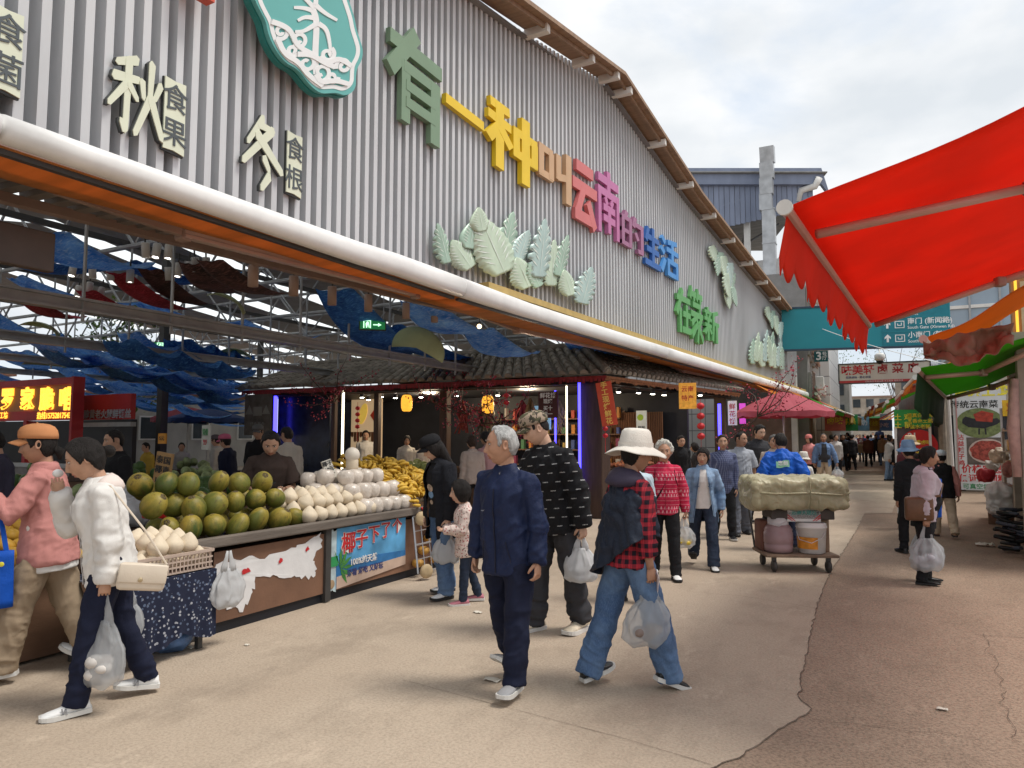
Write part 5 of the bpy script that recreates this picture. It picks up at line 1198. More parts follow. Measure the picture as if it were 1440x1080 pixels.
kiosk_people = [('shop worker in white shirt and black apron before the lit ice poster', 513, 15.4, 605, 185, WHITE, 'short', 'black'),
 ('saleswoman in striped top with dark bob behind the dried goods', 571, 14.6, 612, 186, FB('striped_top', (.45, .43, .40)), 'bob', 'black'),
 ('saleswoman in white shirt and orange neckerchief beside the striped top', 592, 14.9, 618, 190, FB('warm_white', (.55, .50, .46)), 'bob', 'black'),
 ('woman with ponytail in beige blouse seen from behind at the kiosk counter', 667, 11.0, 612, 20, FB('blouse', (.42, .34, .30)), 'woman', 'brown'),
 ('woman in pink blouse at the kiosk counter beside the silver-haired man', 690, 11.6, 606, 40, FB('pink_blouse', (.42, .24, .25)), 'woman', 'black'),
 ('man in dark jacket with orange scarf inside the kiosk by the reed screen', 955, 15.6, 612, 200, BLACK, 'short', 'black'),
 ('shopper in dark coat deep inside the kiosk near the red lantern string', 985, 16.8, 622, 90, CHAR, 'bob', 'black')]
for lb, px, y, hd, al, tm, hr, hc_ in kiosk_people:
    q = atY(px, 640, y)
    person(lb, (q.x, q.y, 0), (px, hd), None, fa(px, al), 1, None, tone='mid', head=(0, 8, 0), hair=(hr, hc_, .014), female=True, top=dict(mat=tm, off=.034, collar='shirt', name='shirt'), pants=dict(mat=BLACK), shoes=dict(mat=BSH, sole=SOLEB))

# zips, pockets, prints
P = PPL['old']; DZ = M('dark_zip', (.012, .014, .03), .35, .1, metal=.3)
seam(P, 'jacket', 'zip', [(0, z) for z in np.linspace(.40, -.15, 12)], DZ, .004)
for s_ in (-1, 1): seam(P, 'jacket', 'pocket_seam', [(s_*(.085+.03*f), .06-.14*f) for f in np.linspace(0, 1, 6)], DZ, .0028)
mb = MB(); a_ = front_on(P, 'jacket', .075, .26); b_ = front_on(P, 'jacket', .10, .255); mb.tube([a_, a_.lerp(b_, .4)+Vector((0, 0, -.006)), b_], .002, 5); mb.build('chest_mark', GREYP, P['root'])
P = PPL['white']
for s_ in (.06, .075): seam(P, 'jacket', 'front_seam', [(-s_-.02*(.4-z), z) for z in np.linspace(.40, -.10, 9)], M('seam_white', (.55, .53, .52), .6), .002)
P = PPL['blue']; mb = MB(); rows = [[front_on(P, 'jacket', x, z+.012*math.sin(x*30), True, .006) for x in np.linspace(-.09, .09, 9)] for z in (.26, .30, .34, .36)]; mb.rings(rows, 0, False, False); mb.build('back_patch', M('patch_green', (.22, .45, .30), .5, .1, 9), P['root'], True)
o = text('back_lettering', '惠鲜', .07, P['T'](0, -.20, .31)+P['TM'] @ Vector((0, -.012, 0)), P['TM'] @ Vector((1, 0, 0)), P['TM'] @ Vector((0, 0, 1)), M('patch_white', (.75, .78, .75), .5), P['root'], .012, .02)
P = PPL['denim']
for s_ in (-1, 1):
    seam(P, 'jacket', 'pocket_flap', [(s_*.06, .27), (s_*.085, .255), (s_*.115, .27)], DEN1, .005); seam(P, 'jacket', 'front_seam', [(s_*(.055+.14*(.47-z)), z) for z in np.linspace(.40, -.18, 10)], DEN3, .0025)
P = PPL['polo']; seam(P, 'shirt', 'placket', [(0, z) for z in np.linspace(.42, .0, 9)], GREYT, .0025); seam(P, 'shirt', 'pocket_seam', [(-.12, .25), (-.12, .15), (-.05, .15), (-.05, .25), (-.12, .25)], GREYT, .0025)
mb = MB(); mb.rings([P['ring'](z, .172, .135, -.002, 24) for z in (.005, .02, .04)], cap=False); mb.build('belt', BSH, P['root'], True)
seam(PPL['granny'], 'jacket', 'zip', [(0, z) for z in np.linspace(.42, -.08, 10)], M('zip_red', (.25, .01, .03), .5), .003)
P = PPL['bcap']; mb = MB(); pr_ = [c for c in P['root'].children if c.name.split('.')[0] == 'shirt'][0]
for k, (x, z, r, m_) in enumerate([(0, .24, .055, M('print_sand', (.42, .32, .24), .7, .4, 40)), (0, .17, .05, M('print_blue', (.16, .28, .45), .7, .3, 40)), (0, .09, .03, M('print_sand', (.42, .32, .24)))]):
    mb = MB(); mb.rings([[front_on(P, 'shirt', x+a*r*math.sqrt(max(0, 1-q*q)), z+q*r*.8, False, .004) for a in np.linspace(-1, 1, 7)] for q in np.linspace(-.98, .98, 6)], 0, False, False); mb.build('chest_print', m_, pr_, True)
P = PPL['vendor']; mb = MB(); mb.sphere(front_on(P, 'shirt', .0, .27), .026, 12, 8, sy=.2); mb.build('chest_print', M('print_sand', (.42, .32, .24)), P['root'])
# ================================================================ TILE-ROOFED KIOSK
def keep(o, t):
    o.parent = t; o.matrix_parent_inverse = Matrix.Translation(-Vector(t.location)) if not t.parent else Matrix(); return o
def P_(t, mb, n, m, **k): return keep(mb.build(n, m, None, **k), t)
TILE = M('grey_clay_tile', (.25, .22, .18), .8, .35, 5, .2, 40, dirt=.6); WOODD = M('dark_wood', (.060, .034, .024), .6, .3, 3, .15, 30, stretch=(6, 6, .6)); WOODB = M('brown_board', (.17, .095, .058), .65, .2, 3, .1, 30, stretch=(1, .4, 3))
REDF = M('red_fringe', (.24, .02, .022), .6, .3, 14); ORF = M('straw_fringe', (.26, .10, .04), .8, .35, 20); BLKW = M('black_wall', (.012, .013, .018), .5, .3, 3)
LEDB = M('blue_tube', (.06, .05, 1.0), .4, 0, emis=2.6); LEDW = M('white_tube', (1., .86, .60), .4, 0, emis=1.7); LAMP = M('lamp_glow', (1., .92, .78), .4, 0, emis=14.); LANT = M('lantern_glow', (.95, .42, .04), .5, .25, 9, emis=.65)
kz = 2.9
K = thing('tile_roof_kiosk', 'dark kiosk with grey half-round roof tiles, red fringe and neon tubes under the hall', 'kiosk', (-5, 13.4, 0))
EA, EB = Vector((-15.2, 13.3, kz)), Vector((-4.85, 13.3, kz)); EC = Vector((-3.78, 22, kz+.1))
RA, RB, RC = Vector((-14.2, 14.6, 3.56)), Vector((-5.9, 14.6, 3.58)), Vector((-4.9, 22, 3.6))
mb = MB()
def tiles(e0, e1, r0, r1, n, seg):
    for i in range(n+1):
        f = i/n; a = e0.lerp(e1, f); b = r0.lerp(r1, f); d = (b-a); u = d.normalized(); s = (e1-e0).normalized(); nrm = s.cross(u).normalized()
        if nrm.z < 0: nrm = -nrm
        for k in range(seg):
            q0 = a+d*(k/seg)-u*.02; q1 = a+d*((k+1)/seg)+u*.03; rs = []
            jj = rng.uniform(-.006, .006)
            for q, r in ((q0, .085), (q0.lerp(q1, .97), .066), (q1, .05)):
                rs.append([q+s*(r*math.cos(math.pi*j/7)+jj)+nrm*(r*.95*math.sin(math.pi*j/7)+.012) for j in range(8)])
            mb.rings(rs, 0, False, False)
            mb.add(rs[0], [tuple(range(8))])
    mb.add([e0+Vector((0, 0, -.01)), e1+Vector((0, 0, -.01)), r1+Vector((0, 0, -.01)), r0+Vector((0, 0, -.01))], [(0, 1, 2, 3)])
tiles(EA, EB, RA, RB, 42, 6); tiles(EB, EC, RB, RC, 36, 6)
P_(K, mb, 'tile_roof', TILE, smooth=False, solid=.012)
for a, b in ((EB+Vector((.02, -.02, .04)), RB+Vector((0, 0, .08))), (EA, RA)): mb = MB(); mb.tube([a, b], .075, 8); P_(K, mb, 'hip_tile', TILE)
mb = MB(); mb.tube([RA+Vector((0, 0, .06)), RB+Vector((0, 0, .07)), RC+Vector((0, 0, .07))], .085, 8); P_(K, mb, 'ridge_tile', TILE)
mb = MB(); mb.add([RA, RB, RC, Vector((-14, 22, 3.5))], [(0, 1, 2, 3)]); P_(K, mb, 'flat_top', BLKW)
def fringe(a, b, mat, n, nm):
    mb = MB(); d = (b-a)/n; s = d.normalized()
    mb.bar(a+Vector((0, .03, -.06)), b+Vector((0, .03, -.06)), .04, .05)
    for i in range(n):
        p = a+d*(i+.5); h = .09+.05*rng.random(); mb.add([p-s*.045+Vector((0, 0, -.03)), p+s*.045+Vector((0, 0, -.03)), p+s*.03+Vector((0, -.02, -.03-h)), p-s*.03+Vector((0, -.02, -.03-h))], [(0, 1, 2, 3)])
    P_(K, mb, nm, mat, solid=.006)
fringe(EA+Vector((.1, .04, -.02)), EB+Vector((-.05, .04, -.02)), REDF, 120, 'red_fringe'); fringe(EB+Vector((-.06, .05, -.02)), EC+Vector((-.06, 0, -.02)), ORF, 110, 'straw_fringe')
mb = MB(); mb.bar(EA+Vector((.3, .35, -.12)), EB+Vector((-.35, .35, -.12)), .12, .2); mb.bar(EB+Vector((-.38, .45, -.121)), EC+Vector((-.38, 0, -.121)), .12, .2); P_(K, mb, 'eave_beam', WOODD)
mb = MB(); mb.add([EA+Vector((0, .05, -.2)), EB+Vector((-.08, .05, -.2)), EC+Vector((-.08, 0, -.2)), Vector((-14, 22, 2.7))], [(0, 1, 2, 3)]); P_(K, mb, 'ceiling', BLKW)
def post(x, y, w, nm='post', mt=WOODD, h=kz-.1):
    mb = MB(); mb.box((x, y, h/2), (w, w, h), bev=.02); return P_(K, mb, nm, mt)
post(-5.3, 13.75, .5); post(-8.95, 13.75, .2); post(-14.6, 13.75, .3); post(-10.9, 13.75, .14); post(-4.75, 17.8, .22); post(-4.35, 21.6, .3); post(-12.3, 13.8, .12)
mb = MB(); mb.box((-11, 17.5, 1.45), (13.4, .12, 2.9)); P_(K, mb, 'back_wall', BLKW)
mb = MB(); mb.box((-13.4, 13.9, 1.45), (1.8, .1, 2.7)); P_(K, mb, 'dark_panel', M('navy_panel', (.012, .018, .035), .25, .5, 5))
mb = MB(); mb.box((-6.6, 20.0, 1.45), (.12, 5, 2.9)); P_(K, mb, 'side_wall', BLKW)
REED = M('reed_screen', (.20, .095, .05), .8, .45, 4, .3, 30, stretch=(30, 30, .4)); mb = MB()
for i in range(34): mb.tube([(-6.35+.045*i, 17.2, .9), (-6.35+.045*i, 17.2, 2.25)], .02, 5)
P_(K, mb, 'reed_screen', REED)
def tube_light(px, y, z0, z1, mat, label, r=.022, x=None):
    xx = atY(px, 600, y).x; mb = MB(); mb.tube([(xx, y, z0), (xx, y, z1)], r, 8); o = mb.build('neon_tube', mat); tag(o, label, 'neon tube')
    return o
tube_light(815, 13.42, .55, kz-.16, LEDB, 'tallest bright blue neon tube, on the corner post of the tiled kiosk', .03)
tube_light(797, 13.44, 1.05, kz-.22, LEDW, 'warm white tube on the corner post beside the tallest blue neon tube', .02)
tube_light(781, 13.6, 1.3, kz-.3, LEDB, 'dim blue neon tube just behind the camouflage cap', .02)
tube_light(482, 13.4, .6, kz-.14, LEDW, 'warm white tube at the front left of the tiled kiosk beside the lit ice poster', .03)
tube_light(387, 13.6, 1.3, kz-.2, LEDB, 'blue neon tube left of the dark navy panel, right one of the pair', .05)
tube_light(377, 13.75, 1.5, kz-.2, LEDB, 'blue neon tube left of the dark navy panel, left one of the pair', .035)
tube_light(1012, 18.0, 1.2, kz-.45, LEDB, 'blue neon tube deep in the kiosk behind the grey polo man', .04)
# lit poster, shelves, blossoms
ICE = M('poster_cream', (.62, .45, .27), .5, .08, 2, emis=.22); mb = MB(); q0 = atY(494, 620, 16.2); q1 = atY(537, 620, 16.2)
t = thing('ice_poster', 'lit cream poster of a yellow ice lolly and red diamond inside the kiosk', 'poster', (q0.x, 16.2, 0)); mb.box(((q0.x+q1.x)/2, 16.2, 1.9), (q1.x-q0.x, .04, 1.7)); P_(t, mb, 'panel', ICE)
mb = MB(); cx = q0.x*.6+q1.x*.4; mb.prism([(.16*math.cos(a)*(1 if abs(math.sin(a)) < 2 else 1), .30*math.sin(a)) for a in np.linspace(0, 2*math.pi, 20, False)], lambda u, v, d: Vector((cx+u*.9+v*.25, 16.17-d, 2.3+v)), 0, .01); P_(t, mb, 'lolly', M('lolly_yellow', (.85, .58, .10), .5, .1, 9, emis=.2))
mb = MB(); mb.prism([(-.15, 0), (0, -.15), (.15, 0), (0, .15)], lambda u, v, d: Vector((q1.x-.25+u, 16.17-d, 2.25+v*1.2)), 0, .01); P_(t, mb, 'red_diamond', M('poster_red', (.6, .06, .03), .5, .1))
mb = MB()
for i in range(9): x = q0.x+.06+i*.105; h = .12+.16*abs(math.sin(i*2.1)); mb.prism([(-.045, 0), (-.045, -h), (0, -h-.04), (.045, -h), (.045, 0)], lambda u, v, d: Vector((x+u, 16.17-d, 1.78+v)), 0, .008)
P_(t, mb, 'chocolate_drips', M('drip_brown', (.17, .07, .03), .5, .1))
def blossom(px, py, y, s, n, label):
    p = atY(px, py, y); t = thing('blossom_branch', label, 'branch', p); st = MB(); bl = MB(); r = random.Random(px)
    for k in range(7):
        a = Vector((0, 0, -.1)); pts = [a]; d = Vector((r.uniform(-1, 1), r.uniform(-.5, .5), r.uniform(-.2, .9))).normalized()
        for q in range(5):
            d = (d+Vector((r.uniform(-.5, .5), r.uniform(-.4, .4), r.uniform(-.3, .35)))).normalized(); a = a+d*s*.24; pts.append(a)
        st.tube(pts, [.016, .013, .011, .009, .006, .004], 5)
        for q in range(n):
            c = pts[r.randrange(1, 6)]+Vector((r.gauss(0, .06), r.gauss(0, .06), r.gauss(0, .06)))*s; rr = r.uniform(.012, .028)
            nn = [Vector((math.cos(j*1.2566+q), math.sin(j*1.2566+q), .25)) for j in range(5)]; M3 = Matrix.Rotation(r.uniform(0, 3), 3, 'X') @ Matrix.Rotation(r.uniform(0, 6), 3, 'Y')
            bl.add([c]+[c+M3 @ (v*rr) for v in nn], [(0, 1+j, 1+(j+1) % 5) for j in range(5)])
    st.build('twig', WOODD, t, True); bl.build('blossom', M('blossom_red', (.34, .035, .06), .6, .4, 20), t)
blossom(655, 575, 13.0, .9, 60, 'red plum blossom branches hanging in the kiosk between the two lit lanterns')
blossom(700, 590, 12.9, .9, 60, 'red plum blossom branches above the silver-haired old man')
blossom(610, 560, 13.2, .9, 26, 'bare pinkish branches with few red blossoms left of the brighter lantern')
blossom(470, 560, 13.0, 1.0, 40, 'dark red blossom twigs at the kiosk eave beside the warm white tube')
blossom(1065, 580, 16.2, 1.3, 90, 'red blossom tree leaning out beside the crimson parasol')
def lantern(px, py, y, label):
    p = atY(px, py, y); t = thing('paper_lantern', label, 'lantern', p, 0, 'lit paper lanterns at the kiosk'); mb = MB()
    mb.lathe([(.06, -.19), (.10, -.17), (.125, -.10), (.13, 0), (.125, .10), (.10, .17), (.06, .19)], n=16); mb.build('shade', LANT, t, True)
    mb = MB(); mb.lathe([(.065, .185), (.065, .21)], n=12); mb.lathe([(.065, -.21), (.065, -.185)], n=12); mb.build('rim', BLKW, t)
    mb = MB(); mb.tube([(0, 0, .2), (0, 0, .42)], .006, 5); mb.build('cord', BLKW, t)
lantern(686, 569, 13.05, 'brighter orange paper lantern, left of the camouflage cap'); lantern(572, 567, 13.1, 'dimmer orange paper lantern, left one of the two under the tiled eave')
REDL = M('red_lantern', (.52, .025, .03), .5, .2, 20)
def lstring(px, py0, n, y, label, r=.05):
    p = atY(px, py0, y); t = thing('lantern_string', label, 'lantern string', p); mb = MB(); mb.tube([(0, 0, .15), (0, 0, -n*r*2.5-.2)], .005, 5); mb.build('cord', REDL, t)
    for i in range(n): mb = MB(); mb.sphere((0, 0, -i*r*2.5), r, 12, 8, sz=.85); mb.build('ball', REDL, t, True)
lstring(712, 556, 2, 12.9, 'string of two small red lanterns above the old man', .06)
lstring(985, 571, 4, 15.2, 'string of four red lanterns in the kiosk right of the orange lit menu', .085)
lstring(503, 574, 4, 13.6, 'string of small red lanterns beside the lit ice poster', .06); lstring(851, 583, 4, 13.2, 'red lantern string under the red hanging banner', .055)
# spot lamps in the kiosk
for i, (px, py, y) in enumerate([(509, 573, 14.0), (536, 572, 14.0), (556, 573, 14.6), (592, 575, 14.6), (518, 570, 15), (642, 568, 14.5), (870, 557, 15), (898, 559, 15.5), (918, 561, 16), (934, 562, 16.5), (985, 566, 17), (700, 566, 14.8)]):
    p = atY(px, py, y); t = thing('ceiling_lamp', 'small round white ceiling lamp glowing under the dark kiosk ceiling', 'lamp', (p.x, y, 2.62), 0, 'ceiling lamps of the kiosk')
    mb = MB(); mb.lathe([(.055, 0), (.055, .08)], n=12); mb.build('housing', BLKW, t); mb = MB(); mb.lathe([(.045, -.012), (.05, -.002)], n=12); mb.build('bulb', LAMP, t)
for x, y in ((-7.4, 14.9), (-10.4, 15.2), (-5.6, 18.2)):
    l = bpy.data.lights.new('kiosk_lamp', 'POINT'); l.energy = 60; l.color = (1, .80, .55); l.shadow_soft_size = .15; o = bpy.data.objects.new('kiosk_lamp', l); COL.objects.link(o); o.location = (x, y, 2.45)
# signs at the kiosk
def board(name, label, cat, p, w, h, mat, ux=(1, 0, 0), th=.03, lines=(), group=None, frame=None):
    """upright board, p = lower left corner, lines = (text, size, u, v, material, bold)"""
    ux = Vector(ux).normalized(); uy = Vector((0, 0, 1)); un = ux.cross(uy); p = Vector(p); t = thing(name, label, cat, p, 0, group)
    mb = MB(); mb.prism([(0, 0), (w, 0), (w, h), (0, h)], lambda u, v, d: ux*u+uy*v+un*d, -th, 0); mb.build('panel', mat, t)
    if frame:
        f = MB(); q = .05
        for a, b in (((0, 0), (w, 0)), ((w, 0), (w, h)), ((w, h), (0, h)), ((0, h), (0, 0))): f.bar(ux*a[0]+uy*a[1], ux*b[0]+uy*b[1], q, q)
        f.build('frame', frame, t)
    for (s, sz, u, v, m, *b) in lines: text('lettering', s, sz, ux*u*w+uy*v*h+un*.004, ux, uy, m, t, .003, b[0] if b else .01)
    return t
GOLD = M('gold_letter', (.75, .48, .10), .5, .1, 9); WLET = M('white_letter', (.75, .73, .70), .5); RLET = M('red_letter', (.50, .025, .03), .5); BLET = M('black_letter', (.03, .03, .03), .5); YLET = M('yellow_letter', (.75, .66, .05), .5); NLET = M('navy_letter', (.05, .06, .18), .5)
p = atY(757, 588, 12.7); board('hanging_sign', 'dark red hanging sign with white handwriting above the camouflage cap', 'sign', (p.x, 12.7, p.z), .42, .52, M('maroon_board', (.06, .014, .014), .6), lines=[('鲜花饼', .115, .5, .84, WLET), ('现烤', .1, .5, .62, WLET), ('买十', .1, .5, .36, WLET), ('送一', .1, .5, .14, WLET)])
p = atY(744, 604, 13.6); board('menu_board', 'pale blue menu panel behind the camouflage cap', 'sign', (p.x, 13.6, p.z), .5, .5, M('pale_blue_panel', (.25, .45, .60), .5, .05, emis=.25), lines=[('●', .22, .3, .65, BLET), ('●', .22, .3, .25, BLET)])
p = atY(847, 600, 12.9); t = board('hanging_banner', 'red hanging banner with yellow characters at the kiosk corner', 'banner', (p.x, 12.9, p.z), .30, .85, M('banner_red', (.50, .06, .025), .6), ux=(1, .3, -.0), lines=[(c, .135, .5, .92-.165*i, GOLD, .02) for i, c in enumerate('手工现烤鲜花饼')][:6])
t.rotation_euler = (0, R(-9), 0)
p = atY(955, 575, 15.0); board('lit_menu', 'orange lit menu hanging in the kiosk above the reed screen', 'sign', (p.x, 15.0, p.z), .36, .55, M('lit_orange', (.85, .38, .05), .5, .3, 14, emis=.12), ux=(1, .25, 0), lines=[('云南', .13, .5, .75, RLET), ('特产', .13, .5, .4, RLET)])
p = atY(1024, 598, 18.6); board('white_sign', 'narrow white sign with red lanterns near the far corner of the kiosk', 'sign', (p.x, 18.6, p.z), .22, .62, M('white_board', (.62, .60, .56), .5, emis=.15), lines=[('鲜', .16, .5, .75, RLET), ('花', .16, .5, .45, RLET), ('饼', .16, .5, .15, RLET)])
p = atY(1040, 596, 19.8); board('purple_sign', 'small purple lit sign at the far end of the kiosk', 'sign', (p.x, 19.8, p.z), .16, .55, M('purple_lit', (.45, .06, .42), .5, emis=.5), lines=[('烤乳扇', .08, .5, .5, WLET)])
p = atY(895, 612, 16.9); board('kiosk_poster', 'small white and green poster beside the reed screen in the kiosk', 'poster', (p.x, 16.9, p.z), .26, .6, M('white_board2', (.55, .58, .55), .5, emis=.1), lines=[('●', .2, .4, .7, M('lime_dot', (.35, .55, .05), .5)), ('鲜榨', .09, .5, .3, BLET)])
p = atX(346, 612, -14.4); q = atY(345, 612, 13.2); board('castle_poster', 'grey mural panel of pale buildings left of the blue neon pair', 'poster', (q.x-.05, 13.2, q.z), .95, 1.05, M('mural', (.10, .085, .07), .6, .4, 4), lines=[('▲▆▲', .3, .5, .6, M('mural_pale', (.2, .19, .17), .6)), ('特色美食', .13, .5, .25, M('mural_pale', (.2, .19, .17), .6))])
# kiosk counters with dried goods
SACK = M('kraft', (.36, .25, .15), .8, .2, 10); DRY = M('dried_goods', (.13, .07, .035), .85, .5, 14, .5, 20)
def heap(mb, x0, x1, y0, y1, z, n, r, squash=.8, seed=0, hz=.12, mi=0):
    rr = random.Random(seed)
    for i in range(n):
        u, v = rr.random(), rr.random(); k = (1-abs(2*u-1)**2)*(1-abs(2*v-1)**2); q = r*rr.uniform(.75, 1.2)
        mb.sphere((x0+(x1-x0)*u, y0+(y1-y0)*v, z+hz*k*rr.random()+q*.4), q, 7, 5, mi, Matrix.Rotation(rr.uniform(0, 3), 3, 'X'), 1, 1, squash)
def counter(label, a, b, h, dep, mat=WOODB, top=WOODD):
    """counter along a-b (front edge), body behind it to the left of a->b"""
    a = Vector(a); b = Vector(b); d = (b-a).normalized(); n = Vector((-d.y, d.x, 0)); t = thing('stall_counter', label, 'counter', (a.x, a.y, 0)); t.rotation_euler = (0, 0, math.atan2(d.y, d.x)); L_ = (b-a).length
    mb = MB(); mb.box((L_/2, dep/2, h/2), (L_-.06, dep-.06, h-.05)); mb.build('body', mat, t); mb = MB(); mb.box((L_/2, dep/2, h), (L_, dep, .05), bev=.008); mb.build('top', top, t)
    mb = MB(); mb.box((L_/2, -.015, h+.03), (L_, .03, .09), bev=.006); mb.build('front_rail', top, t); return t
c0 = atX(445, 700, -9.3); counter('dark wooden counter of the kiosk covered with dried goods', (-9.0, 11.9, 0), (-6.2, 12.2, 0), .85, 1.0)
mb = MB(); heap(mb, -8.9, -6.4, 12.1, 12.9, .88, 190, .07, .55, 3); stuff(mb.build('dried_goods', DRY, None, True), 'dark heap of dried herbs and roots on the kiosk counter', 'dried goods')
MEL = M('melon_skin', (.33, .36, .10), .5, .3, 5)
rr = random.Random(5)
for i in range(11):
    p = Vector((-8.9+.17*(i % 5)+rr.uniform(-.03, .03), 12.15+.2*(i//5), 1.0+.04*(i//5))); mb = MB(); mb.sphere((0, 0, 0), .1, 12, 8, sz=.9); o = mb.build('melon', MEL, None, True); o.location = p; o.rotation_euler = (rr.random(), rr.random(), 0); tag(o, 'yellow-green melon piled at the left end of the kiosk counter', 'melon', 'melons on the kiosk counter')
counter('dark counter along the street side of the kiosk, under the reed screen', (-5.0, 15.2, 0), (-4.55, 20, 0), .9, .9)
mb = MB(); heap(mb, -5.8, -5.1, 15.4, 19.6, .95, 200, .06, .8, 9); stuff(mb.build('packed_snacks', M('snack_mix', (.34, .12, .06), .5, .7, 9), None, True), 'mixed heap of packed snacks on the street-side kiosk counter', 'snacks')
# hanging bundles and shelves behind
for i, (x, col) in enumerate([(-8.4, (.3, .05, .04)), (-7.9, (.25, .2, .12)), (-7.2, (.32, .04, .05)), (-6.7, (.28, .18, .08)), (-8.0, (.06, .07, .05)), (-6.3, (.4, .3, .16))]):
    t = thing('hanging_bundle', ['red', 'pale', 'crimson', 'ochre', 'dark green', 'straw'][i]+' bundle of goods hanging from the kiosk ceiling behind the counter', 'bundle', (x, 13.6+.3*(i % 3), 2.45)); mb = MB(); rr = random.Random(i)
    for k in range(24): mb.tube([(0, 0, 0), (rr.gauss(0, .07), rr.gauss(0, .05), -.3), (rr.gauss(0, .09), rr.gauss(0, .06), -.55-.2*rr.random())], [.02, .025, .01], 5)
    mb.build('strands', M('bundle_%d' % i, col, .7, .4, 9), t, True)
t = thing('goods_shelf', 'shelf of small boxes and jars at the back of the kiosk', 'shelf', (-8, 17.2, 0)); mb = MB()
for z in (.9, 1.3, 1.7, 2.1): mb.box((.3, 0, z), (3.6, .35, .03))
for x in (-1.5, .3, 2.1): mb.box((x, .16, 1.3), (.05, .03, 2))
mb.build('rack', WOODB, t)
rr = random.Random(3)
for i in range(56):
    w_ = rr.uniform(.06, .13); h_ = rr.uniform(.14, .3); mb = MB(); mb.box((0, 0, h_/2), (w_, .12, h_), bev=.01); z = (.9, 1.3, 1.7, 2.1)[i % 4]+.015
    o = mb.build('goods_box', M('box_%d' % (i % 7), [(.5, .08, .05), (.55, .4, .12), (.1, .25, .12), (.5, .45, .38), (.3, .06, .12), (.08, .12, .3), (.6, .25, .05)][i % 7], .5)); o.location = (-9.15+.245*(i//4)+rr.uniform(-.02, .02), 17.12, z); tag(o, 'small packaged box standing on the kiosk back shelf', 'box', 'boxes on the kiosk shelf')

# ================================================================ COCONUT COUNTER
FX = -4.95; FZ = .76
CT = thing('fruit_counter', 'long wooden fruit counter with brown front boards and raised rim', 'counter', (FX, 5.8, 0))
BOARD = M('front_board', (.20, .105, .065), .6, .2, 2.5, .08, 40, dirt=.3); RIMW = M('grey_rim', (.15, .125, .105), .7, .25, 5, .25, 30, stretch=(4, .4, 4), dirt=.4)
mb = MB(); mb.box((FX-.02, 4.72, .38), (.03, 1.46, .58)); P_(CT, mb, 'front_panel', BOARD); mb = MB(); mb.box((FX-.02, 6.55, .38), (.03, 2.0, .58)); P_(CT, mb, 'front_panel', BOARD)
mb = MB(); mb.box((FX-.05, 5.78, .05), (.05, 3.7, .1)); P_(CT, mb, 'plinth', BLKW)
for y in (3.97, 5.48, 7.58): mb = MB(); mb.box((FX-.005, y, .38), (.06, .075, .74)); P_(CT, mb, 'upright', DKS)
mb = MB(); mb.box((FX+.03, 5.78, FZ), (.07, 3.75, .085), bev=.012); P_(CT, mb, 'front_rim', RIMW)
mb = MB(); mb.box((FX-.66, 5.78, FZ-.04), (1.3, 3.7, .03)); mb.box((FX-.66, 5.78, .36), (1.25, 3.6, .62)); P_(CT, mb, 'top', WOODD)
PW = M('torn_paper', (.68, .67, .67), .6, .05, 8, .1, 30)
def cface(y, z, d): return Vector((FX-.003+d, y, z))
def torn(label, y0, z0, poly, mat, th=.006):
    mb = MB(); n = len(poly); c = (sum(p[0] for p in poly)/n, sum(p[1] for p in poly)/n); vs = [cface(y0+u, z0+v, .0005) for u, v in poly]+[cface(y0+u, z0+v, th*(.4+abs(noise.noise(Vector((u*9, v*9, 1)))))) for u, v in poly]
    fs = [(i, (i+1) % n, n+(i+1) % n, n+i) for i in range(n)]+[tuple(range(n, 2*n))]; mb.add(vs, fs); return mb
def rag(pts, amp, n=5, seed=0):
    o = []; r = random.Random(seed)
    for i in range(len(pts)):
        a, b = Vector(pts[i]), Vector(pts[(i+1) % len(pts)])
        for k in range(n): q = a.lerp(b, k/n); o.append((q.x+r.uniform(-amp, amp), q.y+r.uniform(-amp, amp)))
    return o
t = thing('torn_poster', 'white torn poster remains on the brown front board below the green coconuts', 'poster', (FX, 4.7, .4))
P_(t, torn('', 3.98, .1, rag([(.08, .40), (.2, .28), (.32, .10), (.48, .04), (.56, .16), (.60, .28), (.85, .26), (1.05, .22), (1.25, .18), (1.36, .2), (1.33, .34), (1.42, .46), (1.41, .58), (1.25, .53), (1.02, .50), (.72, .46), (.45, .47), (.2, .49)], .024, 5, 2), PW), 'paper', PW)
for i, (y, z, q) in enumerate([(4.42, .44, .10), (4.84, .47, .06), (5.18, .53, .05)]):
    mb = MB(); mb.prism(rag([(0, 0), (q, .02), (q*.7, .05), (.01, .04)], .008, 3, i), lambda u, v, d: cface(y+u, z+v, .0085+d), 0, .001); P_(t, mb, 'red_scrap', RLET)
text('lettering', '川', .14, cface(5.24, .55, .010), (0, 1, 0), (0, 0, 1), RLET).parent = t; [c for c in t.children][-1].matrix_parent_inverse = Matrix.Translation(-t.location)
BSKY = M('banner_sky', (.10, .33, .58), .4, .35, 3.5); BSEA = M('banner_sea', (.03, .16, .38), .4, .2, 8); BSAND = M('banner_sand', (.52, .38, .30), .5, .1, 8)
t = thing('coconut_banner', 'blue beach-picture banner with red lettering about coconuts on the counter front', 'banner', (FX, 6.1, .3))
Y0, Y1 = 5.62, 6.78; mb = MB(); mb.prism([(Y0, .1), (Y1, .17), (Y1, .70), (Y0, .70)], lambda u, v, d: cface(u, v, d), .001, .006); P_(t, mb, 'sky_picture', BSKY)
mb = MB(); mb.prism([(Y0, .1), (Y1, .17), (Y1, .33), (Y0+.5, .36), (Y0, .34)], lambda u, v, d: cface(u, v, d), .0065, .009); P_(t, mb, 'sea_picture', BSEA)
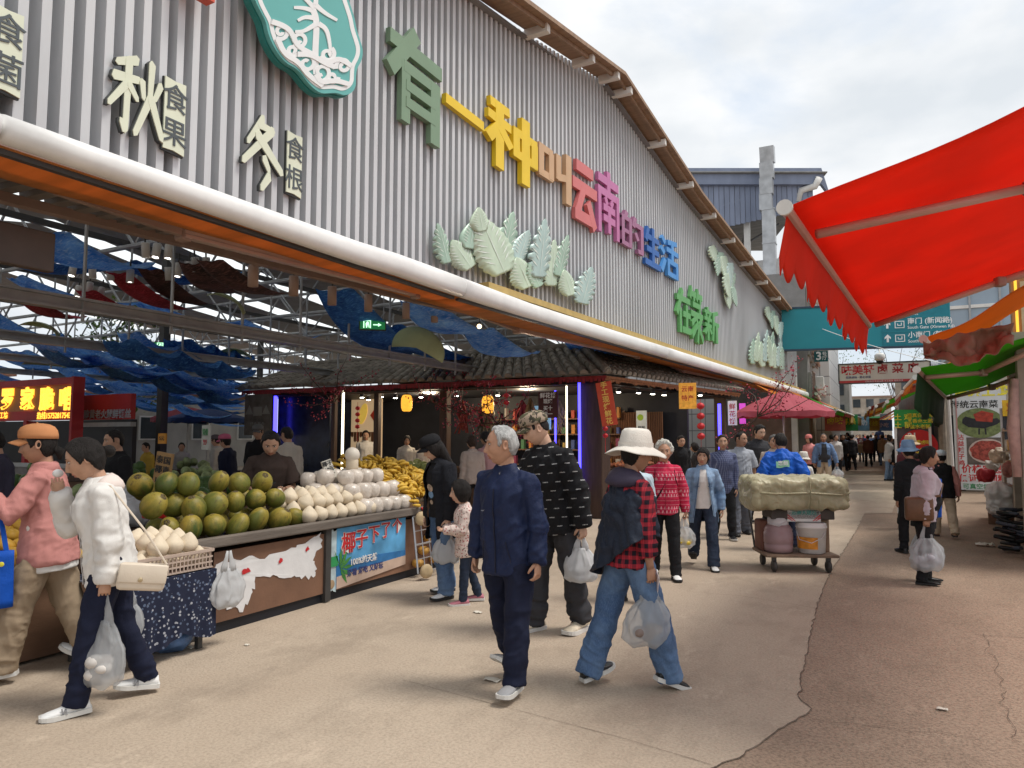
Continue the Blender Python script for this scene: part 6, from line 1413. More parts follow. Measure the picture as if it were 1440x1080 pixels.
mb = MB(); mb.prism([(Y0, .1), (Y1, .17), (Y1, .27), (Y0+.5, .25), (Y0, .22)], lambda u, v, d: cface(u, v, d), .0095, .011); P_(t, mb, 'sand_picture', BSAND)
mb = MB()
for i in range(7): mb.prism(rag([(0, 0), (.12, .02), (.2, .0), (.1, -.02)], .004, 2, i), lambda u, v, d: cface(Y0+.05+u*math.cos(i*.5-1)-v*math.sin(i*.5-1), .30+u*math.sin(i*.5-1)+v, d), .0115, .013)
P_(t, mb, 'palm_picture', M('palm_green', (.06, .22, .05), .5, .3, 12))
def tl(s, sz, y, z, m, d, b=.02, rot=0.): o = text('lettering', s, sz, cface(y, z, d), (0, 1, rot), (0, -rot, 1), m, None, .002, b); keep(o, t)
for i, c in enumerate('椰子下了个'):
    tl(c, .225-.012*i, Y0+.17+.205*i, .525+.022*i, WLET, .0135, .04); tl(c, .225-.012*i, Y0+.17+.205*i, .525+.022*i, RLET, .0165, .012)
tl('100%纯天然', .085, Y0+.42, .33, WLET, .0135, .02); tl('好看 好吃 又好玩', .078, Y0+.45, .225, NLET, .0135, .02)
t = thing('coconut_leaflet', 'narrow torn leaflet with green label beside the blue banner', 'poster', (FX, 5.56, .3)); P_(t, torn('', 5.50, .08, rag([(0, .02), (.13, 0), (.13, .6), (.02, .62)], .012, 6, 4), PW), 'paper', M('leaflet', (.45, .55, .58), .6, .2, 12)); mb = MB(); mb.box((FX+.008, 5.57, .38), (.004, .13, .10)); P_(t, mb, 'green_label', M('label_green', (.03, .25, .08), .5)); mb = MB(); mb.sphere((FX+.006, 5.55, .16), .045, 12, 8, sx=.15); P_(t, mb, 'coconut_picture', SACK)

# green coconuts
GCO = M('green_coconut', (.15, .17, .035), .5, .5, 9, .12, 60)
def gcol(t, oc):
    oi = N(t, 'ShaderNodeObjectInfo'); s = sepxyz(t, oc); ad = N(t, 'ShaderNodeVectorMath', operation='ADD'); sc = N(t, 'ShaderNodeVectorMath', operation='SCALE'); t.links.new(oi.outputs['Location'], sc.inputs[0]); sc.inputs['Scale'].default_value = 7.; t.links.new(oc, ad.inputs[0]); t.links.new(sc.outputs[0], ad.inputs[1]); v = ad.outputs[0]
    a = noisef(t, v, 9, 6, (1, 1, .5), .6); b = noisef(t, v, 26, 4, (1, 1, .35), .7)
    c = mixc(t, step(t, mth(t, 'ADD', a, mth(t, 'MULTIPLY', s[2], 1.3)), .40, .66), (.06, .085, .015), (.30, .22, .035))
    c = mixc(t, mth(t, 'MULTIPLY', oi.outputs['Random'], .45), c, (.22, .20, .03))
    return mixc(t, mth(t, 'MULTIPLY', step(t, b, .56, .70), .8), c, (.075, .045, .018))
graft(GCO, gcol); CAL = M('calyx', (.10, .075, .035), .8, .4, 30)
def gco():
    t = thing('green_coconut', 'large green coconut with brown patches piled on the counter', 'coconut', (0, 0, 0), 0, 'green coconuts piled on the counter'); mb = MB(); n = 20
    rs = []
    for i in range(13):
        a = math.pi*i/12; r = math.sin(a)**.92*.112; z = -math.cos(a)*.122
        rs.append([Vector((max(1e-4, r)*(1+.035*math.cos(3*2*math.pi*j/n)*math.sin(a))*math.cos(2*math.pi*j/n), max(1e-4, r)*(1+.035*math.cos(3*2*math.pi*j/n))*math.sin(2*math.pi*j/n), z)) for j in range(n)])
    mb.rings(rs); mb.build('shell', GCO, t, True); mb = MB()
    for k in range(5): a = k*1.2566; mb.grid(lambda u, v: Vector((math.cos(a+(u-.5)*1.1)*(.008+.036*v), math.sin(a+(u-.5)*1.1)*(.008+.036*v), .120-.012*v*v+.006*(1-v))), 3, 3)
    mb.build('calyx', CAL, t, True, solid=.003); return t
proto = gco(); first = True; rr = random.Random(11); spots = []
for i in range(6):
    for x in (-5.10, -5.32, -5.55): spots.append((x, 4.02+.232*i, FZ+.10))
for i in range(5):
    for x in (-5.20, -5.43): spots.append((x, 4.10+.236*i, FZ+.275))
for y in (4.2, 4.46, 4.72, 4.95): spots.append((-5.34, y, FZ+.445))
spots += [(-5.42, 4.02, FZ+.45), (-5.3, 3.8, FZ+.30), (-5.55, 3.85, FZ+.45), (-5.75, 4.05, FZ+.42), (-5.7, 3.7, FZ+.33)]
for x, y, z in spots:
    q = (x+rr.uniform(-.03, .03), y+rr.uniform(-.03, .03), z+rr.uniform(-.02, .02)); ro = (rr.uniform(-.9, .9), rr.uniform(-.9, .9), rr.uniform(0, 6))
    o = proto if first else dup(proto); first = False; o.location = q; o.rotation_euler = ro; o.scale = (rr.uniform(.74, .98), rr.uniform(.74, .98), rr.uniform(.72, 1.0))
# peeled white coconuts
PCO = M('peeled_coconut', (.66, .56, .42), .7, .08, 12, .1, 60); WRP = M('wrapped_coconut', (.62, .55, .48), .22, .16, 10, .45, 26, spec=.6)
def pco(lb, grp):
    mb = MB(); mb.lathe([(.02, -.07), (.055, -.065), (.078, -.02), (.080, .0), (.072, .022), (.045, .058), (.012, .088), (.001, .093)], n=18); o = mb.build('peeled_coconut', PCO, None, True); return tag(o, lb, 'coconut', grp)
pr = pco('cream peeled coconut with a pointed top in the heap on the counter', 'peeled coconuts on the counter'); first = True; spots = []
for i in range(7):
    for k, x in enumerate((-5.02, -5.18, -5.34)): spots.append((x, 5.30+.150*i-.05*k, FZ+.10+.055*k))
for i in range(6): spots += [(-5.12, 5.36+.15*i, FZ+.215), (-5.28, 5.30+.15*i, FZ+.27), (-5.46, 5.3+.15*i, FZ+.26)]
for x, y, z in spots:
    if y > 6.05+.5*(x+5.02)*-1*0 and z < FZ+.12 and y > 6.2: continue
    o = pr if first else dup(pr); first = False; o.location = (x+rr.uniform(-.012, .012), y+rr.uniform(-.012, .012), z); o.rotation_euler = (rr.uniform(-.35, .35), rr.uniform(-.35, .35), rr.uniform(0, 6)); o.scale = (rr.uniform(.92, 1.08),)*3
mb = MB(); mb.lathe([(.02, -.085), (.06, -.082), (.085, -.05), (.092, 0), (.085, .05), (.055, .078), (.02, .083)], n=18); wp = tag(mb.build('wrapped_coconut', WRP, None, True), 'white coconut wrapped in glossy plastic film in the stepped pile', 'coconut', 'wrapped coconuts in the stepped pile'); folds(wp.data, .006, 1.); first = True; spots = []
for i in range(5): spots += [(-5.04, 6.16+.17*i, FZ+.11), (-5.2, 6.1+.17*i, FZ+.12), (-5.36, 6.0+.17*i, FZ+.13)]
for i in range(5): spots += [(-5.16, 6.1+.17*i, FZ+.27), (-5.32, 5.95+.17*i, FZ+.28), (-5.5, 5.9+.17*i, FZ+.28)]
for i in range(4): spots += [(-5.28, 6.12+.17*i, FZ+.42), (-5.46, 6.0+.17*i, FZ+.43), (-5.6, 5.9+.17*i, FZ+.40)]
for x, y, z in spots:
    o = wp if first else dup(wp); first = False; o.location = (x+rr.uniform(-.01, .01), y+rr.uniform(-.01, .01), z); o.rotation_euler = (rr.uniform(-.2, .2), rr.uniform(-.2, .2), rr.uniform(0, 6)); o.scale = (rr.uniform(.95, 1.06),)*3
t = thing('display_coconut', 'white smooth display coconut standing on a cup on top of the wrapped pile', 'coconut', (-5.36, 6.32, FZ+.5)); mb = MB(); mb.lathe([(.06, 0), (.07, .02), (.07, .10), (.062, .12)], n=20); mb.build('cup', PCO, t, True); mb = MB(); mb.sphere((0, 0, .165), .085, 20, 12); mb.build('ball', M('smooth_cream', (.70, .64, .55), .45, .03), t, True)
t = board('price_card', 'white handwritten price card leaning on the wrapped coconuts', 'price card', (-5.4, 5.98, FZ+.40), .11, .21, M('card', (.60, .57, .5), .6), ux=(.45, .9, 0), lines=[('椰子', .06, .5, .8, BLET), ('10元', .055, .5, .5, BLET), ('一个', .05, .5, .2, BLET)]); t.rotation_euler = (R(10), R(-20), 0)
# bananas
BAN = M('banana', (.62, .38, .045), .5, .25, 12, dirt=.5)
def bunch():
    mb = MB()
    for k in range(7):
        a = (k-3)*.28; rowz = .03*(k % 2); pts = []; rad = []
        for q in range(8):
            f = q/7; th = -.9+1.7*f; pts.append(Vector((math.sin(a)*(.03+.09*math.sin(f*2.6))+.028*(k-3), .10*math.sin(th)+.01, .075*(1-math.cos(th))*-1+rowz+.07))); rad.append([.006, .014, .019, .020, .020, .018, .013, .004][q])
        mb.tube(pts, rad, 7)
    o = mb.build('banana_bunch', BAN, None, True); return tag(o, 'bunch of ripe yellow bananas in the heap beside the wrapped coconuts', 'banana', 'banana bunches in the heap')
bp = bunch(); first = True
for i in range(9):
    for k in range(8):
        o = bp if first else dup(bp); first = False; o.location = (-5.05-.11*k+rr.uniform(-.03, .03), 6.93+.125*i+rr.uniform(-.03, .03)-.03*k, FZ+.07+.055*k+.05*math.sin(i*1.3+k)*.6+rr.uniform(0, .03)); o.rotation_euler = (rr.uniform(-.4, .5), rr.uniform(-.5, .3), rr.uniform(0, 6.28)); o.scale = (rr.uniform(.9, 1.15),)*3
mb = MB(); mb.box((-5.55, 7.3, .75), (1.0, 1.3, .16)); tag(mb.build('fruit_crate', WOODB), 'shallow wooden crate under the heap of bananas', 'crate')
t = thing('red_cloth', 'bright red cloth hanging over the counter corner below the bananas', 'cloth', (FX, 7.25, .7)); mb = MB(); mb.grid(lambda u, v: Vector((FX+.075+.03*math.sin(u*14)*v, 6.98+.52*u*(1-.55*v)+.28*v, .80-.42*v*(1-.5*abs(u-.5)))), 16, 12); P_(t, mb, 'sheet', M('red_cloth', (.42, .02, .025), .7, .15, 9), smooth=True, solid=.006)
# folding hand truck leaning on the counter
t = thing('hand_truck', 'wire folding hand truck with cream wheels leaning on the counter below the bananas', 'hand truck', (FX+.12, 7.0, 0)); WIRE = M('chrome_wire', (.42, .42, .43), .3, .1, 9, metal=.7); WHL = M('cream_wheel', (.45, .34, .20), .6, .2, 9); mb = MB()
hp = lambda u, v: Vector((FX+.20-.13*v/.6, 6.76+u+.12*v, .08+v))
for u in (0, .85): mb.tube([hp(u, 0), hp(u, .62)], .012, 6)
for v in (0, .31, .62): mb.tube([hp(0, v), hp(.85, v)], .012, 6)
for u in np.arange(.14, .85, .14): mb.tube([hp(u, 0), hp(u, .62)], .006, 5)
for v in (.15, .46): mb.tube([hp(0, v), hp(.85, v)], .006, 5)
P_(t, mb, 'wire_frame', WIRE)
for u, v in ((.05, .02), (.05, .60)):
    mb = MB(); rm = Matrix.Rotation(R(90), 3, 'Y') @ Matrix.Rotation(.4, 3, 'X'); mb.lathe([(.02, -.02), (.075, -.022), (.082, 0), (.075, .022), (.02, .02)], hp(u, v)+Vector((.06, .03, 0)), 20, 0, 1, 1, rm); w_ = P_(t, mb, 'wheel', WHL, smooth=True)
rr = random.Random(8)
for i in range(6):
    mb = MB(); mb.sphere((0, 0, 0), .075, 9, 6, sz=.7); o = mb.build('ripe_fruit', M('ripe_fruit', (.45, .24, .05), .5, .4, 8), None, True); o.location = (FX+.06+.02*i/6, 6.95+.11*i, .16+.13*(i % 3)); tag(o, 'yellow-brown fruit bundled behind the wires of the hand truck', 'fruit', 'fruit behind the hand truck')

# ================================================================ BASKET TABLE WITH FLORAL CLOTH
CLO = floral('table_cloth', (.018, .022, .045), (.35, .36, .40), (.10, .13, .20), 34)
t = thing('draped_table', 'low table covered with a navy flower-pattern cloth at the stall end', 'table', (-5.0, 3.5, 0)); mb = MB()
mb.grid(lambda u, v: Vector((-4.66-.012*math.sin(u*40)*v+.02*v, 3.12+.80*u, .60-.42*v-.08*v*abs(math.sin(u*5)))), 60, 10); mb.grid(lambda u, v: Vector((-4.66-.7*u, 3.92+.012*math.sin(u*20)*v, .60-.45*v)), 30, 8); mb.add([(-4.66, 3.12, .6), (-4.66, 3.92, .6), (-5.36, 3.92, .6), (-5.36, 3.12, .6)], [(0, 1, 2, 3)]); P_(t, mb, 'cloth', CLO, smooth=False, solid=.006)
for x, y in ((-4.74, 3.2), (-4.74, 3.84), (-5.28, 3.2), (-5.28, 3.84)): mb = MB(); mb.box((x, y, .3), (.04, .04, .59)); P_(t, mb, 'leg', DKS)
BSK = M('basket_plastic', (.46, .36, .30), .5, .1, 9)
t = thing('lattice_basket', 'pale lattice plastic basket filled with peeled coconuts on the flower-pattern cloth', 'basket', (-4.95, 3.6, .61)); mb = MB()
def lat(a, b, z0, z1, n):
    a = Vector(a); b = Vector(b); d = (b-a)/n
    for z in np.linspace(z0, z1, 4): mb.bar((a.x, a.y, z), (b.x, b.y, z), .008, .012)
    for i in range(n+1): p = a+d*i; mb.bar((p.x, p.y, z0), (p.x, p.y, z1), .01, .008)
B4 = [(-4.68, 3.25), (-4.68, 3.9), (-5.2, 3.9), (-5.2, 3.25)]
for i in range(4): lat((*B4[i], 0), (*B4[(i+1) % 4], 0), .62, .74, 20)
for i in range(4): mb.bar((*B4[i], .75), (*B4[(i+1) % 4], .75), .025, .02)
P_(t, mb, 'lattice', BSK); mb = MB(); mb.box((-4.94, 3.575, .618), (.5, .63, .01)); P_(t, mb, 'bottom', BSK)
bkp = None
for i in range(5):
    for k in range(4):
        for l in range(2 if k < 3 else 1):
            if l and i in (0, 4): continue
            o = dup(pr); o.location = (-4.77-.125*k+rr.uniform(-.01, .01), 3.33+.125*i+rr.uniform(-.01, .01)+.03*l, .70+.115*l+.02*k); o.rotation_euler = (rr.uniform(-.3, .3), rr.uniform(-.3, .3), rr.uniform(0, 6)); o.scale = (.95,)*3; o['label'] = 'cream peeled coconut with pointed top in the pale lattice basket'; o['group'] = 'peeled coconuts in the lattice basket'
# mangoes and baskets further left
MAN = M('mango', (.62, .36, .05), .45, .25, 7); mb = MB(); mb.sphere((0, 0, 0), .06, 12, 8, sx=1.35, sy=.9, sz=.85); mg = tag(mb.build('mango', MAN, None, True), 'yellow mango in the tray between the pink shirt and the white hooded jacket', 'mango', 'mangoes in the tray'); first = True
for i in range(9):
    for k in range(6):
        o = mg if first else dup(mg); first = False; o.location = (-5.55-.12*k, 2.3+.13*i+rr.uniform(-.02, .02), .70+.05*k+rr.uniform(0, .03)); o.rotation_euler = (0, rr.uniform(-.4, .4), rr.uniform(0, 6))
counter('plain wooden fruit stand behind the white hooded jacket', (-5.48, 1.6, 0), (-5.48, 3.8, 0), .63, .9)
# ================================================================ INSIDE THE HALL
def tiedye(name, a, b, tr=.25):
    m = M(name, a, .85, .2, 4, .15, 60, trans=tr)
    def f(t, oc):
        n = noisef(t, oc, 2.6, 7, (1, 1, 1), .68); k = noisef(t, oc, 13, 4, (1, 3, 1), .6)
        c = mixc(t, step(t, n, .36, .66), a, b); return mixc(t, mth(t, 'MULTIPLY', step(t, k, .5, .68), .55), c, tuple(min(1, x*2.2+.03) for x in b))
    return graft(m, f)
BLUE1 = tiedye('indigo_cloth', (.09, .30, .70), (.42, .68, .96), .65); BLUE2 = tiedye('deep_indigo_cloth', (.03, .12, .38), (.10, .30, .66), .5); REDC = tiedye('red_woven_cloth', (.25, .02, .035), (.5, .05, .08), .3); DRKC = tiedye('black_woven_cloth', (.02, .014, .014), (.12, .05, .045), .1)
def swag(name, label, pts, wd, sag, mat, group):
    """cloth strip slung from point to point"""
    mb = MB(); pts = [Vector(p) for p in pts]; c = pts[0]
    d = (pts[-1]-pts[0]); s = Vector((-d.y, d.x, 0)).normalized(); nu = 14; rings = []
    for i, (a, b) in enumerate(zip(pts, pts[1:])):
        for q in range(nu+(1 if i == len(pts)-2 else 0)):
            f = q/nu; p = a.lerp(b, f)+Vector((0, 0, -sag*4*f*(1-f))); row = []
            for j in range(9):
                g = j/8-.5; row.append(p+s*(g*wd*(1-.25*abs(math.sin(f*math.pi))*0-.35*(1-4*f*(1-f))))+Vector((0, 0, .10*abs(g)*wd-.05*math.cos(j*1.9+i)*wd*.3)))
            rings.append(row)
    mb.rings(rings, 0, False, False); o = mb.build(name, mat, None, True, solid=.006); tag(o, label, 'cloth', group); return o
rr = random.Random(21)
GB = 'blue cloth strips slung under the hall roof'
def px_line(p0, y0, p1, y1, n):
    a = atY(*p0, y0); b = atY(*p1, y1); return [a.lerp(b, i/n) for i in range(n+1)]
strips = [((60, 330), 4.6, (190, 372), 6.5, 1, .9, BLUE1, 'mottled blue cloth hung highest at left under the brown edge beam'),
 ((-20, 352), 5.2, (330, 388), 9.0, 2, .9, BLUE2, 'dark indigo cloth strip sagging at left behind the white spotlights'),
 ((20, 392), 6.5, (440, 475), 13, 3, .9, BLUE1, 'long blue mottled strip just above the grey steel beam'),
 ((180, 470), 8.5, (470, 560), 14, 3, .9, BLUE1, None), ((30, 470), 8., (330, 545), 13, 3, .85, BLUE1, None), ((60, 490), 8.5, (420, 585), 15, 4, .9, BLUE2, None),
 ((-30, 515), 9., (320, 585), 15, 4, .9, BLUE1, None), ((120, 500), 9.5, (480, 590), 17, 4, .9, BLUE1, None), ((250, 480), 9.5, (520, 550), 16, 3, 1., BLUE2, None), ((-30, 440), 7, (200, 515), 12, 3, 1., BLUE1, None),
 ((-40, 500), 12, (300, 578), 19, 4, 1.1, BLUE1, None), ((150, 535), 15, (420, 600), 22, 3, 1.2, BLUE2, None), ((240, 520), 16, (480, 585), 24, 3, 1.3, BLUE1, None),
 ((470, 410), 8.6, (570, 500), 11.8, 1, 1.0, BLUE2, 'dark indigo cloth hanging down left of the exit sign over the tiled roof'), ((585, 425), 9.2, (740, 498), 13, 2, 1.0, BLUE1, 'bright mottled blue cloth hanging over the middle of the tiled roof'), ((545, 460), 11, (660, 505), 15, 1, 1., BLUE2, 'dark blue cloth behind the tilted pale shade above the tiled roof'),
 ((810, 480), 14, (915, 512), 20, 2, .9, BLUE1, 'short blue cloth seen between the tiled roof and the awning')]
for k in range(16):
    y0 = 7.5+.8*k+rr.random(); x0 = rr.uniform(-40, 260)+k*8; yp = 560-90*5.5/y0*1.0-rr.uniform(0, 22); strips.append(((x0, yp), y0, (x0+rr.uniform(200, 300), yp+rr.uniform(55, 85)), y0*1.6, 3, rr.uniform(.8, 1.2), BLUE1 if k % 3 else BLUE2, None))
for i, (p0, y0, p1, y1, n, wd, mt, lb) in enumerate(strips):
    if p0[0] < 340 < p1[0] and p1[1] > 515: g = (340-p0[0])/(p1[0]-p0[0]); p1 = (340, p0[1]+(p1[1]-p0[1])*g); y1 = y0+(y1-y0)*g
    swag('cloth_strip', lb or ['blue tie-dyed strip slung in several swags under the hall roof', 'deep indigo tie-dyed strip slung in several swags under the hall roof'][mt is BLUE2], px_line(p0, y0, p1, y1, n), wd, .22, mt, GB if not lb else None)
for i, (p0, y0, p1, y1, mt, lb) in enumerate([((165, 385), 6.2, (262, 435), 8.6, REDC, 'red striped cloth band looped left of the big pale shade'), ((210, 380), 6.4, (290, 428), 9, DRKC, 'black and red woven band looped behind the spotlights'), ((270, 372), 6, (330, 410), 8, DRKC, 'dark patterned band beside the row of spotlights'), ((40, 420), 6.4, (110, 445), 8.5, REDC, 'dark red cloth band low at left above the steel beam'), ((120, 410), 6.6, (215, 440), 8.7, REDC, 'maroon cloth band looped just above the steel beam'), ((295, 368), 5.6, (400, 412), 7.6, DRKC, 'flower-patterned dark band under the awning arm')]):
    swag('cloth_band', lb, px_line(p0, y0, p1, y1, 1), .5, .16, mt, None)
SHADE = M('pale_shade', (.44, .50, .30), .6, .1, 4, trans=.35)
def shade(px, py, y, r, rx, ry, label):
    p = atY(px, py, y); mb = MB(); mb.grid(lambda u, v: Vector((r*(v**.8)*math.cos(u*math.pi*1.15)*1.25, r*(v**.8)*math.sin(u*math.pi*1.15), .5*r*(1-v*v))), 26, 10)
    o = mb.build('shell_decoration', SHADE, None, True, solid=.008); o.location = p; o.rotation_euler = (rx, ry, .4); tag(o, label, 'hanging decoration')
shade(318, 428, 6.6, .22, .3, .55, 'big pale green shell-like shade hanging in front of the cloth bands')
shade(588, 492, 9.4, .36, 1.5, .5, 'pale green shade standing on edge above the tiled roof ridge')
shade(195, 500, 8.5, .30, .1, .2, 'flat pale green shade hanging among the blue strips'); shade(55, 465, 7.6, .3, .2, .3, 'pale green shade at left just below the steel beam'); shade(62, 515, 9.5, .38, .1, .1, 'shadowed pale shade low at left among the blue strips'); shade(330, 500, 11, .3, .2, .2, 'dim pale shade beside the tiled roof among the strips')
SPT = M('spot_white', (.55, .54, .52), .5, .05, 5); SPL = M('spot_glow', (1, .97, .9), .3, 0, emis=5); SPP = M('spot_brown', (.36, .25, .20), .5, .06, 5)
def spot(px, py, y, label, grp, mat=SPT, h=.19, r=.05, lit=True, tilt=0.):
    p = atY(px, py, y); t = thing('spotlight', label, 'spotlight', p, 0, grp); mb = MB(); mb.lathe([(r*.9, h/2), (r, h/2-.01), (r, -h/2), (r*.85, -h/2), (r*.8, -h/2+.02)], n=14); mb.build('housing', mat, t, True)
    mb = MB(); mb.tube([(0, 0, h/2), (0, 0, h/2+.14)], .012, 6); mb.build('stem', DKS, t)
    if lit: mb = MB(); mb.lathe([(r*.75, -h/2+.012), (r*.7, -h/2+.016)], n=12); mb.build('bulb', SPL, t)
    t.rotation_euler = (tilt, tilt*.5, 0)
G1 = 'white spotlights on the rails inside the hall'
for i, (px, py, y) in enumerate([(20, 348, 5.2), (53, 350, 5.2), (102, 380, 6), (130, 382, 6.1), (155, 385, 6.2), (183, 388, 6.3), (205, 352, 5.6), (220, 353, 5.7), (237, 354, 5.8), (250, 380, 6.3), (266, 378, 6.4), (110, 410, 6.8), (142, 412, 7), (126, 405, 6.9), (237, 385, 6.6), (275, 372, 6.2), (290, 372, 6.3)]):
    spot(px, py, y, 'white cylinder spotlight hanging from a rail above the steel beam at left', G1, tilt=rr.uniform(-.25, .25))
for i, (px, py, y) in enumerate([(356, 388, 5.6), (413, 402, 6.3), (467, 416, 7.), (518, 426, 7.8), (571, 437, 8.8), (611, 443, 9.6)]):
    spot(px, py, y, 'brownish cylinder lamp hung in a row below the brown edge beam', 'brown cylinder lamps under the edge beam', SPP, .24, .058, False)
t = thing('pendant_bulb', 'bare warm bulb glowing under the awning above the tiled roof', 'lamp', atY(674, 459, 9.2)); mb = MB(); mb.sphere((0, 0, 0), .035, 12, 8); mb.build('bulb', M('warm_bulb', (1, .75, .4), .3, 0, emis=3), t, True); mb = MB(); mb.tube([(0, 0, .03), (0, 0, .3)], .006, 5); mb.build('cord', DKS, t)
p = atX(0, 318, -5.6); t = thing('dark_sign_box', 'dark brown box hung below the edge beam at the left edge of the photo', 'box', (-5.6, 2.6, 2.9)); mb = MB(); q = atX(75, 322, -5.6); mb.box((0, q.y-2.6-.55, 0.12), (.08, 1.1, .30), bev=.01); mb.build('box', M('dark_box', (.075, .055, .045), .4, .2, 3), t)
# food shop with the lit sign, at the back left
t = thing('snack_shop', 'red snack shop with lit yellow lettering and phone number at the back of the hall', 'shop', (-22, 8.5, 0)); RB = M('shop_red', (.36, .02, .025), .5, .12, 3); y = 9.2
A = atY(-40, 640, y); B = atY(140, 640, y); C = atY(192, 640, y+1.2)
def face(px0, px1, py0, py1, yy, d=.0):
    a = atY(px0, py1, yy); b = atY(px1, py0, yy); return a, b
def panel(px0, px1, py0, py1, yy, mat, nm, th=.12):
    a, b = face(px0, px1, py0, py1, yy); z0 = atY((px0+px1)/2, py1, yy).z; z1 = atY((px0+px1)/2, py0, yy).z; mb = MB(); mb.box(((a.x+b.x)/2, yy, (z0+z1)/2), (abs(b.x-a.x), th, abs(z1-z0))); P_(t, mb, nm, mat); return a, b, z0, z1
panel(-60, 104, 545, 579, y, M('lit_board', (.20, .07, .02), .5, .2, 5, emis=.12), 'sign_board'); panel(-60, 106, 579, 592, y-.02, RB, 'sign_board'); panel(-60, 108, 536, 545, y-.05, RB, 'sign_frame', .2); panel(104, 112, 530, 640, y-.05, RB, 'shop_post', .25); panel(36, 44, 592, 660, y-.02, RB, 'shop_post', .2)
LITY = M('lit_letter', (1., .50, .05), .4, .03, emis=1.0)
for i, c in enumerate('罗家脆哨'):
    p = atY(10+27.5*i, 563, y-.1); s = (atY(10, 545, y).z-atY(10, 579, y).z)*.92; keep(text('lit_lettering', c, s, (p.x, y-.09, p.z), (1, 0, 0), (0, 0, 1), LITY, None, .02, .03), t)
p = atY(82, 585, y); keep(text('lettering', '热线15752817543', .17, (p.x, y-.1, p.z), (1, 0, 0), (0, 0, 1), LITY, None, .004, .015), t); p = atY(6, 585, y); keep(text('lettering', '脆哨工坊', .17, (p.x, y-.1, p.z), (1, 0, 0), (0, 0, 1), LITY, None, .004, .015), t)
panel(112, 188, 555, 590, y+.6, RB, 'sign_board'); p = atY(150, 583, y+.5); keep(text('lettering', '醇黄老火腿鲜饵丝', .21, (p.x, y+.5, p.z), (1, 0, 0), (0, 0, 1), GREYP, None, .004, .02), t)
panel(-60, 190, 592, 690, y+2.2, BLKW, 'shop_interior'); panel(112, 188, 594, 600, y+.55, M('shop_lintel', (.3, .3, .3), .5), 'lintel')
counter('steel counter of the red snack shop at the back left', (A.x, 8.6, 0), (C.x, 8.9, 0), 1.0, .6, M('dull_steel', (.16, .15, .15), .4, .2, 5, metal=.4), STL)
# umbrella and daylight gap at the far side
def parasol(label, ctr, r, z, h, mat, nrib=8, lean=0.):
    t = thing('parasol', label, 'parasol', (ctr[0], ctr[1], 0)); mb = MB()
    def can(u, v):
        a = u*2*math.pi; k = 1-.05*(1-abs(math.cos(a*nrib/2)))*v; return Vector((r*v*k*math.cos(a), r*v*k*math.sin(a), z+h*(1-v**1.35)-.02*v*(1-abs(math.cos(a*nrib/2)))))
    mb.grid(can, nrib*6, 10); mb.grid(lambda u, v: can(u, 1)+Vector((0, 0, -.11*v-.03*v*abs(math.sin(u*2*math.pi*nrib)))), nrib*8, 2); mb.build('canopy', mat, t, False, solid=.006)
    mb = MB(); mb.tube([(0, 0, 0), (0, 0, z+h)], .025, 8); mb.build('pole', STL, t)
    for k in range(nrib): a = 2*math.pi*k/nrib; mb = MB(); mb.tube([(0, 0, z+h*.55), (r*.55*math.cos(a), r*.55*math.sin(a), z+h*.5)], .008, 5); mb.build('rib', STL, t)
    return t
p = atY(245, 600, 15); parasol('dark pink parasol at the far side of the hall', (p.x, 15.5), 1.1, 2.25, .35, M('pink_canvas', (.35, .07, .09), .7, .1, 3, trans=.3)); p = atY(292, 600, 15); parasol('dark blue parasol next to the pink one at the far side of the hall', (p.x, 15), 1.2, 2.2, .3, M('blue_canvas', (.02, .05, .17), .7, .1, 3, trans=.2))
# inner stalls with heaps of fruit
PLB = M('plastic_heap', (.45, .45, .46), .35, .25, 6, .5, 20); WML = M('green_melon', (.07, .13, .03), .45, .5, 6); CAB = M('cabbage', (.30, .36, .16), .6, .3, 9, .3, 20); TOM = M('tomato', (.45, .05, .02), .35, .2, 9); POT = M('brown_root', (.17, .10, .055), .8, .3, 9)
for lb, a, b in [('inner fruit stand behind the coconuts with melons and white bags', (-10.8, 5.6), (-7.6, 6.2)), ('inner stand with roots and greens before the dark navy panel', (-11.8, 8.2), (-7.4, 9.0)), ('far inner stand with vegetables below the parasols', (-16, 8.6), (-11.8, 9.4)), ('far inner stand beyond the walking shopper at left', (-16, 5.4), (-11.5, 5.9)), ('low inner stand deep in the hall', (-21, 11.), (-14, 12.4))]:
    counter(lb, (a[0], a[1], 0), (b[0], b[1], 0), .74, 1.3)
kinds = [('round_melon', 'green melon heaped on the inner fruit stand behind the coconuts', WML, .12, .9), ('cabbage', 'pale cabbage heaped on the inner stands of the hall', CAB, .11, .85), ('tomato', 'red tomato on the inner stands of the hall', TOM, .055, .9), ('brown_root', 'brown root vegetable on the inner stands of the hall', POT, .07, .8)]
prot = {}
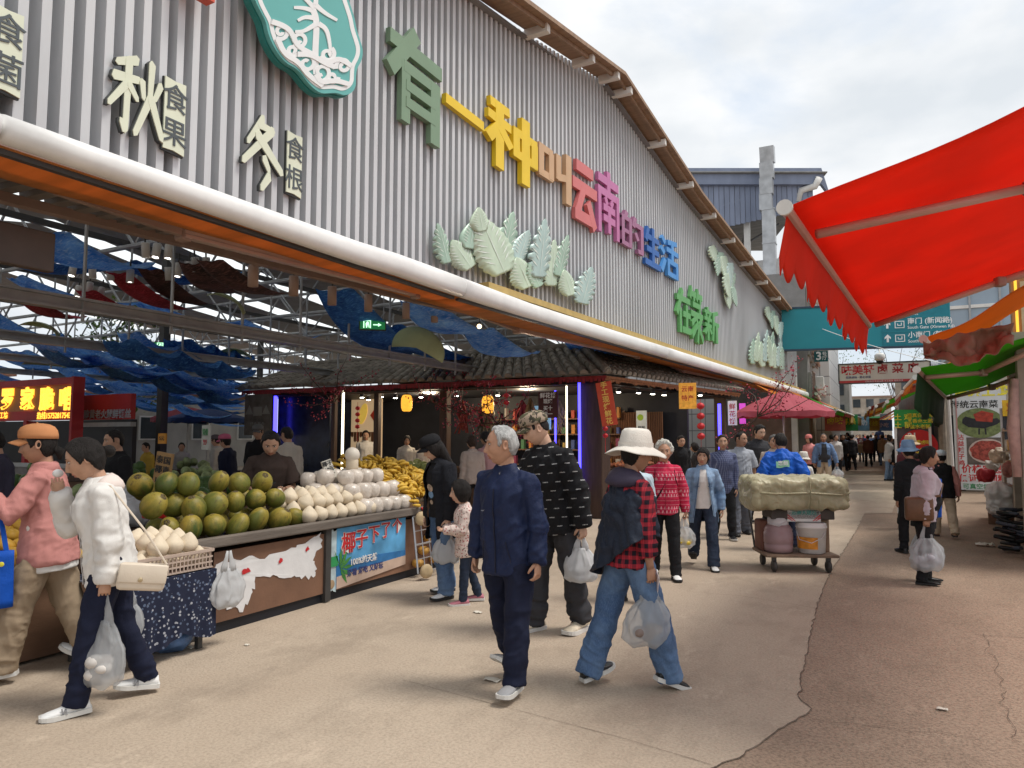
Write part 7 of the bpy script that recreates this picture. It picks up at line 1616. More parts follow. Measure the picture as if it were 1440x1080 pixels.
for x0, y0, wx, wy, kd, n in [(-8.6, 6.3, .8, .8, 0, 16), (-10.3, 6.1, .9, .9, 1, 14), (-9.4, 6.2, .6, .7, 3, 12), (-9, 9, 1.2, .8, 1, 14), (-10.6, 8.8, 1.3, .8, 2, 22), (-8, 9.2, .6, .6, 3, 10), (-14.8, 9.3, 1.5, .7, 0, 12), (-13, 9.4, 1.2, .7, 1, 12), (-14, 6, 1.6, .8, 3, 16), (-12.4, 6.1, .8, .8, 0, 10), (-17, 12, 2.6, .8, 1, 16)]:
    nm, lb, mt, r, sq = kinds[kd]
    for i in range(n):
        if kd not in prot: mb = MB(); mb.sphere((0, 0, 0), r, 12, 8, sz=sq); prot[kd] = o = tag(mb.build(nm, mt, None, True), lb, nm.split('_')[-1], nm.replace('_', ' ')+'s on the inner stands')
        else: o = dup(prot[kd])
        u, v = rr.random(), rr.random(); k = (1-abs(2*u-1))*(1-abs(2*v-1)); o.location = (x0+wx*u, y0+wy*v, .77+r*.8+.32*k*rr.random()); o.rotation_euler = (rr.random()*3, rr.random()*3, 0)
mb = MB(); mb.sphere((-6.9, 4.6, .86), .30, 20, 12, sz=.6); mb.sphere((-7.3, 5.0, .9), .26, 20, 12, sz=.7); o = mb.build('plastic_bag_pile', PLB, None, True); folds(o.data, .05, 3.); tag(o, 'pile of pale plastic bags behind the green coconuts', 'plastic bags')
counter('low crate stand carrying the pale plastic bags', (-7.7, 4.2, 0), (-6.4, 4.3, 0), .7, 1.0)
t = board('price_board', 'tan cardboard price sign on a yellow clip behind the coconuts', 'price card', (-6.35, 4.55, 1.15), .17, .34, M('cardboard', (.33, .20, .085), .7, .15, 9), ux=(.95, .3, 0), lines=[('泰国', .08, .5, .78, BLET), ('椰青', .08, .5, .5, BLET), ('15元', .07, .5, .2, BLET)]); t.rotation_euler = (0, R(10), 0)
mb = MB(); mb.tube([(0, 0, 0), (.05, .012, -.32)], .008, 5); mb.build('clip', YLET, t)
mb = MB(); mb.box((-6.2, 4.5, .90), (.22, .16, .1), bev=.015); tag(mb.build('red_tray', M('red_plastic', (.5, .02, .02), .4)), 'small red plastic tray below the tan price sign', 'tray')
board('price_board', 'white price board tilted up behind the inner stand left of the pink cap', 'price card', (atY(283, 630, 8.).x, 8.0, 1.42), .32, .40, M('card2', (.5, .5, .46), .6), ux=(.9, -.3, .0), lines=[('特价', .12, .5, .7, M('green_letter', (.05, .3, .1), .5)), ('9.9', .12, .5, .3, RLET)])
board('price_board', 'small orange price card deep in the hall', 'price card', (atY(222, 625, 9).x, 9.0, 1.5), .22, .2, M('orange_card', (.65, .28, .03), .6), lines=[('5元', .1, .5, .5, BLET)])
# bright far side of the hall: low wall, trees and houses beyond
for i, (x, y, w_, h_) in enumerate([(-36, 4, 8, 3.2), (-38, 14, 9, 4.5), (-34, 26, 9, 3.8)]):
    t = thing('back_house', ['low pale house beyond the far left side of the hall', 'pale house beyond the middle of the hall', 'low house beyond the far right of the hall'][i], 'house', (x, y, 0)); mb = MB(); mb.box((0, 0, h_/2), (3, w_, h_)); mb.build('wall', M('house_plaster', (.40, .38, .35), .8, .12, 1.2), t)
    mb = MB(); mb.box((0, 0, h_+.08), (3.5, w_+.5, .16)); mb.build('roof', M('house_roof', (.2, .1, .07), .8, .2, 3), t)
    for k in range(3):
        f = MB(); f.box((1.52, -w_/2+w_*(k+.5)/3, h_*.55), (.08, 1.1, 1.2)); f_ = f.build('window', WHT, t); f = MB(); f.box((1.57, -w_/2+w_*(k+.5)/3, h_*.55), (.02, .95, 1.05)); f.build('pane', M('glass_dark', (.04, .05, .06), .1, .1, 3, spec=.8), f_)
LEAF = [M('foliage_%d' % i, c, .6, .3, 3, trans=.3) for i, c in enumerate([(.05, .10, .02), (.09, .15, .03), (.13, .19, .05)])]
def tree(label, x, y, h, r, seed, n=900, group=None):
    t = thing('broadleaf_tree', label, 'tree', (x, y, 0), 0, group); q = random.Random(seed); mb = MB(); mb.tube([(0, 0, 0), (.1, 0, h*.4), (0, .1, h*.75)], [.18, .13, .06], 8)
    cl = []
    for k in range(9): a = q.uniform(0, 6.28); e = Vector((math.cos(a)*r*q.uniform(.4, .85), math.sin(a)*r*q.uniform(.4, .85), h*q.uniform(.55, .98))); mb.tube([(0, 0, h*q.uniform(.3, .5)), e*.6+Vector((0, 0, h*.25)), e], [.07, .04, .015], 5); cl.append((e, r*q.uniform(.3, .5)))
    mb.build('trunk', WOODD, t); mb = MB()
    for i in range(n):
        c, rad = cl[q.randrange(9)]; d = Vector((q.gauss(0, 1), q.gauss(0, 1), q.gauss(0, .8))).normalized()*rad*q.random()**.4; p = c+d; s = q.uniform(.10, .22); m3 = Matrix.Rotation(q.uniform(0, 6), 3, 'Z') @ Matrix.Rotation(q.uniform(-1, 1), 3, 'X')
        mb.add([p+m3 @ Vector(v) for v in ((-s*.4, 0, 0), (0, -s, 0), (s*.4, 0, 0), (0, s, 0))], [(0, 1, 2, 3)], q.randrange(3))
    mb.build('crown', LEAF, t)
tree('leafy tree beyond the far left side of the hall', -31, 9, 6, 2.6, 1); tree('leafy tree beyond the hall right of the snack shop', -29, 19, 6.5, 2.6, 2); tree('small tree by the far wall of the hall', -32, 1, 5.5, 2.5, 3)

# ================================================================ BAGS AND HAND-HELD THINGS
PLW = M('white_plastic', (.72, .73, .74), .3, .05, 9, .15, 30, trans=.4, alpha=.86); PLC = M('clear_plastic', (.60, .62, .64), .2, .08, 9, .1, 30, trans=.35, alpha=.52); PLY = M('yellow_plastic', (.75, .55, .06), .3, .1, 6, trans=.3, alpha=.85)
def plastic_bag(label, top, h, w, mat, seed, ux=(1, 0, 0), dep=.6, tilt=(0, 0), fill=.75, inside=None):
    top = Vector(top); t = thing('plastic_bag', label, 'bag', top); ux = Vector(ux).normalized(); uy = Vector((-ux.y, ux.x, 0)); n = 36; rs = []
    for q in range(17):
        f = q/16; z = -h*.30-h*.70*f
        a = w*.5*(.26+.80*math.sin(min(1, f*1.15+.10)*math.pi*.62)**1.1)*(1 if f < .9 else 1-2.6*(f-.9)**1.0*1.2)
        b = a*dep*(.35+.65*f**.8)
        ring = []
        for j in range(n):
            th = 2*math.pi*j/n; k = 1+(.05+.20*(1-f)**1.5)*math.sin(th*9+seed+f*1.5)+.025*math.sin(th*17+seed*2)+.08*noise.noise(Vector((math.cos(th)*2, math.sin(th)*2, f*5+seed)))*2
            ring.append(ux*(a*k*math.cos(th)+tilt[0]*f)+uy*(b*k*math.sin(th)+tilt[1]*f)+Vector((0, 0, z+.012*math.sin(th*4+seed)*f)))
        rs.append(ring)
    mb = MB(); mb.rings(rs); o = mb.build('sack', mat, t, True)
    for s in (-1, 1):
        hb = MB(); pts = [Vector((0, 0, .01))+ux*s*.012, ux*(s*w*.07)+Vector((0, 0, -h*.10)), ux*(s*w*.13)+Vector((0, 0, -h*.24)), ux*(s*w*.14)+Vector((0, 0, -h*.36))]
        hb.tube(pts, [(.010, .006), (.016, .006), (.026, .008), (.034, .010)], 8, ref=ux); hb.build('handle', mat, t, True)
    if inside:
        ib = MB(); r = random.Random(seed)
        for k in range(inside[1]): a = r.uniform(0, 6.28); ib.sphere(ux*(w*.22*math.cos(a))+uy*(w*.12*math.sin(a))+Vector((0, 0, -h*(.72+.16*r.random())))+ux*tilt[0]*.7+uy*tilt[1]*.7, w*.19*r.uniform(.8, 1.15), 10, 8, 0, None, 1, 1, r.uniform(.6, 1))
        ib.build('contents', inside[0], t, True)
    return t
camx = (.885, .465, 0)
plastic_bag('tall clear-white plastic bag hanging from the white hooded woman\'s hand', PPL['white']['hl'], .54, .25, PLC, 3, (.885, .465, 0), .55, inside=(M('pale_goods', (.62, .58, .54), .5, .15, 9), 6))
plastic_bag('white plastic bag with red print in the tall man\'s hand', PPL['tall']['hl'], .38, .26, PLW, 5, camx, .6)
plastic_bag('clear plastic bag in the hand of the person with the white sun hat', PPL['hat']['hr'], .42, .27, PLC, 8, (.9, .3, 0), .55, tilt=(-.04, 0), inside=(M('dark_goods', (.20, .15, .13), .5, .3, 9), 4))
plastic_bag('small plastic bag of yellow fruit in the old woman\'s hand', PPL['granny']['hl'], .34, .24, PLC, 2, camx, .6, inside=(PLY, 5))
plastic_bag('small knotted plastic bag carried by the man in the open light blue jacket', PPL['sky']['hl'], .40, .36, PLC, 7, camx, .7, inside=(M('rosy_goods', (.50, .32, .26), .6, .2, 9), 5))
plastic_bag('full grey-white plastic bag hanging at the lavender jacket woman\'s side', PPL['lav']['hr'], .50, .34, PLC, 1, camx, .65, inside=(M('grey_goods', (.40, .40, .44), .5, .25, 9), 7))
plastic_bag('whitish plastic bag on the far side of the lavender jacket woman', PPL['lav']['hl'], .46, .26, PLC, 4, camx, .65, inside=(SACK, 4))
plastic_bag('white plastic bag hanging beside the ripped blue jeans', PPL['bcap']['hl'], .36, .26, PLW, 6, camx, .5)
p = atY(330, 815, 4.05); plastic_bag('bunch of white plastic bags hanging from the stall corner', (-4.62, 4.0, .72), .42, .26, PLW, 9, (.2, 1, 0), .35); plastic_bag('crumpled grey plastic bag hanging behind the navy trousers', (-4.60, 3.15, .62), .38, .2, PLC, 12, (.2, 1, 0), .4)
mb = MB(); mb.sphere((-5.0, 3.7, .12), .2, 16, 10, sz=.6, sx=1.5); o = mb.build('blue_bag_heap', M('blue_bag', (.08, .16, .34), .4, .4, 6, .4, 20), None, True); folds(o.data, .03, 5.); tag(o, 'blue and clear plastic bag lying under the flower-pattern cloth', 'bag')
mb = MB(); mb.box((-5.75, 2.75, .27), (.3, .5, .5), bev=.05); o = mb.build('white_sack', M('woven_sack', (.55, .53, .50), .7, .1, 8, .3, 60), None, True); tag(o, 'white woven sack standing under the fruit stand behind the khaki trousers', 'sack')
# cream shoulder bag with strap
P = PPL['white']; W = P['W']; BAGC = M('cream_leather', (.66, .57, .46), .4, .05, 9, .08, 90)
c = W @ P['T'](-.255, -.16, -.10); t = thing('shoulder_bag', 'cream flap shoulder bag on a thin strap at the hooded woman\'s hip', 'bag', c); rz = fa(190, 92); RM = Matrix.Rotation(rz, 3, 'Z') @ Matrix.Rotation(R(8), 3, 'X')
mb = MB(); mb.box((0, 0, 0), (.07, .26, .16), RM, bev=.025); mb.build('pouch', BAGC, t, True); mb = MB(); mb.box(RM @ Vector((-.036, 0, .022)), (.018, .262, .112), RM, bev=.012); mb.build('flap', BAGC, t, True); mb = MB(); mb.sphere(RM @ Vector((-.048, .01, -.012)), .014, 10, 8, 0, RM, .4); mb.build('clasp', M('gold_metal', (.5, .4, .25), .3, .05, metal=.7), t)
sh = W @ P['T'](-.17, -.03, .46); mb = MB(); A_ = RM @ Vector((-.02, -.12, .08)); B_ = RM @ Vector((-.02, .12, .08)); S_ = sh-c
mb.tube([A_, A_*.5+S_*.5+RM @ Vector((-.05, -.04, 0)), S_+RM @ Vector((-.02, -.02, .03)), S_+RM @ Vector((.06, .0, .03))], .006, 6); mb.build('strap', BAGC, t)
# food and chopstick case at her mouth, phone of the pink shirt
p = PPL['white']['hr']; mb = MB(); mb.sphere(p+Vector((.0, .0, .045)), .03, 12, 8, sz=.85); tag(mb.build('steamed_bun', WSH, None, True), 'piece of white food held to the hooded woman\'s mouth', 'food')
p = PPL['pink']['hl']; mb = MB(); rm = Matrix.Rotation(fa(40, 60), 3, 'Z') @ Matrix.Rotation(R(-20), 3, 'Y'); mb.box(p+Vector((0, 0, .05)), (.075, .012, .155), rm, bev=.01); tag(mb.build('mobile_phone', M('phone_case', (.13, .03, .06), .3, .6, 30)), 'dark red patterned phone held up by the pink-shirted person', 'phone')
p = PPL['vendor']['W'] @ ((PPL['vendor']['ap'][-1][5]+PPL['vendor']['ap'][1][5])/2); mb = MB(); mb.box(p+Vector((0, 0, .02)), (.08, .15, .012), Matrix.Rotation(R(30), 3, 'X'), bev=.005); tag(mb.build('mobile_phone', BSH), 'black phone in the hands of the stall keeper', 'phone')
# blue tote on the elbow
P = PPL['pink']; c = P['W'] @ P['ap'][-1][1]+Vector((-.06, -.03, 0)); t = thing('tote_bag', 'royal blue tote bag hanging on the pink-shirted person\'s elbow', 'bag', c); TB = FB('tote_blue', (.006, .075, .42), .6, .2, 90); rm = Matrix.Rotation(fa(20, 75), 3, 'Z')
mb = MB(); mb.grid(lambda u, v: rm @ Vector((-.04+.05*math.cos(u*2*math.pi)*(.4+.6*v), .12*math.sin(u*2*math.pi)*(.92+.08*v), -.22-.36*v)), 28, 8); mb.add([rm @ Vector((-.04+.05*math.cos(k/28*2*math.pi), 12*.01*math.sin(k/28*2*math.pi), -.58)) for k in range(28)], [tuple(range(28))]); mb.build('sack', TB, t, True, solid=.004)
for s in (-.07, .07): mb = MB(); mb.tube([rm @ Vector((-.04, s, -.23)), rm @ Vector((-.04, s*.6, -.08)), rm @ Vector((-.03, s*.2, .03)), rm @ Vector((.03, s*.4, -.02))], [(.016, .003)]*4, 8); mb.build('handle', TB, t)
for k in range(5): mb = MB(); mb.sphere(rm @ Vector((-.095, -.06+.03*k, -.30-.035*k)), .016, 8, 6, 0, rm, .3); mb.build('printed_spot', YLET, t)
# black crossbody of the old woman, brown bag of the lavender woman, cards in the hat person's hand
P = PPL['granny']; TT = lambda *a: P['W'] @ P['T'](*a); t = thing('crossbody_bag', 'black crossbody bag on a strap across the red fleece', 'bag', TT(.17, .16, -.03)); o0 = TT(.17, .16, -.03); mb = MB(); mb.tube([TT(-.10, .05, .47)-o0, TT(-.05, .15, .36)-o0, TT(.06, .175, .18)-o0, TT(.15, .16, .04)-o0], [(.016, .003)]*4, 8); mb.build('strap', BLACK, t); mb = MB(); mb.box((0, 0, -.08), (.08, .18, .17), fa(937, 200), bev=.03); mb.build('pouch', BLACK, t, True)
for s in (-1, 1): mb = MB(); mb.tube([TT(s*.115, -.06, .47)-o0, TT(s*.12, .10, .44)-o0, TT(s*.13, .135, .34)-o0, TT(s*.155, .09, .26)-o0], [(.016, .003)]*4, 8); mb.build('shoulder_strap', BLACK, t)
P = PPL['lav']; TT = lambda *a: P['W'] @ P['T'](*a); o0 = TT(.22, -.10, .02); t = thing('handbag', 'brown leather handbag behind the lavender jacket sleeve', 'bag', o0); mb = MB(); mb.box((0, 0, 0), (.10, .28, .26), fa(1300, -80), bev=.03); mb.build('pouch', M('brown_leather', (.13, .065, .035), .4, .2, 9), t, True); mb = MB(); mb.tube([(0, 0, .12), TT(.13, .15, .20)-o0, TT(.02, .19, .35)-o0], [(.014, .004)]*3, 8); mb.build('strap', M('brown_leather', (.13, .065, .035), .4, .2, 9), t)
p = PPL['lav']['hl']+Vector((.1, .22, .25)); mb = MB(); mb.box(p, (.05, .26, .45), fa(1300, -80), bev=.02); o = mb.build('blue_shopping_bag', TB, None, True); folds(o.data, .02, 2.); tag(o, 'flat royal blue shopping bag between the lavender jacket and the vest', 'bag')
p = PPL['hat']['hr']; mb = MB(); mb.box(p+Vector((.05, .0, -.015)), (.075, .004, .11), Matrix.Rotation(R(-62), 3, 'Z') @ Matrix.Rotation(R(28), 3, 'Y')); tag(mb.build('card', M('card_white', (.65, .58, .58), .4, .2, 60)), 'white card held with the clear bag below the plaid sleeve', 'card')

# ================================================================ LOADED TROLLEY
t0 = Vector((-1.06, 9.55, 0)); t = thing('hand_trolley', 'low flat wooden hand trolley with four small wheels', 'trolley', t0, R(24)); mb = MB(); mb.box((0, 0, .20), (.86, .62, .035), bev=.008); mb.build('platform', M('worn_plank', (.19, .13, .09), .8, .3, 6, .2, 30, dirt=.5), t)
for x in (-.32, .32):
    for y in (-.24, .24):
        mb = MB(); mb.lathe([(.02, -.02), (.06, -.024), (.072, -.012), (.072, .012), (.06, .024), (.02, .02)], (x, y, .074), 18, 0, 1, 1, Matrix.Rotation(R(90), 3, 'Y')); w_ = mb.build('wheel', M('wheel_rubber', (.05, .045, .042), .6), t, True); mb = MB(); mb.box((x, y, .15), (.05, .04, .07)); mb.build('fork', DKS, t)
mb = MB(); mb.tube([(-.40, .29, .2), (-.42, .5, .75), (.0, .56, .98), (.42, .5, .75), (.40, .29, .2)], .014, 8); mb.build('push_bar', DKS, t)
def on_trolley(x, y): return t0+Matrix.Rotation(R(24), 3, 'Z') @ Vector((x, y, 0))
q = on_trolley(-.22, -.10); t2 = thing('plastic_barrel', 'mauve translucent barrel with pale lid on the trolley', 'barrel', (q.x, q.y, .218)); MAV = M('mauve_plastic', (.36, .24, .25), .35, .12, 5, trans=.2); mb = MB(); mb.lathe([(.13, 0), (.165, .02), (.168, .10), (.160, .105), (.172, .12), (.172, .24), (.163, .245), (.166, .28), (.13, .335), (.11, .34)], n=28); mb.build('drum', MAV, t2, True); mb = MB(); mb.lathe([(.122, .335), (.124, .345), (.122, .42), (.10, .43)], n=28); mb.build('lid', M('pale_lid', (.50, .47, .48), .35), t2, True); mb = MB(); mb.tube([(.1, -.075, .38), (.03, -.135, .33), (-.07, -.12, .35), (-.11, -.06, .38)], .009, 6); mb.build('handle', M('pale_lid', (.5, .47, .48), .35), t2)
q = on_trolley(.17, -.12); t2 = thing('paint_bucket', 'white plastic bucket with orange label and wire handle on the trolley', 'bucket', (q.x, q.y, .218)); mb = MB(); mb.lathe([(.135, 0), (.155, .01), (.172, .30), (.182, .305), (.182, .33), (.172, .335), (.178, .36), (.15, .37)], n=28); mb.build('pail', M('bucket_white', (.64, .62, .60), .35, .05, 6, dirt=.25), t2, True)
mb = MB(); mb.rings([[(r*math.cos(a), r*math.sin(a), z) for a in np.linspace(R(200), R(300), 12)] for r, z in ((.165, .06), (.173, .20))], 0, False, False); mb.build('label', M('orange_label', (.60, .24, .03), .4, .3, 12), t2, True); mb = MB(); mb.tube([(-.17, -.04, .28), (-.12, -.16, .17), (.02, -.20, .14), (.13, -.15, .2), (.17, -.02, .28)], .005, 6); mb.build('wire_handle', M('pale_lid', (.5, .47, .48), .35), t2)
q = on_trolley(.06, -.06); t2 = thing('carton', 'white carton with red corner stripes and green print lying on the bucket', 'box', (q.x, q.y, .60), R(24)); mb = MB(); mb.box((0, 0, .075), (.40, .3, .15), bev=.004); mb.build('case', M('carton_white', (.60, .60, .59), .6, .05, 5), t2)
keepm = text('lettering', '云南大理石', .06, (0, -.153, .105), (1, 0, 0), (0, 0, 1), M('teal_letter', (.05, .28, .25), .5), t2, .002, .01)
for s in (-1, 1):
    mb = MB()
    for k in (0, 1): mb.prism([(s*(.10+.03*k), .01), (s*(.115+.03*k), .01), (s*(.195), .075-.035*k), (s*.195, .09-.035*k)][::s], lambda u, v, d: Vector((u, -.1515-d, v)), 0, .002)
    mb.build('red_stripe', RLET, t2)
q = on_trolley(.33, .1); mb = MB(); mb.box((q.x, q.y, .42), (.16, .34, .40), R(24), bev=.03); o = mb.build('paper_sack', M('sack_brown', (.22, .15, .10), .8, .3, 6), None, True); folds(o.data, .02, 7.); tag(o, 'brown paper sack standing at the right end of the trolley', 'sack')
q = on_trolley(-.34, .12); mb = MB(); mb.box((q.x, q.y, .40), (.14, .32, .38), R(24), bev=.03); o = mb.build('brown_box', M('rust_card', (.16, .07, .05), .8, .2, 6), None, True); tag(o, 'reddish brown box behind the mauve barrel on the trolley', 'box')
# wrapped bundle on top
TARP = M('olive_tarp', (.36, .33, .21), .38, .12, 4, .25, 25, dirt=.4); q = on_trolley(.0, .02); t2 = thing('wrapped_bundle', 'big olive-green tarpaulin bundle tied with clear tape on top of the trolley load', 'bundle', (q.x, q.y, .755), R(24)); mb = MB(); mb.box((0, 0, .185), (1.14, .70, .38), bev=.06); me = remesh(mb, .02, 4); folds(me, .026, 6., [((.65, 0, .18), (0, 0, 1), .3, 18, 1.2), ((-.65, 0, .18), (0, 0, 1), .3, 18, 1.2)], .8); me.materials.clear(); me.materials.append(TARP); me.name = 'tarpaulin'; link('tarpaulin', me, t2)
mb = MB(); mb.tube([(-.58, -.33, .20), (-.3, -.375, .19), (.1, -.375, .2), (.45, -.37, .18), (.58, -.30, .2)], .012, 6); mb.tube([(.08, -.385, .02), (.09, -.40, .2), (.1, -.34, .37), (.1, .3, .38)], [(.02, .004)]*4, 6); mb.build('seam', TARP, t2, True)
mb = MB(); mb.box((.05, .0, .69), (.75, .42, .13), None, bev=.01); mb.v = [tuple(on_trolley(p[0], p[1])+Vector((0, 0, p[2]))) for p in mb.v]; tag(mb.build('flat_crate', M('dark_crate', (.06, .05, .045), .7, .3, 9)), 'dark flat crate carrying the tarpaulin bundle above the barrel', 'crate')
# ================================================================ RIGHT SIDE: AWNINGS, SHOPS, BOARDS
REDA = M('red_canvas', (.85, .065, .025), .7, .08, 1.5, .1, 300, trans=.6, dirt=.12); ORA = M('orange_canvas2', (.72, .24, .02), .7, .08, 1.5, trans=.5); GRA = M('green_canvas', (.10, .40, .02), .7, .08, 1.5, trans=.5); DGA = M('dark_green_valance', (.012, .05, .02), .7); YLA = M('yellow_canvas', (.70, .52, .20), .7, .1, 2, trans=.4); PKA = M('faded_red_canvas', (.45, .10, .06), .7, .15, 2, trans=.4); BRA = M('brown_canvas', (.22, .11, .06), .8, .2, 3, trans=.2)
PNK = M('pinkish_alu', (.50, .30, .25), .4, .06, 5, metal=.1)
def sl_awning(label, f0, f1, b0, b1, mat, val=None, valmat=None, arms=True, sag=.04, group=None, scal=10, wob=.02):
    """sloping awning: front edge f0-f1, back edge b0-b1 on the wall"""
    f0, f1, b0, b1 = map(Vector, (f0, f1, b0, b1)); t = thing('awning', label, 'awning', b0, 0, group)
    def S(u, v):
        p = b0.lerp(b1, u).lerp(f0.lerp(f1, u), v); return p+Vector((0, 0, -sag*math.sin(math.pi*v)*(1-.3*math.sin(u*9))+wob*math.sin(v*8.)*(abs(2*u-1)**6)))
    mb = MB(); mb.grid(S, 26, 16); P_(t, mb, 'fabric', mat, smooth=True, solid=.005)
    mb = MB(); d = (f1-f0).normalized(); mb.tube([f0-d*.06, f1+d*.02], .035, 10); P_(t, mb, 'front_bar', PNK if arms else WHT)
    mb = MB(); mb.tube([f0-d*.075, f0-d*.055], .048, 14); P_(t, mb, 'end_cap', WHT)
    if val:
        n = scal*8
        def V(u, v):
            p = f0.lerp(f1, u); h = val*(.72+.28*abs(math.sin(u*scal*math.pi))); return p+Vector((-.05*v-.03*math.sin(u*31)*v, 0, -.03-h*v))
        mb = MB(); mb.grid(V, n, 6); P_(t, mb, 'valance', valmat or mat, smooth=True, solid=.004)
    if arms:
        for u in (.10, .95):
            a = S(u, .96)+Vector((0, 0, -.07)); m_ = S(u+(.13 if u < .5 else -.12), .45)+Vector((0, 0, -.15)); e = S(u+(.02 if u < .5 else -.03), -.02)+Vector((0, 0, -.12)); mb = MB(); mb.tube([a, m_], .032, 10); P_(t, mb, 'arm', PNK, smooth=True); mb = MB(); mb.tube([m_, e], .038, 10); P_(t, mb, 'arm', PNK, smooth=True); mb = MB(); mb.box(m_, (.09, .10, .10), .4, bev=.02); P_(t, mb, 'elbow_joint', BRN)
    return t
sl_awning('bright red awning with white end cap and scalloped valance, nearest the camera', (-.49, 4.54, 3.0), (-.14, 9.2, 2.92), (1.9, 4.25, 3.80), (2.15, 9.6, 3.72), REDA, .34, None, True, .05, scal=20)
sl_awning('orange awning behind the red one, above the crumpled brown cloth', (.43, 9.5, 2.75), (.62, 10.5, 2.70), (1.45, 9.3, 3.3), (1.6, 10.6, 3.25), ORA, None, None, False)
sl_awning('bright green awning with dark green valance hanging at its front', (.39, 10.7, 2.5), (.92, 14.4, 2.32), (1.62, 10.6, 2.86), (2.25, 14.7, 2.82), GRA, .55, DGA, True, .03, scal=2)
mb = MB(); A_, B_ = atY(1296, 484, 9.25), atY(1424, 452, 9.1); C_, D_ = atY(1300, 500, 9.2), atY(1424, 486, 9.05)
mb.grid(lambda u, v: A_.lerp(B_, u).lerp(C_.lerp(D_, u), v)+Vector((.02*math.sin(u*9), .12*math.sin(v*3.1)*(.5+noise.noise(Vector((u*5, v*2, 1)))), -.16*v*max(0, math.sin(u*math.pi*1.0)**2)*(1 if u < .7 else .6)+.05*noise.noise(Vector((u*6, v*3, 7))))), 40, 16)
o = mb.build('brown_cloth', M('brown_sheet', (.25, .145, .105), .55, .15, 4, .2, 20), None, True, solid=.006); folds(o.data, .05, 4., (), .6); tag(o, 'crumpled brown sheet bundled over the orange awning above the green one', 'cloth')
G2 = 'street awnings farther along'
cols = [(PKA, 'faded red'), (ORA, 'orange'), (GRA, 'green'), (BRA, 'brown'), (YLA, 'yellow')]
def front_r(y): return {15: .50, 18: .35, 21: .05, 25: -.25, 29: -.5, 34: -.75, 40: -.9, 47: -1.0}[y]
for i, (y, c, z) in enumerate([(15, 1, 2.72), (18, 0, 2.62), (21, 2, 2.55), (25, 3, 2.6), (29, 0, 2.7), (34, 4, 2.7), (40, 1, 2.8), (47, 4, 2.9)]):
    x = front_r(y); L_ = (3.1, 3.2, 3.6, 3.8, 4.6, 5.6, 6.4, 7)[i]
    sl_awning(['orange', 'faded red', 'mid green', 'brownish', 'second faded red', 'yellowish', 'far orange', 'farthest yellow'][i]+' awning in the right-hand row, '+['just past the bright green one', 'right behind the first orange of the row', 'above the green menu board', 'past the green menu board', 'before the yellowish one', 'past the second faded red', 'near the street end', 'at the street end'][i], (x, y, z), (x-.1, y+L_, z), (x+1.5, y, z+.8), (x+1.5, y+L_, z+.8), cols[c][0], .18, None, False, group=G2, scal=6)
for i, (y, c, x) in enumerate([(23.5, 1, -2.5), (27.5, 1, -1.95), (32, 2, -1.75), (35.6, 0, -1.6), (39.2, 4, -1.5), (43, 4, -1.35), (48, 1, -1.4), (54, 4, -1.5)]):
    sl_awning(['orange', 'second orange', 'lime green', 'brick red', 'pale yellow', 'second pale yellow', 'far orange', 'farthest pale yellow'][i]+' awning in the left-hand row, '+['behind the crimson parasol', 'past the crimson parasol', 'right after the hall ends', 'next after the lime green one', 'above the distant green shop sign', 'beyond the distant green shop sign', 'close to the street end', 'at the very street end'][i], (x, y, 2.75), (x+.1, y+3.6, 2.75), (x-1.5, y, 3.5), (x-1.4, y+3.6, 3.5), cols[c][0], .42 if c == 4 else .16, None, False, group=G2, scal=5)
p = atY(1102, 592, 19); parasol('large crimson parasol with white hem over the street stalls at the hall corner', (p.x, 19.), 1.18, 2.26, .50, M('crimson_canvas', (.56, .13, .17), .7, .1, 2, trans=.45), 8)
counter('red-clothed street stall under the crimson parasol', (-3.4, 19.6, 0), (-2.0, 20.2, 0), .9, .9, M('stall_red', (.28, .03, .04), .7), WOODB)
# right-hand shop with wooden frame at the frame edge
WFR = M('orange_wood', (.34, .17, .07), .5, .25, 3, stretch=(6, 6, .5)); CRW = M('stone_wall', (.36, .32, .27), .8, .2, 2, .2, 20, dirt=.3)
t = thing('corner_shop', 'wood-framed shop front at the right edge of the photo with shelves of goods', 'shop', (2, 12, 0))
mb = MB(); mb.box((2.35, 11.55, 3.3), (1.6, .14, 1.0)); P_(t, mb, 'sign_frame', WFR); mb = MB(); mb.box((2.4, 11.47, 3.3), (1.5, .03, .8)); P_(t, mb, 'sign_panel', M('cream_sign', (.5, .40, .25), .6))
mb = MB(); mb.bar((1.60, 11.46, 2.82), (1.60, 11.46, 3.78), .03, .03); P_(t, mb, 'light_rope', M('rope_light', (1, .55, .05), .4, .1, 60, emis=.5))
for y in (11.6, 15.2): mb = MB(); mb.box((1.66+.10*(y-11.6), y, 1.4), (.16, .16, 2.8), bev=.01); P_(t, mb, 'post', CRW)
mb = MB(); mb.box((2.9, 15, 1.5), (.15, 8, 3.2), -.12); P_(t, mb, 'back_wall', CRW); mb = MB(); mb.box((2.6, 13.6, 2.92), (2.0, 5.2, .12), -.12); P_(t, mb, 'roof', CRW)
mb = MB(); mb.tube([(1.52, 11.5, 1.1), (1.5, 11.5, 1.75), (1.54, 11.5, 2.4)], [.05, .075, .05], 12); o = P_(t, mb, 'pink_wrap', M('pink_sheet', (.55, .35, .32), .7, .2, 9, .4, 20), smooth=True)
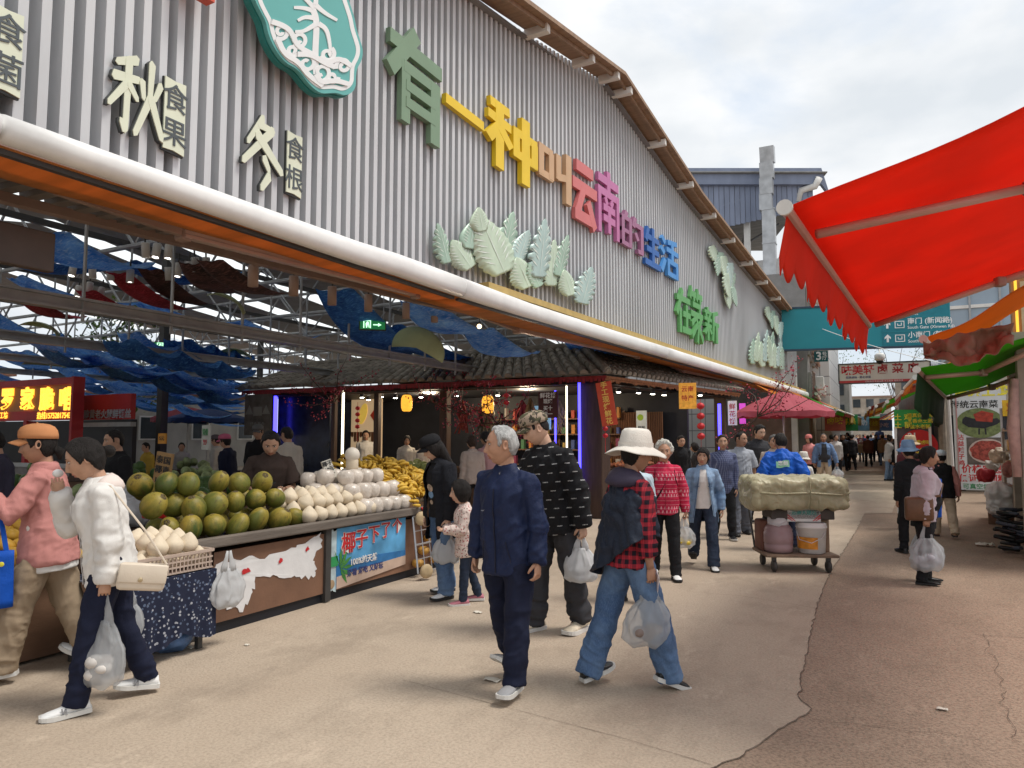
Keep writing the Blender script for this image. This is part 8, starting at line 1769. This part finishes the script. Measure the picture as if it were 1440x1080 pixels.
# shelf goods at the right edge
rr = random.Random(4)
counter('low display table at the right edge with dark goods', (2.6, 11.2, 0), (1.85, 13.4, 0), .35, .1)
for i in range(26):
    mb = MB(); mb.box((0, 0, 0), (.26, .10, .05), bev=.02); o = mb.build('dark_shoe_box', BSH if i % 3 else M('slate_pack', (.05, .06, .08), .4, .3, 9), None, True); o.location = (1.44+rr.uniform(0, .33), 12.2+rr.uniform(0, .8), .06+.042*(i % 13)); o.rotation_euler = (rr.uniform(-.25, .25), rr.uniform(-.3, .3), rr.uniform(-.9, .9)); tag(o, 'flat dark slipper-like pack in the untidy pile at the right edge', 'goods', 'dark packs piled at the right edge')
for i, (px, py, y, r, sz, c, lb) in enumerate([(1408, 702, 15.8, .30, 1.15, (.6, .6, .58), 'full white sack standing before the corner shop'), (1386, 668, 16.5, .16, .8, (.35, .02, .03), 'red bag on the ground beside the white sack'), (1405, 640, 17, .18, .9, (.42, .36, .28), 'pale bundle on the shelf above the white sack'), (1422, 660, 15.6, .14, 1., (.30, .12, .10), 'reddish bundle hanging near the corner shop post'), (1395, 655, 17.4, .14, .8, (.45, .45, .42), 'grey-white packet behind the white sack')]):
    p = atY(px, py, y); mb = MB(); mb.box((0, 0, 0), (r*1.5, r*1.5, r*1.7*sz), .4*i, bev=r*.5); me = remesh(mb, .022, 2); folds(me, .035, i); me.materials.clear(); me.materials.append(M('sack_%d' % i, c, .6, .15, 6, .3, 20)); me.name = 'goods_sack'; o = link('goods_sack', me); o.location = p; tag(o, lb, 'sack')
p = atY(1385, 740, 14); q = atZ(1385, 768); mb = MB(); mb.grid(lambda u, v: Vector((q.x+.24*(u-.5), q.y+.15*(v-.5), .02+.07*abs(noise.noise(Vector((u*4, v*4, 2)))))), 8, 6); tag(mb.build('paper_wad', M('paper_litter', (.62, .58, .5)), None, True, solid=.002), 'white crumpled paper on the ground before the dark pile', 'litter')
t = thing('wooden_shelf', 'shelf rack with bags and packets before the corner shop', 'shelf', (2.35, 16.2, 0)); mb = MB()
for z in (.5, .95, 1.35, 1.75): mb.box((0, 0, z), (.7, 1.2, .03))
for x, y in ((-.33, -.58), (-.33, .58), (.33, -.58), (.33, .58)): mb.box((x, y, .9), (.04, .04, 1.8))
mb.build('rack', CRW, t)
for i in range(24):
    mb = MB(); mb.box((0, 0, .11), (.14, .14, .22), bev=.03); o = mb.build('goods_packet', M('packet_%d' % (i % 5), [(.5, .42, .3), (.42, .06, .05), (.35, .38, .36), (.5, .3, .08), (.2, .12, .09)][i % 5], .5, .3, 12), None, True); o.location = (2.1+.24*(i % 2), 15.72+.19*((i//2) % 6), (.515, .965, 1.365)[(i//8) % 3]); o.rotation_euler = (0, 0, rr.uniform(-.4, .4)); tag(o, 'small packet on the shelf rack before the corner shop', 'packet', 'packets on the shelf rack')
# poster wall
PY = 25.; a = atY(1345, 680, PY); b = atY(1421, 680, PY); W_ = b.x-a.x; z0 = .08; z1 = 3.25
PHB = M('bird_red', (.30, .035, .02), .5, .5, 9); MEAT = M('meat_picture', (.30, .06, .045), .4, .6, 16); PGR = M('picture_grass', (.16, .20, .08), .6, .4, 9); BLKB = M('bird_black', (.02, .02, .025), .5, .3, 9)
t = board('food_poster', 'tall pale food poster with a rooster picture, a dish of red meat and red lettering', 'poster', (a.x, PY, z0), W_, z1-z0, M('poster_pale', (.62, .64, .66), .5, .05, 3), lines=[('传统云南菜', .24, .40, .79, BLET, .015), ('价格实惠', .26, .5, .19, RLET, .02), ('保证无饲料', .24, .5, .105, RLET, .02), ('可真空袋包装', .17, .5, .03, M('green_ink', (.04, .25, .10), .5), .012), ('高原土鸡', .34, .55, .91, YLET, .03)])
for i, c in enumerate('沾益辣子鸡'): text('lettering', c, .17, Vector((.16, -.004, (z1-z0)*(.485-.06*i))), (1, 0, 0), (0, 0, 1), RLET, t, .003, .015)
mb = MB(); el = lambda u, v, d: Vector((W_*.5+u, -.006-d, (z1-z0)*.62+v)); mb.prism([(.60*math.cos(q), .44*math.sin(q)) for q in np.linspace(0, 2*math.pi, 32, False)], el, 0, .006); pc = mb.build('picture', PGR, t)
mb = MB(); mb.prism([(-.45, .0), (-.3, -.12), (.1, -.16), (.4, -.05), (.52, .05), (.42, .14), (.1, .1), (-.2, .14), (-.36, .2), (-.44, .12)], el, .007, .012); mb.prism([(-.05, -.16), (-.01, -.16), (-.02, -.34), (-.06, -.34)], el, .007, .012); mb.prism([(.1, -.16), (.14, -.16), (.15, -.34), (.11, -.34)], el, .007, .012); mb.build('rooster_picture', BLKB, pc)
mb = MB(); mb.prism([(-.1, .06), (.3, .02), (.34, .28), (.05, .36), (-.16, .26)], el, .0125, .016); mb.build('red_feathers', PHB, pc)
mb = MB(); e2 = lambda u, v, d: Vector((W_*.62+u, -.006-d, (z1-z0)*.36+v)); mb.prism([(-.52, -.40), (.52, -.40), (.52, .40), (-.52, .40)], e2, 0, .005); pc = mb.build('picture', M('picture_dark', (.12, .10, .09), .6, .3, 6), t)
mb = MB(); mb.prism([(.48*math.cos(q), .36*math.sin(q)) for q in np.linspace(0, 2*math.pi, 28, False)], e2, .006, .009); mb.build('plate', M('plate_pic', (.5, .4, .36), .5), pc); mb = MB(); mb.prism([(.44*math.cos(q)*(1+.05*math.sin(q*9)), .31*math.sin(q)*(1+.05*math.sin(q*7))) for q in np.linspace(0, 2*math.pi, 40, False)], e2, .0095, .013); mb.build('meat', MEAT, pc)
mb = MB(); mb.box((W_*.06, -.02, (z1-z0)*.4), (.03, .03, z1-z0-.2)); mb.build('edge_strip', M('pink_strip', (.5, .25, .25), .5), t)
p = atY(1346, 640, 21.5); t = thing('door_booth', 'glass-doored kitchen booth with yellow sign right of the poster', 'booth', (p.x+1.15, 21.5, 0)); mb = MB(); mb.box((.25, 0, .55), (.9, .5, 1.1)); mb.build('cabinet', M('booth_grey', (.34, .34, .33), .5, .1, 4), t); mb = MB(); mb.box((.25, -.02, 1.75), (.9, .06, 1.2)); f_ = mb.build('window', M('booth_frame', (.4, .4, .4), .5), t); mb = MB(); mb.box((.25, -.055, 1.75), (.8, .02, 1.05)); mb.build('pane', M('glass_dark', (.04, .05, .06), .1), f_); mb = MB(); mb.box((.05, -.08, 2.35), (.4, .04, .4)); s_ = mb.build('yellow_sign', M('sign_yellow', (.70, .45, .03), .5), t); text('lettering', '鸡', .26, (.05, -.104, 2.35), (1, 0, 0), (0, 0, 1), RLET, t)
mb = MB(); mb.tube([(0, 0, 0), (-.05, 0, 3.2)], .07, 10); o = mb.build('pipe', M('pipe_white', (.55, .53, .5), .5, .1, 4, dirt=.3)); o.location = (atY(1338, 640, 22).x, 22, 0); tag(o, 'white drain pipe left of the food poster', 'pipe')
mb = MB(); mb.tube([(0, 0, 0), (0, 0, 3.3)], .10, 10); o = mb.build('bare_post', M('bark', (.22, .19, .15), .8, .3, 5, .3, 20)); o.location = (atY(1327, 640, 21.6).x, 21.6, 0); tag(o, 'rough grey post left of the white drain pipe', 'post')
# green menu board with red price board
MY = 17.5; a = atY(1259, 630, MY); b = atY(1311, 630, MY); t = thing('menu_stand', 'green menu board with yellow lettering on two white posts over a red price board', 'sign', (a.x, MY, 0)); W_ = b.x-a.x; GRB = M('menu_green', (.03, .30, .06), .5, .05, 3)
za, zb = atY(1285, 600, MY).z, atY(1285, 576, MY).z
mb = MB(); mb.box((W_/2, 0, (za+zb)/2), (W_, .05, zb-za)); mb.build('green_board', GRB, t)
for i, s in enumerate(['土 鸡', '土 鹅']): text('lettering', s, .15, (W_*.24, -.03, zb-.17-.17*i), (1, 0, 0), (0, 0, 1), YLET, t, .003, .015)
for i, s in enumerate(['清真白切鸡', '五香卤土鹅', '盐水老鹅']): text('lettering', s, .095, (W_*.7, -.03, zb-.13-.12*i), (1, 0, 0), (0, 0, 1), YLET, t, .003, .015)
for x in (.015, W_-.03): mb = MB(); mb.box((x, 0, za/2), (.05, .05, za)); mb.build('post', WHT, t)
mb = MB(); mb.box((W_/2, .05, za-.5), (W_-.1, .04, .98)); mb.build('back_panel', M('menu_back', (.10, .08, .08), .5, .3, 5), t)
mb = MB(); mb.prism([(.36*math.cos(q), .36*math.sin(q)) for q in np.linspace(0, 2*math.pi, 28, False)], lambda u, v, d: Vector((W_*.64+u, .025-d, za-.42+v)), 0, .012); mb.build('red_disc', M('price_red', (.55, .02, .02), .5), t)
text('lettering', '21', .17, (W_*.48, .008, za-.20), (1, 0, 0), (0, 0, 1), WLET, t, .003, .03); text('lettering', '现捞卤味', .10, (W_*.7, .008, za-.34), (1, 0, 0), (0, 0, 1), YLET, t, .003, .015); text('lettering', '66', .22, (W_*.6, .008, za-.55), (1, 0, 0), (0, 0, 1), YLET, t, .003, .04)
# ---------------------------------------------------------------- overhead signs
TEA = M('sign_teal', (.015, .25, .31), .45, .05, 1.2); TED = M('sign_teal_dark', (.01, .19, .25), .45); SGW = M('sign_white', (.80, .82, .82), .5); SGE = M('sign_edge', (.03, .06, .10), .5)
A = Vector((-3.55, 30, 5.12)); B = Vector((2.3, 31.3, 5.12)); ux = (B-A).normalized(); L_ = (B-A).length; HH = 1.62
t = thing('direction_sign', 'long teal overhead direction sign to toilet and south gates spanning the street', 'sign', A); S3 = lambda u, v, d: ux*u+Vector((0, 0, v))+Vector((0, -1, 0))*d
mb = MB(); mb.prism([(0, 0), (L_, 0), (L_, HH), (0, HH)], S3, -.12, 0); mb.build('panel', TEA, t); mb = MB(); mb.prism([(3.62, .03), (L_-.03, .03), (L_-.03, HH-.02), (3.62, HH-.02)], S3, .002, .012); mb.build('direction_panel', TED, t)
for v in (-.035, HH+.035): mb = MB(); mb.bar(S3(0, v, -.06), S3(L_, v, -.06), .2, .07); mb.build('frame', SGE, t)
for v in (.56, 1.09): mb = MB(); mb.bar(S3(3.62, v, .016), S3(L_, v, .016), .02, .025); mb.build('divider', TEA, t)
for i, (c, e, dst) in enumerate([('小南门 (新闻路)', 'South Minor Gate', '150m'), ('南门 (新闻路)', 'South Gate (Xinwen Rd)', '230m'), ('卫生间', 'Toilet', '')]):
    v = .30+.53*i; mb = MB(); mb.prism([(3.78, v-.14), (3.86, v-.14), (3.86, v+.03), (3.93, v-.03), (3.93, v+.05), (3.82, v+.16), (3.71, v+.05), (3.71, v-.03), (3.78, v+.03)], S3, .014, .024); mb.build('arrow', SGW, t)
    mb = MB()
    for (u0, v0, u1, v1) in ((4.08, -.14, 4.42, -.11), (4.08, .11, 4.42, .14), (4.08, -.11, 4.11, .11), (4.39, -.11, 4.42, .11), (4.17, -.05, 4.33, -.02), (4.17, -.05, 4.2, .04), (4.3, -.05, 4.33, .07)): mb.prism([(u0, v+v0), (u1, v+v0), (u1, v+v1), (u0, v+v1)], S3, .014, .022)
    mb.build('pictogram', SGW, t); text('lettering', c, .26, S3(4.52, v+.10, .016), ux, (0, 0, 1), SGW, t, .003, .012, 'LEFT'); text('lettering', e, .16, S3(4.52, v-.13, .016), ux, (0, 0, 1), SGW, t, .003, .006, 'LEFT')
    if dst: text('lettering', dst, .15, S3(5.7, v+.12, .016), ux, (0, 0, 1), SGW, t, .003, .005, 'LEFT')
for u in (.1, L_-.1): mb = MB(); mb.bar(S3(u, -.9, -.25), S3(u, HH+.2, -.25), .1, .1); mb.build('bracket', STL, t)
p = atY(1145, 509, 33); q = atY(1164, 493, 33); board('hall_number_plate', 'small dark teal plate with a large white 3 below the teal overhead sign', 'sign', (p.x, 33, p.z), q.x-p.x, q.z-p.z, M('plate_teal', (.01, .10, .11), .5), lines=[('3', .48, .34, .5, SGW, .03), ('号', .2, .76, .68, SGW), ('厅', .2, .76, .32, SGW)])
p = atY(1180, 540, 34); q = atY(1308, 507, 34); W_ = q.x-p.x; Hh = q.z-p.z
t = board('shop_sign', 'cream shop sign board with red characters over the street below the teal sign', 'sign', (p.x, 34, p.z), W_, Hh, M('sign_cream', (.62, .58, .50), .5, .06, 3), th=.3, lines=[(c, Hh*.52, .09+.125*i, .64, RLET, .02) for i, c in enumerate('味美轩')]+[(c, Hh*.50, .49+.165*i, .66, M('sign_darkred', (.34, .03, .03), .5), .03) for i, c in enumerate('卤菜店')]+[('招牌卤味 · 熟食凉菜', Hh*.13, .22, .30, NLET)], frame=DKS)
mb = MB(); mb.prism([(0, 0), (W_, 0), (W_, Hh*.15), (0, Hh*.15)], lambda u, v, d: Vector((u, -d, v)), .002, .01); mb.build('red_strip', M('strip_red', (.5, .05, .05), .5), t); text('lettering', '订购热线 欢迎品尝 手工制作 现卖现捞', Hh*.10, (W_*.5, -.012, Hh*.075), (1, 0, 0), (0, 0, 1), WLET, t)
p = atY(1237, 501, 33.5); t = thing('dome_camera', 'white dome security camera above the cream shop sign', 'camera', p); mb = MB(); mb.lathe([(.14, .12), (.2, .05), (.2, -.12), (.13, -.2)], n=16); mb.build('housing', WHT, t, True); mb = MB(); mb.sphere((0, 0, -.2), .14, 14, 8); mb.build('lens', BSH, t, True); mb = MB(); mb.tube([(0, 0, .1), (0, .3, .5)], .03, 6); mb.build('bracket', WHT, t)
# ---------------------------------------------------------------- buildings behind
GLS = M('window_glass', (.03, .04, .05), .08, .2, 2, spec=.8); SHB = M('shed_blue', (.22, .26, .36), .5, .12, 2, stretch=(1, 1, .3)); TLW = M('white_tile_wall', (.58, .58, .57), .4, .08, 3, dirt=.25)
def tgrid(t, oc):
    s = sepxyz(t, oc); a = mth(t, 'LESS_THAN', mth(t, 'FRACT', mth(t, 'MULTIPLY', mth(t, 'ADD', s[0], s[1]), 1.25)), .05); b = mth(t, 'LESS_THAN', mth(t, 'FRACT', mth(t, 'MULTIPLY', s[2], 1.0)), .05)
    return mixc(t, mth(t, 'MAXIMUM', a, b), mixc(t, noisef(t, oc, .6, 6), (.50, .50, .50), (.68, .68, .66)), (.20, .20, .21))
graft(TLW, tgrid)
bt = thing('tiled_building', 'tall white tiled building with an open blue roofed steel shed on top', 'building', (-8, 44, 0))
def BX(c, s, nm, mt, rot=None): mb = MB(); mb.box(c, s, rot); return P_(bt, mb, nm, mt)
BX((-9.2, 48, 6.0), (13, 9.6, 12.0), 'wall', TLW)
zt = atY(1050, 236, 41.2).z; ca, sa = math.cos(YAW), math.sin(YAW)
def RT(mb): mb.v = [(-2.75+(x+2.75)*ca-(y-43.2)*sa, 43.2+(x+2.75)*sa+(y-43.2)*ca, z) for x, y, z in mb.v]; return mb
def ln_y(px): a = ray(px, 300); s_ = a[0]/a[1]; return (43.2+2.75*sa/ca)/(1-s_*sa/ca)
mb = MB(); mb.prism([(-17, 0), (-2.75, 0), (-2.3, -1.6), (-2.75, -.95), (-17, -.95)], lambda u, v, d: Vector((u, 43.2-d, zt+v)), -.25, 0); P_(bt, RT(mb), 'roof_fascia', SHB)
mb = MB()
for i in range(46): x = -16.8+.30*i; h = 1.3+2.0*max(0, min(1, (-3.2-x)/9)); mb.box((x, 43.5, zt-.95-h/2), (.27, .05+.03*(i % 2), h))
P_(bt, RT(mb), 'corrugated_gable', SHB)
mb = MB(); mb.add([(-17, 43, zt-.3), (-2.5, 43, zt-.3), (-2.2, 54, zt-1.9), (-17, 54, zt-1.9)], [(0, 1, 2, 3)]); P_(bt, RT(mb), 'shed_roof', M('shed_underside', (.24, .24, .23), .7, .2, 1.5, stretch=(.3, 4, 1)), solid=.06)
for px in (1012, 1050): y = ln_y(px)+.8; x = atY(px, 300, y).x; BX((x, y, zt/2+3), (.32, .32, zt-7.5), 'steel_post', WHT)
for k in range(5): mb = MB(); mb.tube([(-15+2.8*k, 43.6, zt-2.2), (-13.2+2.8*k, 52, zt-3.2)], .09, 6); mb.tube([(-15+2.8*k, 44, zt-4), (-12.6+2.8*k, 46, zt-2.4)], .06, 6); P_(bt, RT(mb), 'roof_brace', DKS)
mb = MB(); mb.tube([atY(968, 303, ln_y(968)+.7), atY(1045, 280, ln_y(1045)+.7)], .07, 6); P_(bt, mb, 'roof_brace', WHT)
DUCT = M('galvanised_duct', (.42, .43, .44), .35, .2, 2.5, metal=.5); yd = ln_y(1081)-.9; x = atY(1081, 300, yd).x
mb = MB(); z = 6.6
while z < zt-3.3: mb.box((x, yd, z+.95), (.66, .6, 1.84)); mb.box((x, yd, z+1.9), (.72, .66, .07)); z += 1.9
P_(bt, mb, 'air_duct', DUCT)
mb = MB(); hh = (zt+.75-z)/4
for i in range(4): mb.box((x-.12+.05*i, yd-.05*i, z+.02+hh*(i+.5)), (.66+.03*i, .6, hh+.02), Matrix.Rotation(.06*i, 3, 'X'))
P_(bt, mb, 'duct_elbow', DUCT)
mb = MB(); mb.tube([atY(1152, 250, 43), atY(1146, 262, 43), atY(1126, 268, 43), atY(1122, 284, 43)], .2, 10); P_(bt, mb, 'roof_pipe', WHT, smooth=True)
mb = MB(); mb.tube([atY(1100, 424, 41), atY(1160, 420, 41)], .28, 12); P_(bt, mb, 'wall_pipe', WHT, smooth=True); mb = MB(); mb.tube([atY(1102, 424, 40.5), atY(1102, 470, 40.5)], .16, 10); P_(bt, mb, 'wall_pipe', WHT)
# grey tenement along the left side past the hall
GRW = M('grey_render', (.27, .26, .25), .8, .2, 1.2, .1, 10, dirt=.5); t = thing('grey_tenement', 'grey old apartment building with barred windows past the end of the hall', 'building', (-4.3, 45, 0)); bt = t
BX((-5.6, 48, 4.6), (3.6, 27, 9.2), 'wall', GRW, .055)
for i in range(9):
    for k in range(3):
        y = 35.6+2.9*i; x = -3.72+.055*-(y-48)*1.0; z = 4.0+2.0*k; mb = MB(); mb.box((x, y, z), (.12, 1.3, 1.2), .055); f_ = P_(t, mb, 'window', M('window_frame', (.30, .29, .27), .6)); mb = MB(); mb.box((x+.065, y, z), (.02, 1.15, 1.05), .055); o = mb.build('pane', GLS); o.parent = f_
        mb = MB()
        for q in range(7): mb.bar((x+.16, y-.6+.2*q, z-.65), (x+.16, y-.6+.2*q, z+.65), .03, .03)
        mb.bar((x+.16, y-.62, z-.62), (x+.16, y+.62, z-.62), .05, .05); mb.bar((x+.16, y-.62, z+.62), (x+.16, y+.62, z+.62), .05, .05); P_(t, mb, 'window_bars', BRN)
    if i % 2 == 0: mb = MB(); mb.box((x+.3, y+1.2, 4.2), (.4, .8, .6), .055, bev=.03); P_(t, mb, 'air_conditioner', WHT)
for z, m in ((3.6, WHT), (3.9, STL), (5.5, PNK), (3.45, BRN)): mb = MB(); mb.tube([(-2.75, 34.8, z), (-4.1, 60, z+.4)], .07, 8); P_(t, mb, 'pipe', m)
for i in range(3): t = thing('shop_house', ['plain house closing the far left end of the street', 'pale narrow house at the far middle of the street', 'pale house at the far right end of the street'][i], 'house', ((-5.5, -1.8, 3.4)[i], (78, 110, 76)[i], 0)); bt = t; c = Vector(t.location); h = (8, 7, 8)[i]; BX(c+Vector((0, 0, h/2)), (5, 6, h), 'wall', (GRW, CRW, CRW)[i]); BX(c+Vector((0, 0, h+.1)), (5.4, 6.4, .2), 'roof', BRN); [BX(c+Vector((-1.6+1.6*k, -3.03, 4.2+2*j)), (.9, .08, 1.1), 'window', GLS) for k in range(3) for j in range(2)]
t = thing('glass_building', 'blue-grey glass building behind the red awning on the right', 'building', (7.4, 52, 0)); bt = t; BX((7.2, 52, 8.5), (9, 12, 17), 'wall', M('glass_blue', (.28, .36, .44), .2, .1, .8, spec=.7))
for k in range(7): BX((7.2, 45.95, 2.2+2.2*k), (9.02, .12, .18), 'floor_band', WHT)
for k in range(7): BX((2.9+1.4*k, 45.93, 8.5), (.1, .1, 16.8), 'mullion', STL)
t = thing('right_shop_row', 'plain shop row carrying the right-hand awnings of the street', 'building', (2, 36, 0)); bt = t; BX((3.1, 30.2, 2.2), (2.2, 9, 4.4), 'wall', CRW, .02); BX((2.1, 45, 2.2), (2.2, 20, 4.4), 'wall', M('far_render', (.2, .18, .17), .8, .2, 2), .02)
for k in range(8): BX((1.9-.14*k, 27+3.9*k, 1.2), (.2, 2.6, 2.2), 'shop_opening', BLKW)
t = thing('left_shop_row', 'low shop row with stalls under the left-hand awnings past the hall', 'building', (-4, 45, 0)); bt = t; BX((-4.6, 36.5, 1.6), (2.0, 5.4, 3.2), 'wall', BRN, .05); BX((-4.3, 50, 1.6), (2.0, 20, 3.2), 'wall', CRW, -.02)
for i, (px, y, c, s) in enumerate([(1180, 41, (.03, .26, .07), '鲜果'), (1199, 47, (.20, .40, .52), '酸奶'), (1160, 37, (.45, .10, .06), '卤味'), (1216, 53, (.5, .3, .05), '米线')]):
    p = atY(px, 606, y); board('stall_sign', ['distant green fruit stall sign under the yellow awnings', 'distant pale blue yoghurt sign under the yellow awnings', 'distant red stall sign beside the crimson parasol', 'distant orange noodle sign near the street end'][i], 'sign', (p.x, y, p.z), .9, .85, M('stall_sign_%d' % i, c, .5, .15, 5), lines=[(s, .36, .5, .55, YLET if i != 1 else WLET, .02)])
for i, (px, ft, hd) in enumerate([(1170, 660, 560), (1203, 648, 580)]): p = atZ(px, ft); counter(['far stall counter on the left of the street with produce crates', 'second far stall counter near the street end'][i], (p.x-1, p.y, 0), (p.x-.1, p.y+3, 0), .9, .8, M('stall_side', (.30, .14, .10), .7, .2, 4))
tree('green tree showing between the overhead signs', 1.5, 118, 17, 6, 5, 900); tree('green tree behind the grey tenement', -6, 118, 16, 5, 6, 700)
mb = MB(); a, b = atY(1108, 442, 33), atY(1330, 512, 24); mb.tube([a.lerp(b, f)+Vector((0, 0, -.6*4*f*(1-f)*.3)) for f in np.linspace(0, 1, 14)], .012, 5); tag(mb.build('cable', SGW), 'thin white cable sagging across the street in front of the teal sign', 'cable')

mb = MB(); mb.box((2.15, 16.7, .2), (.9, 1.3, .4), -.1, bev=.01); tag(mb.build('low_crate', WOODB), 'low wooden crate carrying red and pale bags before the corner shop', 'crate')

for i, (y, x, c, l_) in enumerate([(58, -1.75, 1, 'left'), (64, -1.9, 4, 'left'), (70, -2.0, 2, 'left'), (54, -.85, 0, 'right'), (60, -.75, 4, 'right'), (66, -.6, 1, 'right')]):
    g = -1 if l_ == 'left' else 1; sl_awning(cols[c][1]+' awning closing the '+l_+' side of the street end, '+('nearest', 'middle', 'farthest')[i % 3]+' of its three', (x, y, 2.7), (x, y+5.4, 2.7), (x+g*1.6, y, 3.6), (x+g*1.6, y+5.4, 3.6), cols[c][0], .3, None, False, group=G2, scal=5)
for i, (px, y, py, c, w_) in enumerate([(1203, 62, 597, (.5, .06, .05), 1.4), (1222, 66, 596, (.62, .50, .12), 1.5), (1212, 72, 590, (.06, .28, .12), 1.5), (1231, 58, 598, (.10, .25, .5), 1.1)]):
    p = atY(px, py+8, y); board('stall_sign', ['small red', 'small yellow', 'small green', 'small blue'][i]+' sign hung over the far end of the street', 'sign', (p.x, y, p.z), w_, .8, M('far_sign_%d' % i, c, .5, .15, 5), lines=[('小吃', .34, .5, .5, WLET, .02)])
